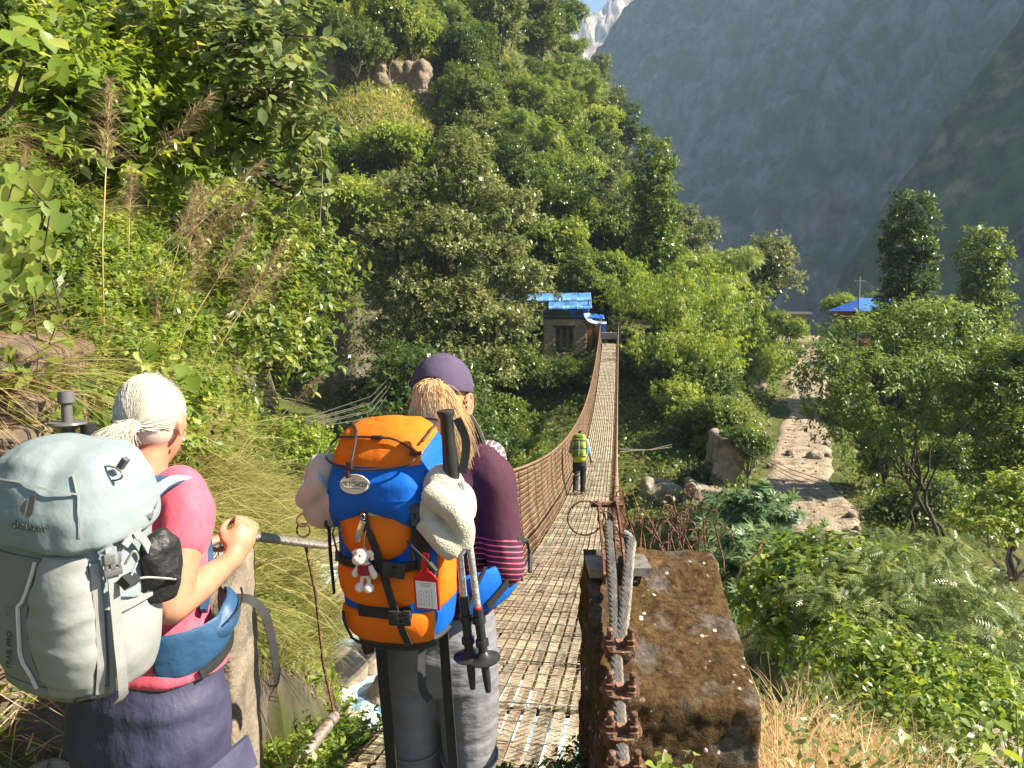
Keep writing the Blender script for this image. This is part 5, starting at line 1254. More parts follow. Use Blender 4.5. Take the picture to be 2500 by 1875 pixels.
link('trousers', union(b, 'trousers', M_dark, .012, 4), m3)
hm = MB(); hm.ell((0, -.016, .022), (.078, .094, .099), 20, 12); link('hair', np_mesh('hair', np.array([TH3 @ Vector(v) for v in hm.v]), [list(f) for f in hm.f if len(f) == 4], mat('dark brown hair', (.045, .028, .018), (.03, .02, .013), rough=.5), True), m3)

# ---------------------------------------------------------------- the porter out on the bridge
PY = 19.3; pp_ = bp(PY, -.24, .013)
p4 = empty('person', pp_, R(-8)); tag(p4, 'porter in grey shirt and dark trousers walking across the bridge', 'person', 'hikers at the bridge')
TH4 = Matrix.Translation((.02, .20, 1.50)) @ Matrix.Rotation(R(-24), 4, 'X')
ln = .22   # he leans into the load
def lean(z): return ln * max(0, (z - .85)) / .6
b = MB(); stack(b, [(.88, 0, lean(.88), .13, .10), (1.05, 0, lean(1.05), .12, .09), (1.25, 0, lean(1.25), .14, .10), (1.36, 0, lean(1.36), .13, .08), (1.41, 0, lean(1.4), .07, .06)])
b.tube([(0, .17, 1.36), (.01, .19, 1.44), (.02, .20, 1.48)], [.06, .055, .055], 12); head_shapes(b, TH4)
RS, RE, RW = V3(.165, .17, 1.345), V3(.245, .12, 1.08), V3(.285, .20, .87); LS, LE, LW = V3(-.165, .17, 1.345), V3(-.24, .12, 1.09), V3(-.215, .32, .98)
for A, E, Wr, s in ((RS, RE, RW, 1), (LS, LE, LW, -1)): limb(b, [A, E], [.045, .038]); limb(b, [E, Wr], [.038, .026]); hand(b, Wr, (0, .25, -1) if s > 0 else (.1, .9, .1), (0, 1, .2), .9, s)
limb(b, [(-.08, 0, .88), (-.085, -.03, .48), (-.085, -.16, .14)], [.08, .055, .04]); limb(b, [(.08, 0, .88), (.085, .07, .48), (.085, .03, .1)], [.08, .055, .04])
link('body', union(b, 'body', M_skin2, .012, 3), p4)
M_gshirt = mat('grey shirt', (.32, .31, .36), (.24, .23, .28), rough=.85, bump=.5, bscale=12)
b = MB(); stack(b, [(.87, 0, lean(.88), .155, .125), (1.05, 0, lean(1.05), .145, .112), (1.25, 0, lean(1.25), .165, .12), (1.35, 0, lean(1.36), .15, .10), (1.405, 0, lean(1.4), .09, .07)])
for A, E, Wr in ((RS, RE, RW), (LS, LE, LW)): limb(b, [A, E], [.066, .05]); limb(b, [E, E.lerp(Wr, .9)], [.05, .038])
link('shirt', union(b, 'shirt', M_gshirt, .011, 4), p4)
b = MB(); stack(b, [(.74, 0, 0, .155, .13), (.84, 0, 0, .16, .13), (.93, 0, .02, .145, .115)])
limb(b, [(-.078, 0, .84), (-.09, -.03, .48), (-.088, -.15, .16), (-.088, -.165, .11)], [.098, .078, .066, .066]); limb(b, [(.078, 0, .84), (.09, .07, .48), (.088, .03, .1), (.088, .03, .07)], [.098, .078, .066, .066])
me = union(b, 'trousers', M_dark, .011, 4); wrinkle(me, .006, 9, 3); link('trousers', me, p4)
M_shoe = mat('dusty shoe', (.30, .25, .19), (.2, .16, .12), rough=.9)
MB().tube([(.088, -.04, .03), (.088, .02, .05), (.088, .10, .035), (.088, .17, .03)], [(.035, .03), (.045, .045), (.043, .035), (.028, .024)], 10).build('shoe', M_shoe, p4)
MB().tube([(-.088, -.235, .125), (-.088, -.185, .085), (-.088, -.13, .045), (-.088, -.08, .022)], [(.035, .03), (.045, .042), (.043, .03), (.03, .02)], 10).build('shoe', M_shoe, p4)
hm = MB(); hm.ell((0, -.016, .020), (.079, .095, .101), 20, 12); link('hair', np_mesh('hair', np.array([TH4 @ Vector(v) for v in hm.v]), [list(f) for f in hm.f if len(f) == 4], mat('black hair', (.012, .011, .010), (.02, .018, .016), rough=.4), True), p4)
M_lime = mat('lime green pack cloth', (.34, .40, .02), (.24, .30, .014), scale=7, rough=.55, bump=.6, bscale=9, bdist=.03)
M_olive = mat('olive pack panel', (.10, .15, .015), (.075, .11, .012), scale=7, rough=.6)
P4 = empty('backpack', pp_ + Matrix.Rotation(R(-8), 3, 'Z') @ V3(-.01, .05, .80), R(-8)); P4.rotation_euler = (R(-17), 0, R(-8)); tag(P4, 'tall lime green backpack carried by the porter on the bridge', 'backpack', 'hikers at the bridge')
S4 = Surf([(-.01, -.15, .10, .08, 2.3), (.03, -.155, .155, .125, 2.6), (.15, -.16, .175, .14, 2.8), (.40, -.16, .175, .14, 2.8), (.58, -.155, .165, .13, 2.6), (.66, -.15, .12, .10, 2.4)])
link('pack_body', subsurf(S4.body(), 'pack_body', M_lime, 1), P4)
L4 = Surf([(.53, -.155, .165, .135, 2.8), (.57, -.157, .180, .148, 2.8), (.66, -.15, .172, .138, 2.6), (.72, -.14, .13, .10, 2.3), (.735, -.135, .05, .04, 2)]); link('lid', subsurf(L4.body(14, 36), 'lid', M_lime, 1), P4)
S4.patch(lambda z: -.75, lambda z: .6, .36, .52, .006, 8, 12, .02).build('upper_panel', M_olive, P4); S4.patch(lambda z: -.8, lambda z: .62, .17, .33, .006, 8, 12, .02).build('front_pocket', M_olive, P4); L4.patch(lambda z: -.6, lambda z: .6, .60, .70, .006, 8, 12, .012).build('lid_pocket', M_olive, P4)
for z in (.345, .15, .54): S4.strap([(-1.3, z), (0, z - .01), (1.3, z)], .022, .014).build('compression_strap', M_black, P4)
S4.strap([(.0, .52), (.02, .35), (.0, .16)], .016, .035).build('centre_strap', mat('silver strap', (.5, .5, .5), (.4, .4, .4)), P4)
MB().tube([S4.pt(1.6, .22, .03), S4.pt(1.6, .40, .03)], [.035, .03], 12).build('side_bottle', mat('blue bottle', (.05, .28, .55), (.04, .22, .45), rough=.3), P4)
for s in (-1, 1): MB().ribbon([V3(s * .07, .0, .55), V3(s * .08, .06, .60), V3(s * .09, .16, .58), V3(s * .12, .2, .45)], .05, .012, [V3(0, -.6, .8), V3(0, 0, 1), V3(0, .7, .7), V3(0, 1, .1)]).build('shoulder_strap', M_black, P4)
# ---------------------------------------------------------------- houses beyond the bridge
def corrugated(mb, A, B_, C, amp=.022, pitch=.09):
    """sheet with ridges running from A->B (down the slope); A->C is across"""
    A, B_, C = Vector(A), Vector(B_), Vector(C); w = (C - A).length; n = max(6, int(w / pitch * 4)); nn = (B_ - A).cross(C - A).normalized()
    top, bot = [], []
    for k in range(n + 1):
        p = A.lerp(C, k / n) + nn * (amp * math.sin(2 * math.pi * (k / n) * w / pitch)); top.append(p); bot.append(p + (B_ - A))
    vs = top + bot; fs = [(k, k + 1, n + 2 + k, n + 1 + k) for k in range(n)]
    mb.add(vs, fs); return mb
def sheet(name, m, parent, A, B_, C, **k):
    me = corrugated(MB(), A, B_, C, **k).mesh(name, m); return link(name, apply_mods(name, me, [('SOLIDIFY', dict(thickness=.008))]), parent)
def roofmat(name, c1, c2): return mat(name, c1, c2, scale=1.2, rough=.42, metal=.25, c3=tuple(x * .55 for x in c1), cscale=.9)
M_blueroof = roofmat('blue painted sheet', (.10, .27, .62), (.15, .36, .72)); M_tarp = mat('blue tarpaulin', (.02, .11, .52), (.03, .16, .62), scale=3, rough=.35, bump=.4, bscale=4, bdist=.05)
M_tarplit = mat('sunlit blue tarpaulin', (.45, .58, .78), (.6, .7, .85), scale=3, rough=.4); M_plank = mat('old plank', (.16, .105, .062), (.10, .066, .04), scale=3, rough=.9, stretch=(1, 1, 5)); M_dkwood = mat('dark timber', (.055, .038, .026), (.035, .024, .017), rough=.9)
M_orangewall = mat('rust orange panel', (.38, .10, .035), (.28, .07, .025), rough=.8); M_grsheet = roofmat('grey sheet', (.33, .33, .33), (.24, .24, .25)); M_bluewall = mat('blue painted board', (.03, .09, .22), (.02, .065, .17), rough=.6); M_brwall = mat('brown sheet wall', (.085, .075, .065), (.06, .052, .045), rough=.6)
def stonemat():
    m, N, L, B = _new('dry stone wall'); tc = N.new('ShaderNodeTexCoord'); br = N.new('ShaderNodeTexBrick'); br.inputs['Scale'].default_value = 3.2; br.inputs['Mortar Size'].default_value = .028; br.inputs['Brick Width'].default_value = .9; br.inputs['Row Height'].default_value = .32
    br.inputs['Color1'].default_value = (.34, .26, .15, 1); br.inputs['Color2'].default_value = (.22, .17, .10, 1); br.inputs['Mortar'].default_value = (.09, .07, .04, 1); br.offset = .43
    mp = N.new('ShaderNodeMapping'); mp.inputs['Rotation'].default_value = (R(90), 0, 0); L.new(tc.outputs['Object'], mp.inputs[0])
    nz = N.new('ShaderNodeTexNoise'); nz.inputs['Scale'].default_value = 3; L.new(tc.outputs['Object'], nz.inputs['Vector']); ad = N.new('ShaderNodeMix'); ad.data_type = 'VECTOR'; ad.inputs[0].default_value = .10; L.new(mp.outputs[0], ad.inputs[4]); L.new(nz.outputs['Color'], ad.inputs[5]); L.new(ad.outputs[1], br.inputs['Vector'])
    L.new(br.outputs['Color'], B.inputs['Base Color']); B.inputs['Roughness'].default_value = .95; b = N.new('ShaderNodeBump'); b.inputs['Strength'].default_value = 1; b.inputs['Distance'].default_value = .06; L.new(br.outputs['Fac'], b.inputs['Height']); b.invert = True; L.new(b.outputs[0], B.inputs['Normal']); return m
M_stone = stonemat()

# stone house with blue sheet roof at the far bridge end; its own axes: x right, y away, z up
H1 = empty('stone_house', (4.35, 61.6, -1.4), R(-4)); tag(H1, 'two storey stone house with blue corrugated roof at the far bridge end', 'house')
sw = MB()
# front wall with a door opening, built round it
for c_, sz in (((-1.35, .2, 0.35), (1.0, .4, 4.5)), ((1.05, .2, .35), (1.1, .4, 4.5)), ((-.17, .2, 2.25), (1.34, .4, .7)), ((-.17, .2, -1.0), (1.34, .4, 1.8))): sw.box(c_, sz)
for c_, sz in (((-1.65, 2.2, .35), (.4, 3.6, 4.5)), ((1.4, 2.2, .35), (.4, 3.6, 4.5)), ((-.1, 3.8, .35), (2.7, .4, 4.5)), ((-2.5, .55, -.6), (1.3, .5, 2.6))): sw.box(c_, sz)
me = union(sw, 'stone_wall', M_stone, .12, 1); wrinkle(me, .02, 3, 5); link('stone_wall', me, H1)
MB().box((-.17, .02, 1.98), (1.75, .14, .16)).build('lintel', M_dkwood, H1, smooth=False)
dr = MB().box((-.17, .30, .95), (1.3, .06, 1.95)).build('door', M_dkwood, H1, smooth=False)
for k in range(5): MB().box((-.17 + (k - 2) * .25, .26, .95), (.235, .03, 1.9)).build('plank', M_plank if k % 2 else M_dkwood, dr, smooth=False)
MB().box((-.17, .235, .92), (1.28, .03, .10)).build('crossbar', M_plank, dr, smooth=False)
# sheet clad upper storey
for k in range(7):
    x = -1.85 + k * .52; sheet('wall_sheet', M_bluewall if k in (4, 5, 6) else M_brwall, H1, (x, -.02, 3.0), (x, -.02, 2.6), (x + .5, -.02, 3.0), amp=.012); sheet('wall_sheet', M_tarp if k in (4, 6) else M_brwall, H1, (x, -.04, 3.42), (x, -.04, 3.0), (x + .5, -.04, 3.42), amp=.012)
MB().box((0, 2.0, 3.05), (3.4, 3.7, .9)).build('loft', M_brwall, H1, smooth=False)
sheet('side_wall_sheet', M_brwall, H1, (1.78, -.05, 3.6), (1.78, -.05, 2.6), (1.78, 3.9, 3.6))
for r_, (za, ya, zb, yb) in enumerate(((4.62, 1.75, 3.95, .55), (3.98, .62, 3.36, -.45))):
    for k in range(4 if r_ == 0 else 3):
        x = (-2.6 if r_ == 0 else -1.45) + k * 1.13
        sheet('roof_sheet', M_blueroof, H1, (x, ya, za + .01 * k - .03 * r_), (x + .03, yb, zb + .01 * k - .03 * r_), (x + 1.16, ya, za + .012 + .01 * k + .06 - .03 * r_), amp=.02, pitch=.10)
for k in range(4): x = -2.6 + k * 1.13; sheet('roof_sheet', M_blueroof, H1, (x, 1.78, 4.62 + .01 * k), (x, 3.9, 3.7), (x + 1.16, 1.78, 4.64 + .01 * k), amp=.02, pitch=.10)
for x, y in ((1.72, .0), (1.72, 3.8), (-1.8, .05)): MB().box((x, y, 3.3), (.10, .10, 1.6)).build('post', M_plank, H1, smooth=False)
sheet('porch_roof', M_tarp, H1, (1.72, 1.3, 3.02), (1.72, -.35, 2.72), (3.0, 1.3, 2.9), amp=.03, pitch=.5)
MB().ribbon([(1.60, -.10, 3.05), (1.68, -.28, 2.72), (1.95, -.42, 2.42), (2.5, -.48, 2.30), (3.15, -.40, 2.30)], [.5, .42, .3, .26, .2], .02, (.1, -.9, .5)).build('awning', M_tarplit, H1)  # a blue awning; the white of sun on it is painted into its colour
for k in range(5): MB().box((1.78 + k * .20, .45, 1.15), (.19, .05, 2.1)).build('porch_board', M_orangewall if k != 2 else M_dkwood, H1, smooth=False)
MB().ribbon([(2.92, -.2, 2.35), (2.98, -.25, 1.6), (3.05, -.28, .9), (3.12, -.3, .35)], [.34, .32, .30, .26], .02, (0, -1, 0)).build('tarp_flap', M_tarp, H1)
MB().tube([(3.16, -.32, .25), (3.12, -.3, 2.3)], .035, 7).build('porch_pole', M_plank, H1)
# lower lean-to roof showing through the trees on its left
H1b = empty('shed_roof', at(1255, 735, 62.5) + V3(0, 0, -2.2)); tag(H1b, 'low shed with pale blue roof glimpsed through leaves beside the stone house', 'shed')
for k in range(4): sheet('roof_sheet', M_blueroof, H1b, (-2.2 + k * 1.0, 1.4, 2.75), (-2.2 + k * 1.0, 0, 2.25), (-1.18 + k * 1.0, 1.4, 2.76))
MB().box((-.1, .8, 1.0), (3.9, 1.2, 2.4)).build('wall', M_stone, H1b, smooth=False)
# far abutment of the bridge
fa = empty('bridge_gate', (0, 0, 0)); tag(fa, 'concrete threshold and posts at the far end of the footbridge', 'abutment')
c_ = bp(60.6, 0, .25); MB().box(c_, (1.3, .9, .52), Matrix.Rotation(R(-7.9), 3, 'Z')).build('threshold', mat('pale concrete', (.36, .31, .26), (.28, .24, .2), scale=2, rough=.95), fa, smooth=False)
for s in (-1, 1): MB().box(bp(60.3, s * .78, .55), (.22, .3, 1.5), Matrix.Rotation(R(-7.9), 3, 'Z')).build('post', M_conc, fa, smooth=False)
# rickety hut on stilts to the right of the far end
H2 = empty('plank_hut', (9.1, 61.4, -1.3), R(-10)); tag(H2, 'ramshackle plank hut on stilts roofed with thatch and old sheet', 'hut')
for x in (-.75, .2, 1.3):
    for y in (0, 1.5): MB().tube([(x, y, -1.6), (x + random.uniform(-.06, .06), y, 1.7)], .055, 7).build('post', M_plank, H2)
for k in range(5): MB().box((-.6 + k * .42, .02, .55 + random.uniform(-.06, .06)), (.12, .04, 1.0)).build('board', M_plank, H2, smooth=False)
MB().box((.25, -.03, 1.05), (2.2, .05, .13)).build('rail', M_plank, H2, smooth=False); MB().box((.9, -.06, 1.32), (1.4, .05, .16), Matrix.Rotation(R(-14), 3, 'Y')).build('rail', M_plank, H2, smooth=False)
for k in range(7): MB().box((.3, 0.0, -.2 - k * .17), (1.9 + random.uniform(-.3, .3), .5, .09)).build('log', M_plank, H2, smooth=False)
MB().box((.3, .8, .02), (2.4, 1.9, .08)).build('floor', M_dkwood, H2, smooth=False); MB().box((.3, 1.5, .9), (2.2, .06, 1.5)).build('back_wall', M_dkwood, H2, smooth=False)
for k in range(2): sheet('roof_sheet', M_grsheet, H2, (-1.15 + k * .9, 1.7, 2.15), (-1.1 + k * .9, -.45, 1.55), (-.22 + k * .9, 1.7, 2.2))
th = MB(); rr_ = random.Random(4)
for k in range(700):
    x = rr_.uniform(-.7, 1.9); y = rr_.uniform(-.45, 1.7); z = 1.72 + .28 * (y + .45) + rr_.uniform(0, .14); a = rr_.uniform(-1.2, 1.2); l = rr_.uniform(.2, .5)
    th.tube([(x, y, z), (x + l * math.cos(a) * .8, y - l * .5, z - .06 + rr_.uniform(-.06, .06))], .009, 3)
o = th.build('thatch', mat('straw thatch', (.42, .32, .18), (.26, .19, .11), rough=.95), H2); o['kind'] = 'stuff'
# village: blue roofed house, yellow house, fence, poles
H3 = empty('village_house', (44.5, 93, -2.6), R(8)); tag(H3, 'brown timber house with bright blue hipped roof in the village', 'house')
MB().box((0, 2.5, 2.2), (5.6, 5, 4.4)).build('wall', mat('brown timber wall', (.17, .06, .03), (.11, .04, .02), rough=.8, scale=2, stretch=(6, 6, 1)), H3, smooth=False)
MB().box((0, -.05, 1.7), (5.8, .12, .5)).build('tarp_band', mat('dark blue tarp', (.02, .03, .14), (.03, .04, .18), rough=.5), H3, smooth=False)
rf = MB(); e = .9; rf.add([(-3.7, -e, 4.35), (3.9, -e, 4.35), (3.9, 5 + e, 4.35), (-3.7, 5 + e, 4.35), (-1.3, 2.5, 5.95), (2.4, 2.5, 5.95)], [(0, 1, 5, 4), (1, 2, 5), (2, 3, 4, 5), (3, 0, 4), (3, 2, 1, 0)])
rf.build('roof', mat('vivid blue roof', (.03, .13, .62), (.04, .16, .70), scale=.8, rough=.35), H3, smooth=False)
for x in (-1.9, -.6, .7, 2.0):
    w_ = MB().box((x, -.02, 3.5), (.8, .1, 1.0)).build('window', M_dkwood, H3, smooth=False); MB().box((x, -.06, 3.5), (.62, .06, .82)).build('pane', mat('dark glass', (.02, .02, .025), (.03, .03, .035), rough=.1), w_, smooth=False)
    w_.data.materials[0] = M_dkwood
H4 = empty('yellow_house', (34.9, 97.5, -2.4), R(-6)); tag(H4, 'small yellow village house with balcony sign and flat concrete roof', 'house')
MB().box((0, 2, 1.9), (4.6, 4, 3.8)).build('wall', mat('ochre wall', (.55, .36, .07), (.45, .29, .06), rough=.85), H4, smooth=False); MB().box((0, 1.9, 3.9), (5.6, 4.6, .28)).build('roof_slab', mat('cream slab', (.52, .45, .36), (.42, .36, .29), rough=.9), H4, smooth=False)
for x in (-1.0, .3): w_ = MB().box((x, -.05, 2.8), (.85, .12, 1.2)).build('window', M_dkwood, H4, smooth=False); MB().box((x, -.12, 2.8), (.6, .05, 1.0)).build('pane', mat('red shutter', (.16, .035, .02), (.12, .03, .02)), w_, smooth=False)
MB().box((.1, -.75, 1.95), (4.4, .1, .75)).build('balcony', mat('cream parapet', (.55, .42, .14), (.48, .36, .12)), H4, smooth=False); MB().box((.1, -.4, 1.5), (4.6, .8, .12)).build('balcony_floor', M_dkwood, H4, smooth=False)
FN = empty('sheet_fence', (0, 0, 0)); tag(FN, 'pale corrugated sheet fence beside the village track', 'fence')
for k in range(9):
    a = Vector((31.4 + k * .98, 91.6 + .28 * k, -2.75)); sheet('fence_sheet', mat('tan sheet', (.42, .34, .22), (.34, .27, .17), rough=.6) if k == 0 else bpy.data.materials['tan sheet'], FN, a + V3(0, 0, 1.55), a, a + V3(.97, .26, 1.55), amp=.04, pitch=.24)
for X, Y, hh, lab in ((40.6, 90.5, 8.4, 'tall grey utility pole in front of the blue village roof'), (31.6, 91.2, 4.6, 'short utility pole at the end of the sheet fence')):
    z = h1(X, Y); o = empty('utility_pole', (X, Y, z)); tag(o, lab, 'pole'); MB().tube([(0, 0, -.3), (0, 0, hh)], [.10, .07], 8).build('shaft', M_grsheet, o); MB().box((0, 0, hh - .5), (1.3, .08, .08)).build('crossarm', M_grsheet, o, smooth=False)
for k in range(5):
    a, b_ = Vector((40.0 + k * .3, 90.4, h1(40.6, 90.5) + 7.9)), Vector((43 + k * .9, 92.2, 1.9))
    tag(MB().tube([a, a.lerp(b_, .5) + V3(0, 0, -.12), b_], .018, 4).build('power_line', M_grsheet), 'thin pale wire running down to the blue village roof', 'wire', 'wires at the village pole')
# stone wall terrace by the track
sw = MB(); rr_ = random.Random(9)
TW = empty('stone_terrace', (0, 0, 0)); tag(TW, 'rough dry stone terrace wall beside the track', 'wall')
stm = [rough_solid(MB().box((0, 0, 0), (.62, .5, .34)), 'stone', mat('pale field stone %d' % q_, c1, c2, scale=5, rough=.95, bump=.6), .06, .05, 3, q_, 2) for q_, (c1, c2) in enumerate((((.42, .36, .28), (.3, .25, .19)), ((.36, .31, .25), (.24, .2, .16)), ((.47, .40, .33), (.34, .28, .22))))]
for k in range(9):
    for j in range(4):
        X = 26.6 + k * .62 + (j % 2) * .3; Y = 82.5 + k * .30; o = link('stone', stm[rr_.randrange(3)], TW, (X, Y, h1(X, Y) + .1 + j * .33), (rr_.uniform(-.1, .1), rr_.uniform(-.1, .1), rr_.uniform(0, 6)))
# ---------------------------------------------------------------- plants: building blocks
def _nz(a): return a / (np.linalg.norm(a, axis=-1, keepdims=True) + 1e-9)
def leaf_tmpl(kind, w=.42):
    if kind == 'diamond': return np.array([(0, 0, 0), (w / 2, .45, .07), (0, 1, -.06), (-w / 2, .45, .07)], float), [(0, 1, 2, 3)]
    if kind == 'ovate':
        V = [(0, 0, 0), (-w * .42, .28, .05), (0, .30, 0), (w * .42, .28, .05), (-w * .5, .60, .04), (0, .62, -.01), (w * .5, .60, .04), (0, 1, -.10)]
        return np.array(V, float), [(0, 2, 1, 1), (0, 3, 2, 2), (1, 2, 5, 4), (2, 3, 6, 5), (4, 5, 7, 7), (5, 6, 7, 7)]
    if kind == 'lance': return np.array([(0, 0, 0), (w / 2, .30, .03), (w * .36, .65, -.03), (0, 1, -.18), (-w * .36, .65, -.03), (-w / 2, .30, .03)], float), [(0, 1, 2, 5), (5, 2, 3, 4)]
    if kind == 'pinnate':                      # feather leaf: paired leaflets along a stalk
        V = []; F = []; n = 8
        for k in range(n):
            t = .18 + .80 * k / (n - 1); L_ = .30 * (1 - .45 * abs(t - .45)); z = -.22 * t * t
            for s in (-1, 1):
                o = len(V); V += [(0, t, z), (s * L_ * .5, t + .055 + .02, z + .012), (s * L_, t + .085, z - .045), (s * L_ * .5, t - .045 + .03, z + .012)]; F.append((o, o + 1, o + 2, o + 3) if s > 0 else (o + 3, o + 2, o + 1, o))
        o = len(V); V += [(-.008, 0, 0), (.008, 0, 0), (.005, 1, -.22), (-.005, 1, -.22)]; F.append((o, o + 1, o + 2, o + 3)); return np.array(V, float), F
    if kind == 'palmate':                      # five fingered leaf
        V = []; F = []
        for a, l in ((-1.2, .6), (-.6, .85), (0, 1), (.6, .85), (1.2, .6)):
            d = np.array([math.sin(a), math.cos(a)]); n = np.array([d[1], -d[0]]); o = len(V)
            V += [(0, 0, 0), (*(d * l * .5 + n * .10), .05), (*(d * l), -.12), (*(d * l * .5 - n * .10), .05)]; F.append((o, o + 1, o + 2, o + 3))
        return np.array(V, float), F
    if kind == 'heart':
        V = [(0, 0, 0), (-.30, -.10, .03), (-.46, .12, .05), (-.38, .45, .03), (-.18, .75, 0), (0, 1, -.06), (.18, .75, 0), (.38, .45, .03), (.46, .12, .05), (.30, -.10, .03), (0, .35, -.03), (0, .7, -.03)]
        return np.array(V, float), [(0, 10, 2, 1), (10, 11, 3, 2), (11, 5, 4, 3), (0, 9, 8, 10), (10, 8, 7, 11), (11, 7, 6, 5)]
def leaves(P, D, N, S, tint, tmpl):
    T, F = tmpl; D = _nz(D); X = _nz(np.cross(D, N)); Nn = np.cross(X, D); k = len(T)
    V = P[:, None] + S[:, None, None] * (T[None, :, 0:1] * X[:, None] + T[None, :, 1:2] * D[:, None] + T[None, :, 2:3] * Nn[:, None])
    FF = (np.array(F)[None] + (np.arange(len(P)) * k)[:, None, None]).reshape(-1, 4)
    return V.reshape(-1, 3), FF, np.repeat(tint, k)
def fix_tris(F):
    return F
def leaf_mesh(name, parts, m):
    V = np.concatenate([p[0] for p in parts]); o = 0; FF = []
    for p in parts: FF.append(p[1] + o); o += len(p[0])
    F = np.concatenate(FF); T = np.concatenate([p[2] for p in parts])
    deg = F[:, 2] == F[:, 3]
    if not deg.any(): return np_mesh(name, V, F, m, False, T)
    tri = np.concatenate([F[deg][:, :3], F[~deg][:, [0, 1, 2]], F[~deg][:, [0, 2, 3]]]); return np_mesh(name, V, tri, m, False, T)

def twig_points(lobes, n, rng, shell=.5, lump=.28):
    vol = np.array([l[3] * l[4] * l[5] for l in lobes]) ** .75; idx = rng.choice(len(lobes), n, p=vol / vol.sum()); L_ = np.array(lobes, float)[idx]
    d = _nz(rng.normal(size=(n, 3))); low = d[:, 2] < -.55; d[low, 2] *= -.6; d = _nz(d)
    rad = shell + (1 - shell) * rng.random(n) ** .6
    rad = rad * (1 + lump * np.sin(d[:, 0] * 5 + idx * 1.7) * np.cos(d[:, 1] * 4.3 + idx) + lump * .6 * np.sin(d[:, 2] * 7 + idx * 2.1))
    P = L_[:, :3] + d * rad[:, None] * L_[:, 3:]; out = _nz(d / L_[:, 3:] * L_[:, 3:].mean(1)[:, None]); return P, out, idx
def twig_leaves(P, out, rng, per, tl, ls, tmpl, up=.35, droop=.25, spread=.8, tvar=.22, tmean=.45, nup=.9):
    n = len(P); td = _nz(out + np.array([0, 0, up]) + rng.normal(0, .45, (n, 3))); tw = rng.normal(0, 1, n) * tvar
    t = rng.random((n, per)); base = P[:, None] + td[:, None] * (t * tl)[..., None]
    perp = rng.normal(size=(n, per, 3)); perp -= (perp * td[:, None]).sum(-1, keepdims=True) * td[:, None]; perp = _nz(perp)
    D = td[:, None] * .55 + perp * spread + np.array([0, 0, -droop]); Nn = np.array([0, 0, 1.0]) * nup + out[:, None] * .5 + rng.normal(0, .38, (n, per, 3))
    S = ls * rng.uniform(.65, 1.2, (n, per)); tint = np.clip(tmean + tw[:, None] + rng.normal(0, .13, (n, per)), 0, 1)
    return leaves(base.reshape(-1, 3), D.reshape(-1, 3), Nn.reshape(-1, 3), S.ravel(), tint.ravel(), tmpl)

def wood(mb, a, b, r0, r1, rng, n=5, wob=.06, seg=6, sag=0.0):
    a, b = Vector(a), Vector(b); L_ = (b - a).length; pts = []
    for k in range(n + 1):
        t = k / n; p = a.lerp(b, t); w = wob * L_ * math.sin(math.pi * t)
        pts.append(p + Vector(rng.normal(0, 1, 3)) * w * .5 + Vector((0, 0, -sag * L_ * 4 * t * (1 - t))))
    pts[0] = a; pts[-1] = b; mb.tube(pts, [r0 + (r1 - r0) * (k / n) ** .8 for k in range(n + 1)], seg); return pts
M_bark = mat('grey brown bark', (.095, .075, .055), (.055, .042, .031), scale=4, rough=.95, bump=.9, bscale=12, stretch=(1, 1, .3), bdist=.05)
M_barkpale = mat('pale bark', (.24, .195, .15), (.14, .11, .085), scale=4, rough=.9, bump=.7, bscale=14, stretch=(1, 1, .4), bdist=.03)
M_culm = mat('bamboo culm', (.16, .17, .05), (.10, .10, .035), scale=3, rough=.5)
LM = {
 'dark': leafmat('dark glossy leaf', (.030, .062, .014), (.075, .125, .028), (.20, .23, .07), .32, .33),
 'mid': leafmat('forest leaf', (.048, .090, .016), (.125, .19, .032), (.30, .32, .08), .38, .36),
 'light': leafmat('fresh leaf', (.088, .150, .022), (.20, .28, .045), (.42, .43, .11), .42, .40),
 'olive': leafmat('olive leaf', (.060, .090, .024), (.12, .155, .042), (.32, .32, .14), .34, .33),
 'bamboo': leafmat('bamboo leaf', (.10, .17, .02), (.20, .29, .04), (.40, .42, .09), .45, .42),
 'fine': leafmat('feathery leaf', (.085, .145, .03), (.16, .23, .05), (.30, .34, .09), .4, .45),
 'blue': leafmat('blue green leaf', (.050, .105, .045), (.105, .175, .075), (.22, .28, .13), .34, .38),
 'sage': leafmat('sage leaf', (.065, .105, .030), (.13, .18, .055), (.28, .31, .12), .36, .36),
 'grass': leafmat('green grass', (.12, .15, .035), (.25, .25, .075), (.48, .40, .18), .4, .5, vary=.1),
 'dry': leafmat('dry grass', (.34, .20, .09), (.50, .36, .17), (.60, .52, .30), .4, .55, vary=.1),
 'plume': leafmat('reed plume', (.24, .18, .10), (.36, .28, .16), (.48, .40, .26), .4, .6, vary=.1),
 'hay': leafmat('yellow hillside grass', (.22, .22, .05), (.42, .36, .11), (.60, .52, .22), .35, .55, vary=.15),
}
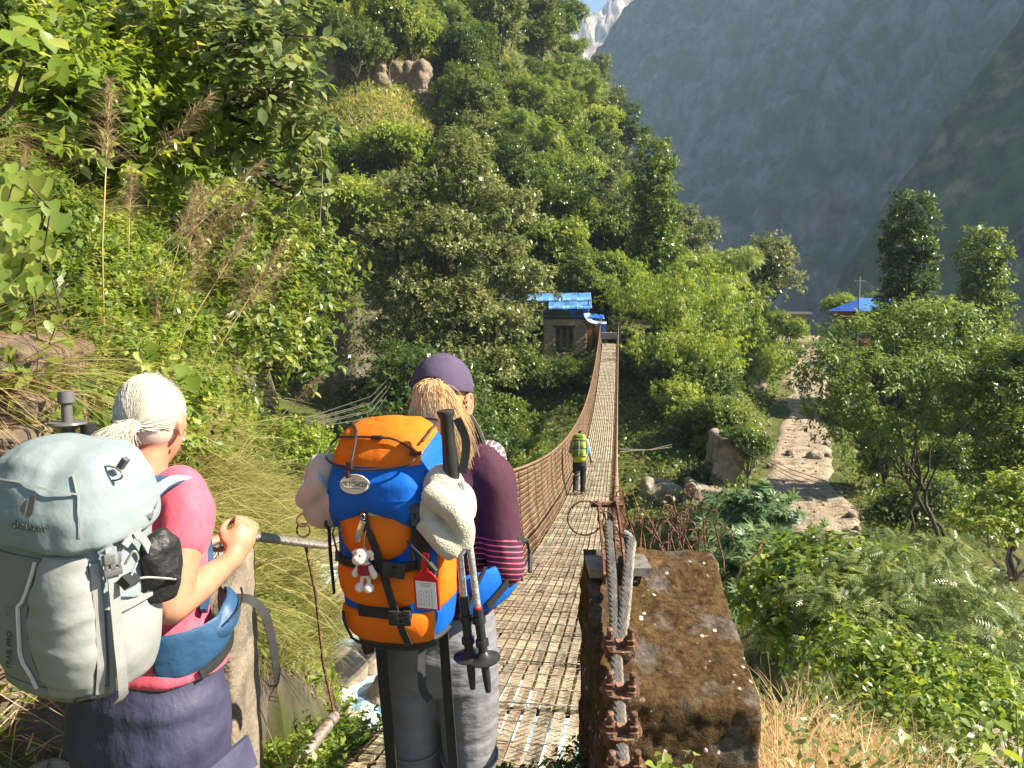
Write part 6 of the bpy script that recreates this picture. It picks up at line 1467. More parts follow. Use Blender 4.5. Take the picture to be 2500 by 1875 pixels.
def tree_mesh(seed, lobes, n, per, tl, ls, tmpl, leafm, H, tr, barkm=M_bark, stems=1, lean=(0, 0), shell=.5, subs=6, spread_base=.2, **kw):
    """returns (trunk mesh, crown mesh); lobes are ellipsoids in metres above the root"""
    rng = np.random.default_rng(seed); P, out, idx = twig_points(lobes, n, rng, shell); crown = leaf_mesh('crown', [twig_leaves(P, out, rng, per, tl, ls, tmpl, **kw)], leafm)
    mb = MB(); z0 = min(l[2] for l in lobes)
    for s in range(stems):
        mine = [i for i in range(len(lobes)) if i % stems == s]
        base = Vector((rng.normal(0, spread_base) if stems > 1 else 0, rng.normal(0, spread_base) if stems > 1 else 0, -.6)); cx = np.mean([[lobes[i][0], lobes[i][1]] for i in mine], 0)
        fork = Vector((cx[0] * .35 + lean[0], cx[1] * .35 + lean[1], max(H * .22, z0 * .55))); pts = wood(mb, base, fork, tr, tr * .72, rng, 6, .05, 8)
        for i in mine:
            l = lobes[i]; c = Vector(l[:3]); wood(mb, fork.lerp(base, rng.uniform(0, .25)), c, tr * .55, tr * .16, rng, 6, .09)
            sel = np.where(idx == i)[0][:subs]
            for j in sel: wood(mb, c.lerp(fork, rng.uniform(.0, .35)), Vector(P[j]), tr * .16, tr * .035, rng, 4, .1, 5)
    return mb.mesh('trunk', barkm), crown
SPECIES = {}
def lob(rng, n, R0, Hc, rz, r0, flat=.8):
    """n lobes round the crown axis"""
    o = [(0, 0, Hc, r0, r0, r0 * flat)]
    for k in range(n):
        a = 2 * math.pi * k / n + rng.uniform(-.4, .4); r_ = R0 * rng.uniform(.6, 1); s = r0 * rng.uniform(.55, .85); o.append((r_ * math.cos(a), r_ * math.sin(a), Hc + rz * rng.uniform(-1, .8), s, s, s * flat))
    return o
DI, OV, LA = leaf_tmpl('diamond', .5), leaf_tmpl('ovate', .5), leaf_tmpl('lance', .16)
def species():
    q = np.random.default_rng(3); S = SPECIES
    for v in range(3): S['broad%d' % v] = tree_mesh(10 + v, lob(q, 7, 2.3, 6.2, 2.0, 2.0), 1500, 11, .55, .27, DI, LM[('dark', 'mid', 'olive')[v]], 9, .2)
    for v in range(2): S['light%d' % v] = tree_mesh(20 + v, lob(q, 7, 2.0, 5.6, 2.0, 1.7), 1500, 11, .5, .24, DI, LM[('light', 'mid')[v]], 8, .15)
    for v in range(2): S['feather%d' % v] = tree_mesh(26 + v, lob(q, 8, 2.4, 5.4, 1.2, 1.4, .45), 340, 6, .5, .54, leaf_tmpl('pinnate'), LM['fine'], 7.5, .14, up=.1)
    for v in range(3): S['bush%d' % v] = tree_mesh(30 + v, [(0, 0, .8, 1.0, 1.0, .8), (.7, .2, .7, .8, .8, .7), (-.6, -.4, .65, .8, .8, .65), (.1, -.7, .8, .7, .7, .6), (-.2, .5, 1.2, .7, .7, .7)], 800, 10, .3, .15, DI, LM[('mid', 'dark', 'light')[v]], 1.6, .05, subs=3)
    # ivy-clad columns
    for v in range(2):
        l = [(q.uniform(-.35, .35) + .25 * math.sin(k * .9 + v), q.uniform(-.35, .35), 1.6 + k * 1.15, 1.25 - .06 * k + q.uniform(-.1, .35), 1.25 - .06 * k, 1.1) for k in range(8)]
        S['column%d' % v] = tree_mesh(40 + v, l, 1900, 10, .4, .23, DI, LM[('dark', 'mid')[v]], 10, .22, subs=3, shell=.7)
    # bamboo clumps: arching culms with drooping narrow leaves
    for v in range(2):
        rng = np.random.default_rng(50 + v); mb = MB(); Ps = []; Os = []
        for k in range(46):
            a = rng.uniform(0, 6.28); rr = abs(rng.normal(0, .7)); b = Vector((rr * math.cos(a), rr * math.sin(a), -.3)); ln = rng.uniform(5.5, 9.5); le = rng.uniform(.10, .55); d = Vector((math.cos(a), math.sin(a), 0)); pts = []
            for j in range(9): t = j / 8; pts.append(b + d * (le * ln * t * t * 1.1) + Vector((0, 0, ln * t * (1 - .28 * le * t * t * 2.2))))
            mb.tube(pts, [.035 * (1 - .85 * j / 8) for j in range(9)], 5)
            for j in range(34):
                t = rng.uniform(.28, 1); i = min(7, int(t * 8)); p = pts[i].lerp(pts[i + 1], t * 8 - i) + Vector(rng.normal(0, .22, 3)); Ps.append(p); Os.append(d * .6 + Vector(rng.normal(0, .5, 3)))
        P = np.array(Ps); O = _nz(np.array(Os)); S['bamboo%d' % v] = (mb.mesh('culms', M_culm), leaf_mesh('crown', [twig_leaves(P, O, rng, 9, .45, .37, LA, up=-.1, droop=.75, spread=.7, tmean=.5)], LM['bamboo']))
species()
PARTS = {'bamboo': ('culms', 'foliage')}
def plant(kind, loc, scale=1.0, rz=None, label='', cat='tree', group=None, name='tree', sz=None):
    """one tree or shrub: a root with its trunk and its crown"""
    t, c = SPECIES[kind]; o = empty(name, loc, random.uniform(0, 6.28) if rz is None else rz); o.scale = (scale, scale, scale * (sz or 1)); tag(o, label, cat, group)
    a, b = ('culms', 'foliage') if kind.startswith('bamboo') else ('trunk', 'crown')
    link(a, t, o); link(b, c, o); return o

# grass: arching blades in one mesh
def blades(P, D, L_, W, bend, tint, seg=4, fall=(0, 0, -1)):
    n = len(P); D = _nz(D); side = _nz(np.cross(D, np.random.default_rng(1).normal(size=(n, 3)) * .3 + np.array([0, 0, 1]))); hz = D * np.array([1, 1, 0]); hz = _nz(hz + 1e-4); V = np.zeros((n, (seg + 1) * 2, 3))
    for k in range(seg + 1):
        t = k / seg; c = P + D * (L_ * t)[:, None] + hz * (L_ * bend * t * t * .55)[:, None] + np.array(fall) * (L_ * bend * t * t * .75)[:, None]; w = (W * (1 - t) ** .7 * .5)[:, None] + .0004
        V[:, 2 * k] = c - side * w; V[:, 2 * k + 1] = c + side * w
    F = np.array([(2 * k, 2 * k + 1, 2 * k + 3, 2 * k + 2) for k in range(seg)])
    return V.reshape(-1, 3), (F[None] + (np.arange(n) * (seg + 1) * 2)[:, None, None]).reshape(-1, 4), np.repeat(tint, (seg + 1) * 2)
def tussock_mesh(seed, n, ln, w, rad, lean, bend, m, tm=.5):
    r = np.random.default_rng(seed); a = r.uniform(0, 6.28, n); rr = rad * np.sqrt(r.random(n)); P = np.stack([rr * np.cos(a), rr * np.sin(a), np.full(n, -.03)], -1); a2 = a + r.normal(0, .5, n); le = np.abs(r.normal(lean, lean * .5, n))
    D = np.stack([np.cos(a2) * le, np.sin(a2) * le, np.ones(n)], -1); return leaf_mesh('blades', [blades(P, D, ln * r.uniform(.5, 1.15, n), np.full(n, w) * r.uniform(.6, 1.3, n), bend * r.uniform(.4, 1.6, n), np.clip(r.normal(tm, .22, n), 0, 1))], m)
# ---------------------------------------------------------------- planting the place
def gz(x, y): return h1(x, y)
def xat(px, Y, py=900): return at(px, py, Y).x
rs = random.Random(21)
def project(p):
    d = Vector(p) - Vector((0, 0, CAMZ)); f = Vector((0, math.cos(PITCH), -math.sin(PITCH))); u = Vector((0, math.sin(PITCH), math.cos(PITCH))); z = d.dot(f)
    return 1250 + FPX * d.x / z, 937.5 - FPX * d.dot(u) / z
# -- the wooded hill behind the ravine
placed = []
def free(x, y, r): return all((x - a) ** 2 + (y - b) ** 2 > r * r for a, b in placed)
KIND = {'broad0': 'dark broadleaf tree', 'broad1': 'green broadleaf tree', 'broad2': 'olive green broadleaf tree', 'light0': 'bright green leafy tree', 'light1': 'mid green leafy tree', 'feather0': 'feathery pale green tree', 'feather1': 'flat topped feathery tree', 'column0': 'dark column shaped tree', 'column1': 'green column shaped tree', 'bush0': 'rounded green shrub', 'bush1': 'dark rounded shrub', 'bush2': 'bright green shrub', 'bamboo0': 'yellow green bamboo clump', 'bamboo1': 'tall arching bamboo clump'}
n = 0; tries = 0
while n < 230 and tries < 20000:
    tries += 1; y = rs.uniform(64, 158); x = rs.uniform(-48, 24)
    z = gz(x, y); px, py = project((x, y, z)); r = 2.2 + (y - 64) * .014
    if not (250 < px < 1720) or py > 760: continue
    if x > 8.5 and y < 66: continue
    if abs(x - 5) < 4.2 and 58 < y < 67.5: continue
    px2, py2 = project((x, y, z + 5.5))
    if 690 < px2 < 1120 and 120 < py2 < 345 and y < 120: continue      # the open grassy ledge
    if px > 1430 and py < 330 and y < 100: continue
    if not free(x, y, r): continue
    k = rs.choice(('broad0', 'broad1', 'broad1', 'broad2', 'light0', 'light1', 'light1', 'feather0', 'feather1')) if px > 900 else rs.choice(('broad0', 'broad1', 'broad1', 'light1', 'light0', 'feather0'))
    if 1050 < px < 1450 and 300 < py < 520 and rs.random() < .6: k = 'feather0'
    placed.append((x, y)); n += 1; sc = rs.uniform(.62, 1.4) if rs.random() < .6 else rs.uniform(.85, 1.2)
    zone = ('on the skyline ridge of the wooded hill' if y > 128 else 'above the dark ravine' if px < 880 else 'around the sunlit grassy hill ledge' if px < 1180 and py < 470 else 'in the hillside forest behind the stone house' if x > 0 and y < 92 else 'on the middle slope of the wooded hill')
    plant(k, (x, y, z - .2), sc, None, ('small ' if sc < .85 else 'tall ' if sc > 1.15 else '') + KIND[k] + ' ' + zone, 'tree', 'trees of the hillside forest')
# -- undergrowth bushes of the same hill and the far bank
n = 0; tries = 0
while n < 190 and tries < 9000:
    tries += 1; y = rs.uniform(40, 120); x = rs.uniform(-34, 24); z = gz(x, y); px, py = project((x, y, z))
    if not (600 < px < 1800) or py > 1300: continue
    d, _ = _poly_dist(np.array([x]), np.array([y]), STREAM)
    if d[0] < 4.5: continue
    d, _ = _poly_dist(np.array([x]), np.array([y]), ROAD)
    if d[0] < 3.5: continue
    if abs(x - deck_x(y)) < 1.8 and y < 61: continue
    if y < 60 and z > bp(y).z - .8 and abs(x - deck_x(y)) < 3: continue
    if abs(x - 4.6) < 2.6 and 59.5 < y < 66: continue
    if 690 < px < 1120 and 120 < py < 330: continue
    if px < 1020 and py > 480 and rs.random() < .7: continue
    k = rs.choice(('bush0', 'bush1', 'bush1', 'bush2')); n += 1
    sc = rs.uniform(.7, 1.9); zone = ('under the trees of the wooded hill' if y > 68 else 'at the bottom of the dark ravine' if x < -6 else 'on the far bank left of the bridge' if x < deck_x(y) else 'on the far bank right of the bridge')
    plant(k, (x, y, z - .1), sc, None, ('small ' if sc < 1.05 else 'big ' if sc > 1.5 else '') + KIND[k] + ' ' + zone, 'shrub', 'undergrowth of the far bank', 'shrub')
# -- trees one can tell apart beyond the bridge
def hero(name, seed, lobes_w, root, n, per, tl, ls, tmpl, m, tr, label, group=None, cat='tree', bark=M_bark, stems=1, **kw):
    """a tree whose crown masses stand at given places; its root on the ground"""
    root = Vector(root); L_ = [(*(Vector(l[0]) - root), *l[1]) for l in lobes_w]; t, c = tree_mesh(seed, L_, n, per, tl, ls, tmpl, m, max(l[2] for l in L_), tr, bark, stems, **kw)
    o = empty(name, root); tag(o, label, cat, group); link('trunk', t, o); link('crown', c, o); return o
r = random.Random(77)
lw = []
for px, py, Y, s in ((1010, 480, 57, 2.2), (1130, 440, 57, 2.4), (1240, 520, 57, 2.2), (960, 600, 55, 2.2), (1080, 590, 54, 2.6), (1200, 640, 55, 2.4), (1285, 690, 57, 1.9), (1240, 745, 57, 1.7), (900, 690, 55, 2.0), (1010, 730, 53, 2.4), (1130, 760, 53, 2.5), (1230, 800, 54, 1.9), (960, 830, 53, 2.0), (1080, 880, 52, 2.1), (1190, 900, 52, 1.7), (1120, 370, 58, 1.8)): lw.append((at(px, py, Y), (s, s, s * .72)))
rx = at(1110, 900, 55).x; hero('tree', 301, lw, (rx, 55, h1(rx, 55)), 4600, 10, .7, .33, DI, LM['olive'], .45, 'large spreading olive green tree overhanging the gorge beside the stone house', subs=9)
for kind, px, Y, sc, lab in (('column1', 1595, 74, 1.62, 'tall column shaped tree rising behind the bamboo'), ('broad2', 1835, 88, 1.5, 'dark grey green tree with an open umbrella crown behind the bamboo'), ('feather1', 1745, 78, 1.45, 'flat topped yellow green feathery tree beside the umbrella crowned tree'),
                             ('column0', 2205, 60, 1.68, 'ivy clad leaning column of leaves, tallest above the blue village roof'), ('column1', 2395, 62, 1.42, 'thick ivy clad column tree beside the tallest one'), ('light1', 2470, 55, 1.25, 'leafy green tree next to the thick ivy clad column'),
                             ('light0', 2045, 112, 1.0, 'rounded green tree behind the blue village roof'), ('broad1', 2120, 116, 1.0, 'dark green tree behind the utility pole'), ('light1', 2330, 75, 1.1, 'leafy tree standing between the two ivy clad columns'), ('light0', 1930, 84, .62, 'small bright tree above the stone terrace'),
                             ('feather0', 1700, 70, .95, 'pale feathery tree over the bamboo'), ('broad1', 1420, 70, .9, 'green tree directly behind the stone house'), ('light0', 1500, 72, .95, 'bright leafy tree behind the plank hut'), ('light1', 1350, 74, .9, 'leafy tree behind the blue corrugated roof')):
    x = xat(px, Y); plant(kind, (x, Y, h1(x, Y) - .2), sc, None, lab)
for k, (px, Y, sc) in enumerate(((1570, 66, .95), (1640, 62, 1.05), (1720, 60, 1.0), (1790, 62, .9), (1690, 70, 1.1), (1530, 70, .8), (1850, 66, .7), (1620, 55, .75), (1740, 54, .75))):
    x = xat(px, Y); plant('bamboo%d' % (k % 2), (x, Y, h1(x, Y) - .1), sc, None, KIND['bamboo%d' % (k % 2)] + ' in the grove right of the far bridge end', 'bamboo', 'bamboo grove at the far bridge end', 'bamboo')
for k, (px, Y, sc) in enumerate(((1600, 57, 1.7), (1660, 55, 1.9), (1710, 57, 1.8), (1560, 58, 1.2), (1390, 58, 1.1), (1450, 57, .9))):
    x = xat(px, Y); plant('bush1' if k < 4 else 'bush0', (x, Y, h1(x, Y) - .1), sc, None, ('dense dark shrub at the foot of the bamboo' if k < 4 else 'leafy shrub in front of the stone house'), 'shrub', 'shrubs at the far bridge end', 'shrub')
# multi-stemmed trees on the lower terrace
lw = []; q = np.random.default_rng(12)
for px, py, Y, s in ((2100, 830, 34, 1.5), (2215, 800, 34, 1.4), (2310, 800, 34, 1.5), (2390, 880, 33, 1.4), (2020, 930, 33, 1.4), (2130, 930, 32, 1.6), (2250, 920, 32, 1.6), (2350, 980, 32, 1.4), (2030, 1020, 32, 1.2), (2130, 1060, 32, 1.4), (2240, 1060, 31.5, 1.2), (1985, 880, 33, 1.0)): lw.append((at(px, py, Y), (s, s, s * .62)))
rx = at(2265, 1300, 33.5).x; hero('tree', 311, lw, (rx, 33.5, h1(rx, 33.5)), 1900, 9, .6, .25, leaf_tmpl('diamond', .36), LM['fine'], .10, 'many stemmed tree with thin dark trunks growing beside the dirt road', stems=3, droop=.55, spread_base=.7, subs=8)
lw = [(at(px, py, Y), (s, s, s * .65)) for px, py, Y, s in ((2440, 950, 30, 1.3), (2520, 900, 30, 1.4), (2480, 1060, 29, 1.2), (2540, 1120, 29, 1.2), (2430, 1150, 30, .9))]
rx = at(2475, 1300, 30).x; hero('tree', 312, lw, (rx, 30, h1(rx, 30)), 1500, 9, .6, .24, leaf_tmpl('diamond', .36), LM['mid'], .13, 'leafy tree at the terrace edge right of the many stemmed tree', stems=2, droop=.5, spread_base=.3)
lw = [(at(px, py, Y), (s, s, s * .6)) for px, py, Y, s in ((2440, 1240, 23, .7), (2500, 1210, 23, .8), (2400, 1290, 22.5, .5), (2540, 1300, 23, .7))]
rx = at(2462, 1500, 23.5).x; hero('tree', 313, lw, (rx, 23.5, h1(rx, 23.5)), 420, 8, .45, .22, DI, LM['light'], .13, 'small tree with a straight pale trunk on the terrace lawn', bark=M_barkpale, up=.2, droop=.5)
# shrubs of the terrace and the road edge
n = 0
while n < 95:
    y = r.uniform(17, 88); x = r.uniform(8, 60); z = h1(x, y); px, py = project((x, y, z)); d, _ = _poly_dist(np.array([x]), np.array([y]), ROAD); d2, _ = _poly_dist(np.array([x]), np.array([y]), STREAM)
    if not (1700 < px < 2560) or d[0] < 3.0 or d2[0] < 3.2 or (d[0] > 9 and r.random() < .45): continue
    if 2330 < px < 2530 and y < 30: continue
    if 30 < x < 48 and 86 < y < 94: continue
    k = r.choice(('bush0', 'bush0', 'bush1', 'bush2', 'light1')); n += 1
    f_ = r.uniform(.7, 1.5); plant(k, (x, y, z - .1), f_ * (.45 if k[0] == 'l' else 1), None, ('small ' if f_ < .95 else 'big ' if f_ > 1.25 else '') + KIND[k] + (' near the village end of the dirt road' if y > 62 else ' at the edge of the dirt road' if d[0] < 5.5 else ' on the terrace lawn away from the road'), 'shrub', 'shrubs along the dirt road', 'shrub')
# palm-leaved shrubs and feather-leaved saplings on the slope below the block
lw = [(at(px, py, Y), (s, s, s * .7)) for px, py, Y, s in ((1840, 1290, 15, .9), (1800, 1400, 13, .85), (1880, 1420, 13.5, .8), (1850, 1500, 12, .8), (1760, 1330, 15, .6))]
rx = at(1830, 1500, 13.5).x; hero('shrub', 321, lw, (rx, 13.5, h1(rx, 13.5)), 330, 8, .35, .26, leaf_tmpl('palmate'), LM['blue'], .05, 'tall shrub with blue green fingered leaves behind the mossy block', cat='shrub', stems=4, up=.5, droop=.1)
PIN = leaf_tmpl('pinnate')
for sd, pts, root, lab in ((331, ((1975, 1410, 10.2, .6), (1915, 1470, 9.8, .5), (2060, 1420, 10, .7), (1995, 1510, 9.2, .65)), (1990, 10), 'feather leaved sapling leaning over the dirt road'),
                           (332, ((2150, 1440, 9.4, .8), (2240, 1510, 9.0, .8), (2120, 1540, 8.6, .7), (2060, 1500, 8.8, .55), (2330, 1560, 8.6, .7)), (2200, 9), 'broad feather leaved sapling with pale bare branches'),
                           (333, ((2300, 1430, 12, .9), (2390, 1540, 11, .9), (2250, 1380, 12.5, .7), (2450, 1640, 10, .9)), (2390, 11.5), 'feather leaved sapling next to the terrace lawn'),
                           (334, ((2220, 1690, 6.6, .5), (2330, 1720, 6.4, .55), (2130, 1640, 6.9, .45), (2420, 1790, 5.6, .5), (2270, 1800, 5.4, .4)), (2300, 6.4), 'low feather leaved bush above the dry grass')):
    lw = [(at(px, py, Y), (s, s, s * .55)) for px, py, Y, s in pts]; rx = at(root[0], 1600, root[1]).x
    hero('sapling', sd, lw, (rx, root[1], h1(rx, root[1])), *((680, 9, .3, .13 if sd == 331 else .085, leaf_tmpl('ovate', .5)) if sd in (331, 334) else (310, 6, .3, .23, PIN)), LM['sage' if sd in (332, 333) else 'light'], .045, lab, cat='sapling', bark=M_barkpale, stems=2, up=.25, droop=.35, spread_base=.15, tmean=.45, nup=.55)
BR = [((1880, 1530, 9.6), (2050, 1580, 8.6), (2200, 1600, 7.8), (2340, 1650, 7.0)), ((2140, 1440, 9.4), (2230, 1540, 8.4), (2330, 1640, 7.4)), ((2330, 1530, 8.6), (2370, 1640, 7.6), (2410, 1720, 6.8)), ((2270, 1800, 5.8), (2370, 1810, 5.9), (2470, 1770, 6.2))]
for k, b_ in enumerate(BR):
    o = MB().tube([at(*p) for p in b_], [.012 + .006 * i for i in range(len(b_))], 6).build('branch', M_barkpale); tag(o, 'bare pale branch lying across the feather leaved saplings', 'branch', 'bare branches below the block')
# -- grass: tussocks
TUS = {'green': [tussock_mesh(60 + k, 300, .60, .010, .16, .6, .85, LM['grass'], .5) for k in range(3)], 'dry': [tussock_mesh(70 + k, 420, .60, .0045, .13, .45, .9, LM['dry'], .55) for k in range(3)], 'low': [tussock_mesh(80 + k, 260, .28, .006, .18, .6, .8, LM['grass'], .35) for k in range(2)], 'straw': [tussock_mesh(85 + k, 520, .26, .0035, .16, 1.0, 1.2, LM['dry'], .25) for k in range(2)]}
def tuft(kind, x, y, sc, label, group, z=None):
    o = link('grass_tussock', r.choice(TUS[kind]), None, (x, y, (h1(x, y) if z is None else z) - .02), (r.uniform(-.15, .15), r.uniform(-.15, .15), r.uniform(0, 6.28)), sc); tag(o, label, 'grass', group); return o
for k in range(120):
    y = r.uniform(3.3, 9.5); x = -1.15 - .17 * y - abs(r.gauss(0, 1.5)) - (.1 if y > 4 else .55)
    dk = r.random() < .35; f_ = r.uniform(.8, 1.6); tuft('dry' if dk else 'green', x, y, f_, ('tall ' if f_ > 1.3 else 'short ' if f_ < 1.0 else '') + ('bleached' if dk else 'green') + ' grass tussock ' + ('below the plumed reeds on the left bank' if y < 5.5 else 'further up the left bank beyond the reeds'), 'grass tussocks on the left bank')
for k in range(60):
    y = r.uniform(3.4, 6.5); x = -1.15 - .12 * y + r.uniform(-.5, .25)
    if abs(x - deck_x(y)) < .8: continue
    tuft(r.choice(('low', 'low', 'green')), x, y, r.uniform(.7, 1.3), 'short grass tuft on the drop beside the deck', 'grass tufts beside the deck')
for k in range(40):
    y = r.uniform(2.7, 5.6); x = .95 + (y - 2.7) * .18 + abs(r.gauss(0, .42))
    tuft('dry', x, y, r.uniform(.7, 1.25), 'tall straw coloured grass tussock right of the mossy block', 'dry grass right of the block')
for k in range(34):
    y = r.uniform(2.1, 3.9); x = .86 + abs(r.gauss(0, .4)); tuft('straw', x, y, r.uniform(.8, 1.4), 'matted reddish dead grass at the foot of the mossy block', 'dead grass at the block')
for k in range(70):
    y = r.uniform(4.0, 9.0); x = -1.5 - .19 * y - abs(r.gauss(0, 1.1)); kd = r.choice(('bush0', 'bush2', 'bush2')); plant(kd, (x, y, h1(x, y) - .03), r.uniform(.2, .45), None, ('leafy green weed' if kd == 'bush0' else 'bright leafy weed') + ' among the grass of the left bank', 'weed', 'weeds of the left bank', 'weed')
# -- plumed reed grass on the bank
def plume_mesh(seed, h, ln, lean):
    q = np.random.default_rng(seed); mb = MB(); d = Vector((lean, .05, 1)); tip = Vector((lean * h * .9, .03 * h, h)); mid = Vector((lean * h * .35, 0, h * .55)); mb.tube([(0, 0, 0), mid, tip], [.0045, .0035, .0018], 5); n = 300
    t = q.random(n) ** .8; P = np.array(mid)[None] * 0 + (np.array(mid.lerp(tip, .45))[None] * (1 - t)[:, None] + np.array(tip)[None] * t[:, None]); D = q.normal(0, .6, (n, 3)) + np.array([lean, 0, .9]); V, F, T = blades(P, D, ln * q.uniform(.4, 1, n) * (1.15 - .6 * t), np.full(n, .0022), q.uniform(.2, .9, n), np.clip(q.normal(.45, .25, n), 0, 1), 3); return mb.mesh('stalk', M_straw), leaf_mesh('plume', [(V, F, T)], LM['plume'])
M_straw = mat('straw stalk', (.40, .29, .13), (.30, .21, .09), rough=.7)
PL = [plume_mesh(90 + k, 1.5, .16, l) for k, l in enumerate((.25, .05, .5, .8))]
RS_ = [(r.uniform(60, 460), r.uniform(780, 930), r.uniform(4.9, 6.4), r.uniform(.6, 1.25), r.choice((0, 1, 2, 2, 3, 3))) for _ in range(9)]
for k, (px, py, Y, sc, j) in enumerate(RS_ + list(((380, 820, 5.6, 1.25, 0), (400, 860, 5.6, 1.05, 0), (420, 900, 5.4, 1.15, 2), (440, 850, 5.8, .95, 2), (250, 900, 5.0, 1.55, 1), (300, 760, 5.8, 1.0, 3), (360, 800, 5.5, .9, 3), (640, 900, 7.0, .6, 2), (560, 960, 6.4, .7, 3), (340, 880, 5.2, 1.1, 2), (760, 1380, 5.6, .35, 2), (240, 720, 5.6, .9, 3), (700, 1240, 6.0, .5, 3)))):
    p = at(px, py, Y); z = h1(p.x, Y); o = empty('reed_grass', (p.x, Y, min(z, p.z) - .05), r.uniform(-.35, .35)); o.scale = (sc,) * 3; tag(o, 'tall straw coloured reed grass stalk with feathery plume on the left bank', 'reed', 'plumed reeds on the left bank'); link('stalk', PL[j][0], o); link('plume', PL[j][1], o)
# -- shrubs and small trees up the left bank
k = 0
while k < 85:
    y = r.uniform(8, 34); x = -2.3 - .29 * y - abs(r.gauss(0, 5.0)); z = h1(x, y); px, py = project((x, y, z + .8))
    if not (-200 < px < 900): continue
    kk = r.choice(('bush0', 'bush0', 'bush2', 'bush1', 'light1')); k += 1
    f_ = r.uniform(.7, 1.35); plant(kk, (x, y, z - .15), f_ * (.42 if kk[0] == 'l' else 1), None, ('small ' if f_ < .9 else 'big ' if f_ > 1.15 else '') + KIND[kk] + (' below the big leaved tree on the left bank' if y < 14 else ' on the upper left bank towards the ravine' if y > 22 else ' on the steep middle of the left bank'), 'shrub', 'shrubs of the left bank', 'shrub')
for px, Y, sc, kd, lab in ((560, 15, .55, 'light1', 'bushy green tree on the left bank over the ravine'), (650, 17, .5, 'light0', 'bright leafy tree at the lip of the ravine'), (420, 17, .7, 'broad1', 'broad green tree high on the left bank'), (160, 15, .75, 'broad0', 'dark shady tree at the head of the left bank'), (690, 21, .45, 'light1', 'small tree leaning out from the left bank'), (300, 22, .95, 'broad0', 'tall dark tree behind the left bank'), (40, 19, .95, 'broad1', 'leafy tree above the plumed reeds'), (440, 28, .9, 'light1', 'green tree above the left bank')):
    x = xat(px, Y, 500); plant(kd, (x, Y, h1(x, Y) - .2), sc, None, lab)
# fine-leaved bush at the bank's edge
lw = [(at(px, py, Y), (s, s, s * .7)) for px, py, Y, s in ((560, 640, 10.5, .9), (660, 620, 11, .9), (600, 740, 10, .9), (700, 720, 10.5, .75), (640, 830, 9.6, .8), (760, 650, 11, .55), (560, 850, 9.4, .7), (700, 900, 9, .55))]
rx = at(600, 900, 10.4).x - .6; hero('shrub', 341, lw, (rx, 10.4, h1(rx, 10.4)), 860, 9, .3, .125, leaf_tmpl('ovate', .4), LM['mid'], .06, 'fine leaved bright green bush at the lip of the left bank', cat='shrub', stems=3, up=.3)
# -- the big-leaved tree leaning over from the left, its front leaves one by one
lw = [(at(px, py, Y), (s, s, s * .65)) for px, py, Y, s in ((560, 120, 10, .75), (660, 230, 9.8, .75), (450, 60, 10.4, .7), (720, 360, 10.2, .6), (600, 300, 10.4, .65), (740, 480, 10.6, .45), (330, 30, 10.8, .7), (690, 80, 10.6, .6))]
root = Vector((-9.3, 11.2, h1(-9.3, 11.2))); bl = empty('big_leaved_tree', root); tag(bl, 'large leaved tree leaning out from the left bank over the path', 'tree')
q = np.random.default_rng(15); L_ = [(*(l[0] - root), *l[1]) for l in lw]; P, out, idx = twig_points(L_, 330, q, .3); mb = MB(); fork = at(250, 230, 11) - root; wood(mb, (0, 0, -.5), fork, .22, .16, q, 6, .04, 9)
for l in L_: wood(mb, fork, Vector(l[:3]), .10, .03, q, 6, .08)
for j in range(0, 330, 3): wood(mb, Vector(L_[idx[j]][:3]), Vector(P[j]), .018, .006, q, 4, .1, 5)
mb.build('trunk', M_bark, bl)
link('crown', leaf_mesh('crown', [twig_leaves(P, out, q, 8, .25, .19, leaf_tmpl('ovate', .55), .2, .35)], LM['sage']), bl)
T, F = leaf_tmpl('ovate', .62)
def one_leaf(m, tint, tm=(T, F)): return leaf_mesh('leaf', [(tm[0], np.array(tm[1]), np.full(len(tm[0]), tint))], m)
LF = [one_leaf(LM['sage'], t) for t in (.3, .5, .7, .9)]
def put_leaf(meshes, parent, p, d, nrm, s):
    d = Vector(d).normalized(); x = d.cross(Vector(nrm)).normalized(); nn = x.cross(d); o = link('leaf', r.choice(meshes), parent); o.matrix_local = Matrix.LocRotScale(Vector(p), Matrix((x, d, nn)).transposed().to_quaternion(), Vector((s, s, s))); return o
order = np.argsort(P[:, 1])[:60]
for j in order:
    for _ in range(4): put_leaf(LF, bl, P[j] + q.normal(0, .10, 3) + np.array([0, -.12, 0]), (out[j][0] + q.normal(0, .6), out[j][1] - .3 + q.normal(0, .5), -.35 + q.normal(0, .3)), (q.normal(.2, .4), -.4 + q.normal(0, .3), 1), .20 * q.uniform(.7, 1.15))
# yellow-green spray of leaves in the top corner
cs = empty('leafy_branch', at(-60, 330, 4.6)); tag(cs, 'near branch with big yellow green leaves above the plumed reeds', 'branch'); MB().tube([(0, 0, 0), at(30, 250, 4.6) - cs.location, at(60, 150, 4.5) - cs.location], [.02, .014, .008], 6).build('twig', M_bark, cs); LF2 = [one_leaf(LM['bamboo'], t) for t in (.35, .6, .8)]
for px, py in ((20, 40), (60, 30), (95, 70), (40, 90), (80, 110), (10, 110), (130, 130), (150, 160), (100, 165), (50, 160), (20, 170), (75, 60), (120, 95), (140, 175), (5, 70)):
    put_leaf(LF2, cs, at(px, py, 4.5 + r.uniform(-.1, .2)) - cs.location, (r.uniform(-1, 1), r.uniform(-.4, .2), r.uniform(-.9, .2)), (r.uniform(-.3, .6), -.6, .8), r.uniform(.12, .19))
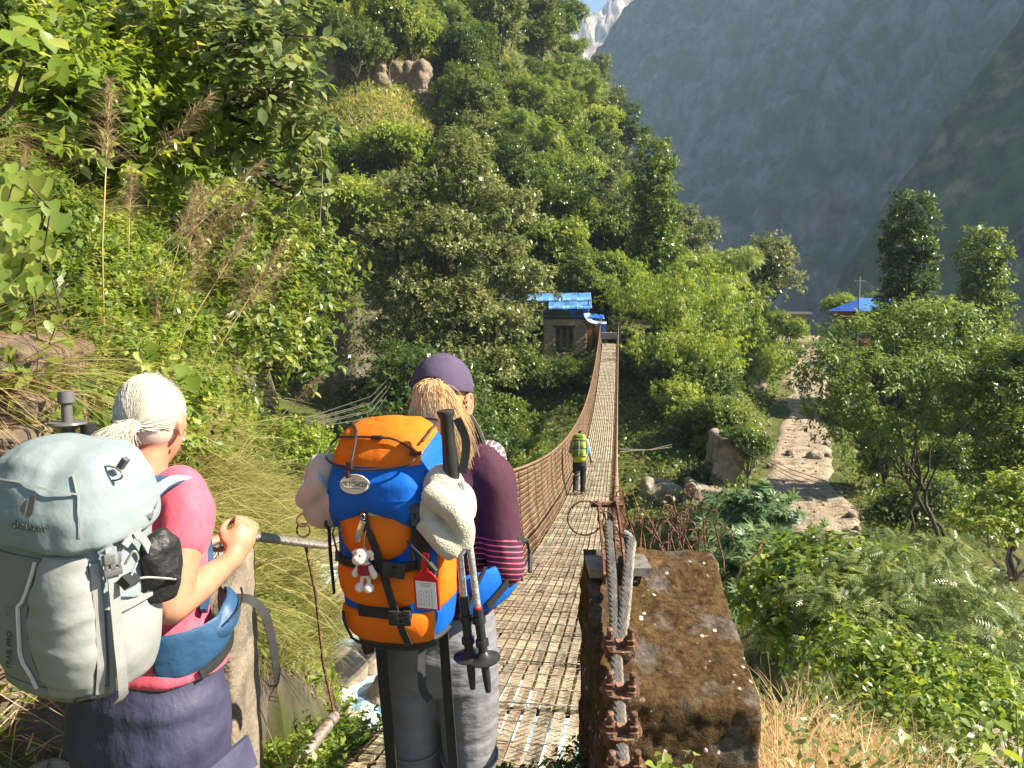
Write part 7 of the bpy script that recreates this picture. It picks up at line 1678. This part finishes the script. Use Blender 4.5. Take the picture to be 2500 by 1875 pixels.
# -- creeper with heart-shaped leaves on the left
cv = empty('creeper', (-2.2, 3.5, 1.0)); tag(cv, 'climbing creeper with heart shaped leaves over the left rock face', 'creeper'); HT = leaf_tmpl('heart'); HL_ = [one_leaf(LM['light'], t, HT) for t in (.3, .5, .7, .85)]; mb = MB()
for k in range(190):
    px = abs(r.gauss(0, 75)) + r.uniform(-40, 20); py = 400 + r.random() ** .9 * 560
    if py > 820: px = px * 1.1 + 40
    Y = 3.75 + r.uniform(-.2, .3); p = at(px, py, Y) - cv.location
    put_leaf(HL_, cv, p, (r.uniform(-.6, .6), -.25, -1), (r.uniform(-.2, .7), -.8, .55), r.uniform(.055, .105))
    if k % 6 == 0: mb.tube([p, p + Vector((r.uniform(-.1, .1), .05, r.uniform(-.25, .1))), p + Vector((r.uniform(-.25, .1), .1, r.uniform(-.5, -.1)))], .004, 4)
mb.build('stems', M_bark, cv)
for k in range(16):
    px = r.uniform(130, 480); py = r.uniform(820, 980); o = 0
    put_leaf(HL_, cv, at(px, py, 4.4) - cv.location, (r.uniform(-.6, .6), -.25, -1), (r.uniform(-.2, .7), -.8, .55), r.uniform(.06, .10))
# -- rock face beside the grey pack
M_rock = mat('layered brown rock', (.115, .072, .042), (.21, .15, .10), scale=3, rough=.95, bump=1, bscale=9, c3=(.10, .075, .055), cscale=2.5, bdist=.06, stretch=(1, 1, 2.2))
for k, (px, py, Y, sx, sy, sz) in enumerate(((-50, 900, 3.45, .72, .6, .42), (0, 1010, 3.3, .62, .5, .30), (-70, 1120, 3.1, .7, .5, .36), (20, 1190, 3.2, .5, .4, .36), (-90, 1300, 3.0, .7, .5, .36), (40, 1440, 2.9, .5, .5, .40))):
    p = at(px, py, Y + .25); me = rough_solid(MB().box((0, 0, 0), (sx, sy, sz), Matrix.Rotation(.3 - .1 * k, 3, 'Y')), 'rock', M_rock, .03, .06, 2.6, 40 + k, 2); tag(link('rock', me, None, p), ('jutting slab of layered brown rock, topmost behind the grey backpack', 'flat brown rock ledge under the topmost slab', 'weathered rock block behind the grey lid', 'cracked rock step beside the post', 'low rock beside the grey backpack', 'dark rock in the shade of the grey backpack')[k], 'rock')
# -- boulders: cliff on the far bank, stream bed, road side
M_boul = mat('grey boulder', (.20, .165, .125), (.31, .26, .20), scale=2, rough=.95, bump=.8, bscale=8, c3=(.14, .115, .09), cscale=1.5, bdist=.06)
BM = [rough_solid(MB().ell((0, 0, 0), (.5, .42, .36), 12, 8), 'boulder', M_boul, .07, .10, 2.2, 60 + k, 1) for k in range(4)]
for px, py, Y, s, lab in ((1765, 1140, 41, (2.8, 2.6, 5.4), 'tall split boulder on the far bank above the road'), (1720, 1230, 39.5, (3.6, 3.0, 3.4), 'squat boulder at the foot of the split one'), (1620, 1240, 41, (4.2, 3, 4.2), 'shaded rock bluff below the footbridge')):
    p = at(px, py, Y); me = rough_solid(MB().box((0, 0, 0), tuple(x * .62 for x in s), Matrix.Rotation(.2, 3, 'Y')), 'boulder', M_boul, .16, .38, .55, int(px), 1); tag(link('boulder', me, None, p), lab, 'boulder')
k = 0
while k < 46:
    t = r.uniform(2.6, 6.4); i = int(t); p = STREAM[i] + (STREAM[i + 1] - STREAM[i]) * (t - i); x = p[0] + r.gauss(0, 2.0); y = p[1] + r.uniform(-1, 1); k += 1
    tag(link('boulder', r.choice(BM), None, (x, y, p[2] - .05), (r.uniform(0, 6), r.uniform(0, 6), r.uniform(0, 6)), r.uniform(.7, 2.4)), 'wet grey boulder in the foaming stream', 'boulder', 'boulders in the stream')
k = 0
while k < 230:
    t = r.uniform(1.2, 9.4); i = int(t); p = ROAD[i] + (ROAD[i + 1] - ROAD[i]) * (t - i); off = r.gauss(0, 1.6); d = ROAD[i + 1] - ROAD[i]; d = d / np.linalg.norm(d[:2]); x, y = p[0] + d[1] * off, p[1] - d[0] * off; s = r.uniform(.08, .25) if abs(off) < 1.5 else r.uniform(.2, .7); k += 1
    tag(link('stone', r.choice(BM), None, (x, y, h1(x, y) + .12), (r.uniform(0, 6), r.uniform(0, 6), r.uniform(0, 6)), s), 'loose pale stone on the dirt road', 'stone', 'loose stones of the road')
for px, py, Y, s, lab in ((1990, 1100, 47, 1.1, 'pale rounded boulder at the road edge under the wires'), (1930, 1090, 48, .7, 'flat stone on the road beside the pale boulder'), (1840, 930, 66, 2.6, 'grey boulder on the slope above the road'), (1900, 860, 80, 2.2, 'pale boulder near the stone terrace'), (2360, 1460, 25, 1.6, 'grey boulder on the terrace lawn'), (2440, 1430, 26, 2.2, 'long dark boulder behind the pale trunk'), (2370, 1505, 22.5, 1.0, 'small upright stone on the terrace lawn')):
    x = at(px, py, Y).x; tag(link('boulder', r.choice(BM), None, (x, Y, h1(x, Y) + .15), (r.uniform(0, 6), 0, r.uniform(0, 6)), s), lab, 'boulder')
for k, (px, py, Y, sx, sy, sz) in enumerate(((850, 190, 96, 10, 4, 5), (960, 185, 99, 8, 4, 4), (740, 160, 94, 7, 4, 4), (1075, 225, 97, 5, 3, 4))):
    p = at(px, py, Y); x, z = p.x, p.z; me = rough_solid(MB().box((0, 0, 0), (sx, sy, sz), Matrix.Rotation(.15 * k, 3, 'Z')), 'cliff_rock', mat('tan cliff rock %d' % k, (.17, .13, .09), (.27, .21, .15), scale=.6, rough=.95, bump=1, bscale=2.5, c3=(.15, .12, .085), cscale=.5, bdist=.3), .3, 1.5, .3, 80 + k, 1)
    tag(link('cliff_rock', me, None, (x, Y, h1(x, Y) + .02 * sz), (0, 0, 0)), ('broad tan cliff above the grassy hill ledge', 'fractured tan rock beside the broad cliff', 'tan rock bluff half hidden by trees beside the ledge', 'small tan crag at the end of the grassy ledge')[k], 'rock')
for k, (px, Y, sc) in enumerate(((690, 40, 1.5), (735, 42, 1.6), (780, 45, 1.7), (840, 47, 1.8), (870, 43, 1.5), (655, 36, 1.3), (760, 38, 1.3))):
    x = xat(px, Y); plant('bush1', (x, Y, h1(x, Y) - .1), sc, None, 'dark leafy shrub hiding the stream in the ravine', 'shrub', 'dark shrubs of the ravine', 'shrub')
# -- ropes and wires across the gorge
M_oldrope = mat('weathered rope', (.12, .11, .095), (.08, .072, .062), rough=.9)
for k in range(6):
    a, b_ = at(745, 1022 + k * 5, 17), at(960, 912 + k * 5 + (k % 2) * 8, 50); tag(MB().tube([a, a.lerp(b_, .5) + V3(0, 0, -.5 - .08 * k), b_], .011, 5).build('old_cable', M_oldrope), 'slack old grey cable strung across the dark ravine', 'cable', 'old cables over the ravine')
for k in range(3):
    a, b_ = at(1785, 1075 + k * 4, 40), at(2130, 1212 + k * 7, 30); tag(MB().tube([a, a.lerp(b_, .5) + V3(0, 0, -.25 - .1 * k), b_], .016, 5).build('cable', M_pipe), 'thin pale cable running from the split boulder over the road', 'cable', 'cables over the road')
for k in range(2):
    a, b_ = bp(28, .8, .1 + .1 * k), at(1640, 1085 + k * 6, 42); tag(MB().tube([a, a.lerp(b_, .5) + V3(0, 0, -.1), b_], .014, 5).build('guy_wire', M_pipe), 'pale guy wire from the deck edge to the far bank', 'cable', 'guy wires of the bridge')
for k, (px, py, Y, ln) in enumerate(((780, 340, 12, 1.5), (800, 400, 12.5, .9), (700, 380, 11, 1.0), (745, 520, 11.5, .7))):
    a = at(px, py, Y); o = empty('vine', a); tag(o, ('long bare vine hanging from the big leaved tree', 'short vine hanging beside the long one', 'leafy vine under the big leaved tree', 'vine with yellowing leaves at the ravine lip')[k], 'vine'); q2 = [Vector((.03 * math.sin(t * 5), 0, -ln * t)) for t in np.linspace(0, 1, 7)]; MB().tube(q2, .010, 5).build('stem', M_barkpale, o)
    for j in range(10): put_leaf(LF, o, q2[r.randrange(2, 7)] + V3(r.uniform(-.05, .05), -.02, 0), (r.uniform(-1, 1), -.3, -.6), (0, -.6, .8), r.uniform(.08, .13))
# -- little plants on the mossy block and by the deck
bp_ = empty('flowering_weed', (.44, 1.95, .60)); tag(bp_, 'small weed with pink flower heads growing on the mossy block', 'weed'); mb = MB(); LF3 = [one_leaf(LM['light'], t, HT) for t in (.4, .7)]
for k in range(22):
    p = V3(r.uniform(-.07, .10), r.uniform(-.05, .06), r.uniform(.03, .08) + .02); put_leaf(LF3, bp_, p, (r.uniform(-1, 1), r.uniform(-1, .4), .3), (0, -.3, 1), r.uniform(.018, .034)); mb.tube([(0, 0, .0), p * .6, p], .0012, 4)
mb.build('stems', M_culm, bp_)
for p in ((.02, -.03, .09), (-.06, -.01, .08), (.03, -.04, .085), (.09, .05, .10), (-.02, .06, .09)): MB().ell(p, (.006, .006, .006), 8, 6).build('flower', mat('pink flower', (.75, .35, .45), (.65, .25, .38)), bp_)
for k, (x, y, s) in enumerate(((.12, 2.52, .16), (.20, 2.62, .2), (.0, 2.5, .12), (.24, 2.45, .16), (.18, 2.75, .13))):
    plant('bush0' if k % 2 else 'bush2', (x, y, deck_z(max(y, 2.3)) - .05), s, None, 'low green weed growing through the deck beside the mossy block', 'weed', 'weeds at the deck edge', 'weed')
# -- ground cover nobody could count
def scatter(name, n, xf, ls, tmpl, m, label, seed, lift=.12, up=.8, keep=None):
    q = np.random.default_rng(seed); X, Y = xf(q, n)
    dS, _ = _poly_dist(X, Y, STREAM); dR, _ = _poly_dist(X, Y, ROAD); ok = (dS > 3.4) & (dR > 2.0 + .8 * q.random(len(X))) & ~((np.abs(X - (-.25 + (Y - 3.3) * .138)) < 1.0) & (Y > 2.2) & (Y < 4.5)) & ~((X > .2) & (X < .85) & (Y < 3.1))
    if keep is not None: ok &= keep(X, Y)
    X, Y = X[ok], Y[ok]; Z = hgt(X, Y); n = len(X); P = np.stack([X, Y, Z + q.random(n) ** 2 * lift * 2.2], -1)
    V, F, T = leaves(P, q.normal(0, 1, (n, 3)) + np.array([0, 0, .25]), np.array([0, 0, up]) + q.normal(0, .5, (n, 3)), ls * q.uniform(.6, 1.3, n), np.clip(.42 + .35 * fbm(X / 1.7, Y / 1.7, 3, seed) + q.normal(0, .16, n), 0, 1), tmpl)
    o = link(name, leaf_mesh(name, [(V, F, T)], m)); tag(o, label, kind='stuff'); return o
def lawn(name, n, xf, ln, w, m, label, seed, keep=None, lean=.4, bend=.8, tm=.5, seg=3, road=2.0):
    q = np.random.default_rng(seed); X, Y = xf(q, n); dS, _ = _poly_dist(X, Y, STREAM); dR, _ = _poly_dist(X, Y, ROAD); ok = (dS > 3.4) & (dR > road + .9 * q.random(len(X)))
    if keep is not None: ok &= keep(X, Y)
    X, Y = X[ok], Y[ok]; n = len(X); Z = hgt(X, Y); D = np.stack([q.normal(0, lean, n), q.normal(-.1, lean, n), np.ones(n)], -1)
    o = link(name, leaf_mesh(name, [blades(np.stack([X, Y, Z - .03], -1), D, ln * q.uniform(.4, 1.2, n), w * q.uniform(.6, 1.3, n), bend * q.uniform(.3, 1.4, n), np.clip(tm + .3 * fbm(X / 2.5, Y / 2.5, 3, seed) + q.normal(0, .15, n), 0, 1), seg)], m)); tag(o, label, kind='stuff'); return o
def left_bank(q, n): y = 3.3 + 30 * q.random(n) ** 1.5; return -1.0 - .20 * y - np.abs(q.normal(0, 1, n)) * (.9 + .30 * y), y
def gorge_wall(q, n): y = 3.2 + 25 * q.random(n) ** 1.6; return -.95 - .19 * y + np.abs(q.normal(0, .6, n)), y
def right_slope(q, n): y = 2.4 + 16 * q.random(n) ** 1.3; return .9 + np.abs(q.normal(0, 1, n)) * (1.2 + .40 * y) + .06 * y, y
def terrace(q, n): return q.uniform(7, 62, n), 16 + 80 * q.random(n) ** 1.3
def farbank(q, n): return q.uniform(-22, 24, n), q.uniform(34, 70, n)
def hill(q, n): return q.uniform(-46, 26, n), q.uniform(62, 155, n)
scatter('undergrowth', 30000, left_bank, .10, DI, LM['mid'], 'leafy undergrowth on the left bank', 1, .25)
scatter('undergrowth', 12000, gorge_wall, .08, DI, LM['light'], 'green weeds clinging to the drop beside the deck', 2, .12)
scatter('undergrowth', 30000, right_slope, .045, DI, LM['sage'], 'leafy undergrowth on the slope below the mossy block', 3, .25)
scatter('undergrowth', 32000, terrace, .22, DI, LM['mid'], 'low weeds on the terrace beside the road', 4, .25)
scatter('undergrowth', 34000, farbank, .29, DI, LM['mid'], 'leafy undergrowth of the far bank', 5, .45)
scatter('undergrowth', 38000, hill, .55, DI, LM['mid'], 'leafy undergrowth of the wooded hill', 6, .6)
lawn('grass', 15000, left_bank, .42, .008, LM['grass'], 'long grass on the left bank', 7, tm=.65, seg=2)
lawn('dry_grass', 15000, left_bank, .46, .006, LM['dry'], 'bleached dry grass on the left bank', 17, tm=.4, seg=2)
lawn('grass', 9000, gorge_wall, .32, .007, LM['grass'], 'grass on the drop beside the deck', 8)
lawn('grass', 15000, right_slope, .55, .007, LM['dry'], 'dry grass on the slope below the mossy block', 9, tm=.5)
lawn('grass', 29000, terrace, .38, .035, LM['grass'], 'meadow grass on the terrace', 10, tm=.35, road=1.1, seg=2)
lawn('grass', 20000, farbank, .7, .05, LM['grass'], 'rough grass of the far bank', 11, tm=.4, seg=2)
def ledge(X, Y):
    Z = hgt(X, Y); d = np.stack([X, Y, Z - CAMZ], -1); z = d[:, 1] * math.cos(PITCH) - d[:, 2] * math.sin(PITCH); px = 1250 + FPX * d[:, 0] / z; py = 937.5 - FPX * (d[:, 1] * math.sin(PITCH) + d[:, 2] * math.cos(PITCH)) / z
    return (px > 660) & (px < 1240) & (py > 60) & (py < 400)
lawn('grass', 90000, hill, 1.3, .08, LM['hay'], 'yellow dry grass hanging on the sunlit hill ledge', 12, keep=ledge, lean=.3, bend=1.1, tm=.5, seg=2)

def by_feet(q, n): return q.uniform(-2.6, -.85, n), q.uniform(.8, 4.7, n)
lawn('grass', 9000, by_feet, .26, .006, LM['dry'], 'trampled dry grass beside the landing', 13, tm=.3, lean=.8, bend=1.2, seg=2)
scatter('undergrowth', 9000, by_feet, .04, DI, LM['mid'], 'small weeds beside the landing', 14, .08)
for k, (x, y, s_) in enumerate(((-1.30, 1.85, .3), (-1.2, 2.2, .32), (-1.45, 2.3, .28))): tag(link('stone', BM[k % 4], None, (x, y, h1(x, y) + .05), (k, k * 2, k), s_), 'rough stone in the shade beside the landing', 'stone', 'stones beside the landing')

sp = empty('leafy_sprig', at(2500, 1900, 3.7)); tag(sp, 'sprig of large fresh leaves at the edge of the dry grass', 'sprig'); mb = MB()
for px, py in ((2440, 1760), (2480, 1720), (2500, 1790), (2420, 1830), (2470, 1850), (2380, 1850), (2210, 1790), (2250, 1830), (2190, 1840)):
    p = at(px, py, 3.7 + r.uniform(-.1, .15)) - sp.location; put_leaf([one_leaf(LM['light'], .4, HT), one_leaf(LM['light'], .65, HT)], sp, p, (r.uniform(-1, 1), -.4, r.uniform(-.3, .5)), (r.uniform(-.2, .4), -.5, .9), r.uniform(.07, .12)); mb.tube([(0, 0, -.3), p * .5 + V3(0, 0, -.1), p], .003, 4)
mb.build('stems', M_culm, sp)

for k in range(18):
    x = r.uniform(-1.3, -.95); y = r.uniform(3.05, 4.4); kd = r.choice(('bush0', 'bush2')); plant(kd, (x, y, h1(x, y) - .04), r.uniform(.16, .34), None, ('leafy weed' if kd == 'bush0' else 'fresh green weed') + ' beside the grey edge pipe', 'weed', 'weeds beside the edge pipe', 'weed')
for k, (x, y, sc) in enumerate(((-4.8, 47, 1.2), (-3.0, 43.5, .95), (-6.6, 51, 1.3), (-6.2, 43.0, 1.05), (-8.6, 55, 1.25))):
    plant('broad0', (x, y, h1(x, y) - .3), sc, None, 'dark shade tree in the gorge below the large olive tree', 'tree', 'dark trees in the gorge')
# ---------------------------------------------------------------- the air of the valley
hz, HN, HL, _b = _new('valley air'); HN.remove(_b)
pv = HN.new('ShaderNodeVolumePrincipled'); pv.inputs['Color'].default_value = (.52, .75, 1.0, 1); pv.inputs['Density'].default_value = 0.00021; pv.inputs['Anisotropy'].default_value = 0.1
HL.new(pv.outputs[0], HN['Material Output'].inputs['Volume'])
haze = MB().box((300, 900, 350), (2000, 2500, 910)).build('haze', hz, smooth=False)
tag(haze, 'pale blue sunlit air filling the valley', kind='stuff')
